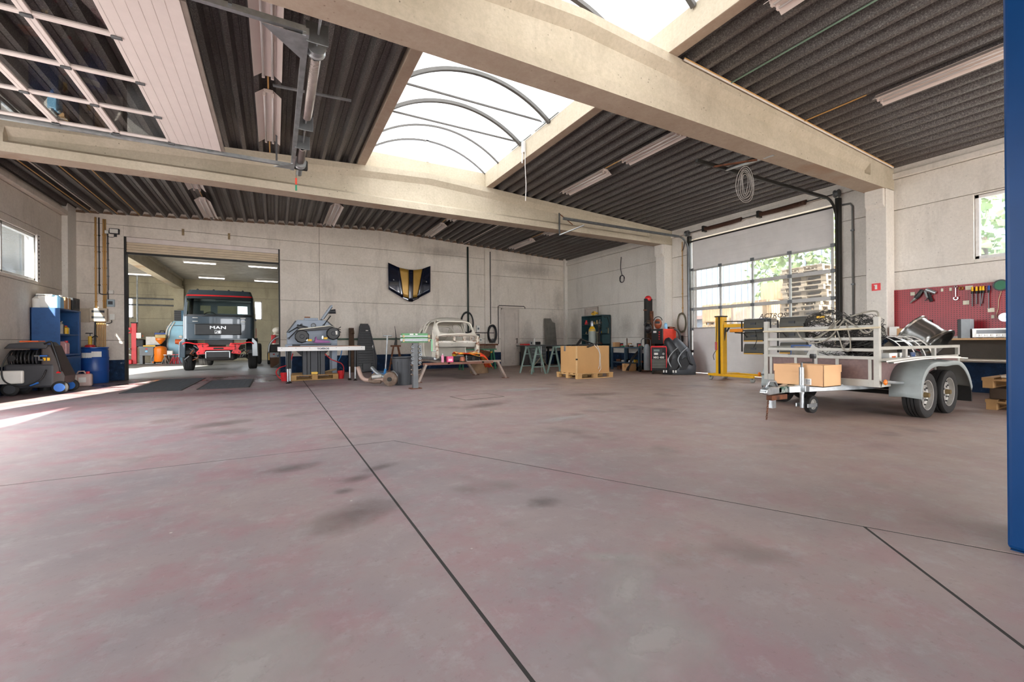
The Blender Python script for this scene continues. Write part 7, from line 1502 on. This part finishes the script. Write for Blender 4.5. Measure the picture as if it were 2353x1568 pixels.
tag(MB().box(8.78,9.9,1.35,2.15,.15,.30).build('beam_block', M_('dark_timber', '4a3a2c', .8, var=.2), bev=.01), 'dark timber block between the stacked pallets behind the trailer', 'timber')
dup(pw0, (9.32, 1.76, .302), .0, 'upper pallet of the stack behind the trailer')
tag(MB().box(-.3,.35,-.09,.09,0,.022).build('loose_board', PALG, loc=(9.0,2.0,.448), rot=(0,.03,.25)), 'loose grey board on top of the pallets behind the trailer', 'board')

# ------------------------------------------------------------------ blue lift column
lc = thing('lift_column', 'tall blue painted steel vehicle-lift column at the right edge', 'column', (3.24, .46, 0))
LB = M_('lift_blue', '0a3563', .32, var=.1, vs=2, col2='2f5f92', c2=(.66,.85), s2=1.3, spec=.15)
MB().prism([(-.21,.23),(-.21,-.2),(-.17,-.24),(.2,-.24),(.2,-.20),(.03,-.20),(.03,.19),(.2,.19),(.2,.23)], 0.004, 4.5, 'Z').build('profile', LB, lc, bev=.02, seg=3)
MB().box(-.222,-.21,-.06,-.04,0.02,4.5).build('fold_line', LB, lc, bev=.004); MB().box(-.2,.2,-.23,.22,0,.004).build('base_plate', LB, lc)

# ------------------------------------------------------------------ bits under the ceiling
hk = thing('cable_bundle', 'grey cable looped over a bracket under the near beam', 'cable', (7.3, 4.75, 4.0))
for k in range(5): MB().tube([((.05+.035*k)*math.cos(a)*.8+.02*math.sin(2*a+k), -(.05+.03*k)*math.cos(a)*.4, -.26+(.18+.035*k)*math.sin(a)) for a in [2*PI*q/24 for q in range(24)]], .005, 6, close=True).build('loop', M_('cable_grey', '9a9691', .5), hk, smooth=True)
br = thing('track_hanger', 'steel bracket hanging the gate track from the near beam', 'bracket', (7.3, 4.8, 4.07)); MB().bar((0,.32,.05),(0,-.55,.0),.05,.02).build('rail', GALV, br); MB().bar((-.35,.33,.05),(-.05,-.3,.0),.05,.02).build('brace', RUST, br)
b2_ = thing('track_hanger', 'steel bracket hanging the gate track from the second beam', 'bracket', (6.95, 9.3, 4.05)); MB().bar((-.1,.5,.45),(-.1,.5,-.15),.035,.03).build('rail', STEELD, b2_); MB().bar((-.1,.5,-.15),(.28,-.1,.02),.04,.02).build('lower_arm', GALV, b2_); MB().bar((-.08,.5,.42),(.2,.3,.12),.02,.02).build('brace', RUST, b2_)
# ------------------------------------------------------------------ machines along the back of the inner hall
def ix(px, y=28.6): return (-6.29+(px-305)*.01775)*y/28.5
YM = 28.6
t = thing('post_drill', 'red column machine with a white control box in the inner hall', 'machine', (ix(308), YM, 0))
MB().box(-.1,.1,-.1,.1,0,2.06).build('column', RED, t, bev=.01); MB().box(-.12,.12,-.12,.12,2.06,2.12).build('cap', BLK, t); MB().box(-.75,-.1,-.12,.12,1.55,1.85).build('red_arm', RED, t, bev=.02); MB().box(-.55,-.15,-.2,.05,1.62,1.72).build('green_motor', DGRN, t, bev=.02); MB().box(.1,.3,-.15,.05,1.3,1.58).build('control_box', PWHITE, t, bev=.01); MB().cyl((.33,-.05,1.42),(.36,-.05,1.42),.04,10).build('orange_switch', ORG, t); MB().box(.1,.42,-.2,.2,.85,1.25).build('black_motor', BLK, t, bev=.05); MB().box(-.75,-.05,-.25,.2,.0,.22).build('red_base', RED, t, bev=.03); MB().bar((-.7,-.1,.72),(-.1,-.1,.45),.05,.05).build('strut', PWHITE, t); MB().box(-.8,-.1,-.3,.2,.74,.8).build('work_table', STEELD, t); MB().cyl((-.5,0,.8),(-.5,0,1.5),.06,10).build('spindle', BLK, t)
t = thing('parts_washer', 'grey parts washer with a pale lid in the inner hall', 'machine', (ix(341), YM-.3, 0))
GW = M_('washer_grey', '6f7273', .5, var=.1); MB().box(-.28,.28,-.25,.25,.42,.84).build('cabinet', GW, t, bev=.01)
for x in (-.22,.22): MB().box(x-.06,x+.06,-.22,.22,0,.42).build('leg', GW, t)
MB().ball((.0,-.26,.63), (.06,.01,.05)).build('blue_drop', LBLUE, t, smooth=True); MB().ball((0,-.26,.76), (.05,.01,.03)).build('red_drop', RED, t, smooth=True); MB().box(-.12,.36,-.3,-.28,.86,.94).build('stripe_edge', YEL, t); MB().box(-.1,.5,.1,.16,.95,1.38).build('lid', M_('lid_pale', 'c9c5be', .5), t, bev=.02); MB().box(-.3,.5,-.3,.2,.84,.88).build('basin', STEELD, t); MB().box(.3,.45,-.2,.1,.62,.8).build('switch_box', PWHITE, t, bev=.01)
t = thing('oil_drainer', 'orange waste-oil drainer with funnel on wheels in the inner hall', 'drainer', (ix(373), 28.0, 0))
OR2 = M_('drainer_orange', 'ea7a14', .35, var=.05); MB().lathe([(0,.1),(.24,.1),(.26,.14),(.26,.78),(.2,.86),(.05,.9),(0,.9)], (0,0,0), 'Z', 26).build('tank', OR2, t, smooth='auto'); MB().lathe([(.04,1.0),(.08,1.05),(.2,1.2),(.2,1.3),(.19,1.3),(.06,1.06)], (0,0,0), 'Z', 20).build('funnel', OR2, t, smooth='auto'); MB().cyl((0,0,.88),(0,0,1.03),.03,10).build('neck', BLK, t); MB().box(-.2,.24,-.12,.12,1.3,1.48).build('tan_can', M_('tan_can', 'b99c5e', .5), t, bev=.03)
for s in (-1,1): MB().lathe([(0,-.03),(.11,-.03),(.11,.03),(0,.03)], (.16,s*.2,.11), 'Y', 18).build('wheel', RUBBER, t); 
MB().cyl((-.3,0,.05),(-.3,0,.12),.04,10).build('front_castor', OR2, t); MB().rope([(-.22,-.1,.5),(-.3,-.15,.3),(-.32,-.1,.14)], .015, 6).build('hose', BLK, t)
t = thing('tool_caddy', 'blue tool caddy on the bench behind the orange drainer', 'caddy', (ix(365), 29.2, 1.1)); MB().box(-.3,.3,-.15,.15,.35,.5).build('tray', M_('caddy_blue', '1d3f8a', .4), t, bev=.02); MB().tube([(-.1,0,.5),(-.08,0,.6),(.08,0,.6),(.1,0,.5)], .02, 8).build('handle', BLK, t); MB().box(-.28,.3,-.2,.2,-1.1,.35).build('stand', BLK, t)
t = thing('blasting_booth', 'tall light blue machine cabinet with an orange motor in the inner hall', 'machine', (ix(403), 28.8, 0)); LBM = M_('booth_blue', '8fbfd2', .45, var=.05)
MB().prism([(-.32,0),(.55,0),(.55,2.2),(-.08,2.2),(-.28,1.98),(-.32,1.95)], -.3, .3, 'Y').build('cabinet', LBM, t, bev=.01); MB().box(-.36,-.31,-.32,.32,0,1.95).build('edge_profile', STEELD, t); MB().box(-.3,.55,-.305,-.298,1.95,1.98).build('seam', DARK, t); MB().cyl((.0,-.34,1.12),(.28,-.34,1.12),.13,14).build('orange_motor', ORG, t, smooth='auto'); MB().cyl((.15,-.36,.95),(.25,-.36,1.05),.06,10).build('orange_foot', ORG, t); MB().ball((.22,-.32,1.38), (.09,.04,.08)).build('gauge', PWHITE, t, smooth=True)
for x in (-.34,-.22): MB().rope([(x+.2,-.32,2.15),(x,-.34,1.75),(x-.06,-.34,1.3)], .03, 8).build('pale_hose', PWHITE, t, smooth=True)
t = thing('heater_unit', 'dark louvred heater hanging on the wall above the blue machine', 'heater', (ix(406), 29.3, 2.25)); MB().box(-.2,.3,-.2,.55,0,.55).build('housing', M_('heater_blue', '33637d', .5), t)
for k in range(5): MB().box(-.2,.1,-.22,-.2,.05+k*.1,.11+k*.1).build('louvre', BLK, t)
MB().box(-.2,.1,-.205,-.2,0,.55).build('louvre_frame', ANTH, t)
def axle_stand(x, y, m, lab):
    t = thing('axle_stand', lab, 'axle stand', (x, y, 0), 0, 'axle stands in the inner hall')
    for a in (.4, 2.0, 3.6, 5.1): MB().bar((.03*math.cos(a),.03*math.sin(a),.33),(.16*math.cos(a),.16*math.sin(a),0),.03,.02).build('leg', m, t)
    MB().cyl((0,0,.25),(0,0,.45),.025,8).build('pillar', STEELD, t); MB().box(-.06,.06,-.03,.03,.44,.47).build('saddle', m, t)
axle_stand(ix(390), 27.3, RIMG, 'pale axle stand left of the blue machine'); axle_stand(ix(397), 27.5, IRON, 'rusty axle stand before the blue machine'); axle_stand(ix(408), 27.4, RED, 'red axle stand before the blue machine'); axle_stand(ix(416), 27.5, RED, 'red axle stand beside the truck wheel')
t = thing('white_canister', 'white canister on a stand before the blue machine', 'canister', (ix(396), 27.9, 0)); MB().box(-.12,.12,-.1,.1,.42,.66).build('body', PWHITE, t, bev=.03); MB().box(-.15,.15,-.12,.12,.38,.42).build('stand_top', BLK, t); MB().cyl((0,0,0),(0,0,.38),.04,8).build('stand_leg', BLK, t)
# right of the truck
t = thing('quad_bike', 'dark vehicle with pale body panels parked behind the truck', 'vehicle', (.15, 24.5, 0)); MB().box(-.35,.3,-.8,1.2,.3,.8).build('body', BLK, t, bev=.1); MB().prism([(-.25,.8),(.2,.8),(.15,1.4),(-.2,1.5)], -.5, .6, 'Y').build('pale_panel', PALE, t, bev=.06); MB().box(-.3,-.1,-.7,-.5,1.0,1.4).build('red_lamp', RED, t, bev=.03); MB().ball((.0,-.3,1.62), (.25,.3,.17)).build('seat', PALE, t, smooth=True); MB().tube([(.25,-.3,1.5),(.35,-.4,1.75),(.2,-.5,1.8)], .03, 8).build('handlebar', STEELD, t)
for x in (-.35,.35): wheel(t, (x,-.6,.3), .3, .22, 'X', .5, detail=False); wheel(t, (x,.9,.3), .3, .22, 'X', .5, detail=False)
t = thing('car_trolley', 'black trolley with a curved chrome frame right of the truck', 'trolley', (.12, 20.9, 0)); MB().box(-.3,.4,-.3,.3,.62,.95).build('black_box', BLK, t, bev=.03); MB().rope([(-.34,-.3,.6),(-.3,-.3,.95),(-.1,-.3,1.2),(.2,-.3,1.32),(.4,-.3,1.34)], .035, 8).build('chrome_frame', SIL, t, smooth=True); MB().box(-.3,.4,-.32,-.28,.42,.62).build('printed_panel', M_('printed_panel', 'b7bcc0', .5), t)
for (x,z,m) in ((-.15,.54,RED),(.05,.54,BLACK),(.0,.47,BLU2),(.22,.47,RED)): MB().ball((x,-.325,z), (.04,.008,.025)).build('print_spot', m, t, smooth=True)
MB().prism([(-.3,.40),(.3,.40),(-.05,.08),(-.2,.0),(-.28,.0)], -.3, .3, 'Y').build('brown_hopper', M_('hopper_brown', '6d4e38', .7), t); MB().box(-.36,-.31,-.2,-.1,.3,.66).build('yellow_strip', YEL, t); MB().bar((.4,-.2,.4),(.0,-.2,.02),.05,.05).build('frame_leg', BLK, t); MB().box(.0,.4,-.2,.3,.0,.06).build('blue_base', BLU2, t)
tag(MB().cyl((ix(297,29),28.9,1.6),(ix(297,29),28.9,4.66),.02,8).build('drop_cable', BLACK), 'black cable dropping from the ceiling left in the inner hall', 'cable')
tag(MB().cyl((ix(315,29),29.0,1.9),(ix(315,29),29.0,4.66),.035,8).build('drop_pipe', GALV), 'grey pipe dropping from the ceiling left in the inner hall', 'pipe')
for i, z in enumerate((3.1, 3.45)): tag(MB().cyl((-9,29.93,z),(-4.85,29.93,z),.04,8).build('wall_pipe', STEELD), ['lower horizontal pipe on the inner hall back wall', 'upper horizontal pipe on the inner hall back wall'][i], 'pipe', 'pipes in the inner hall')
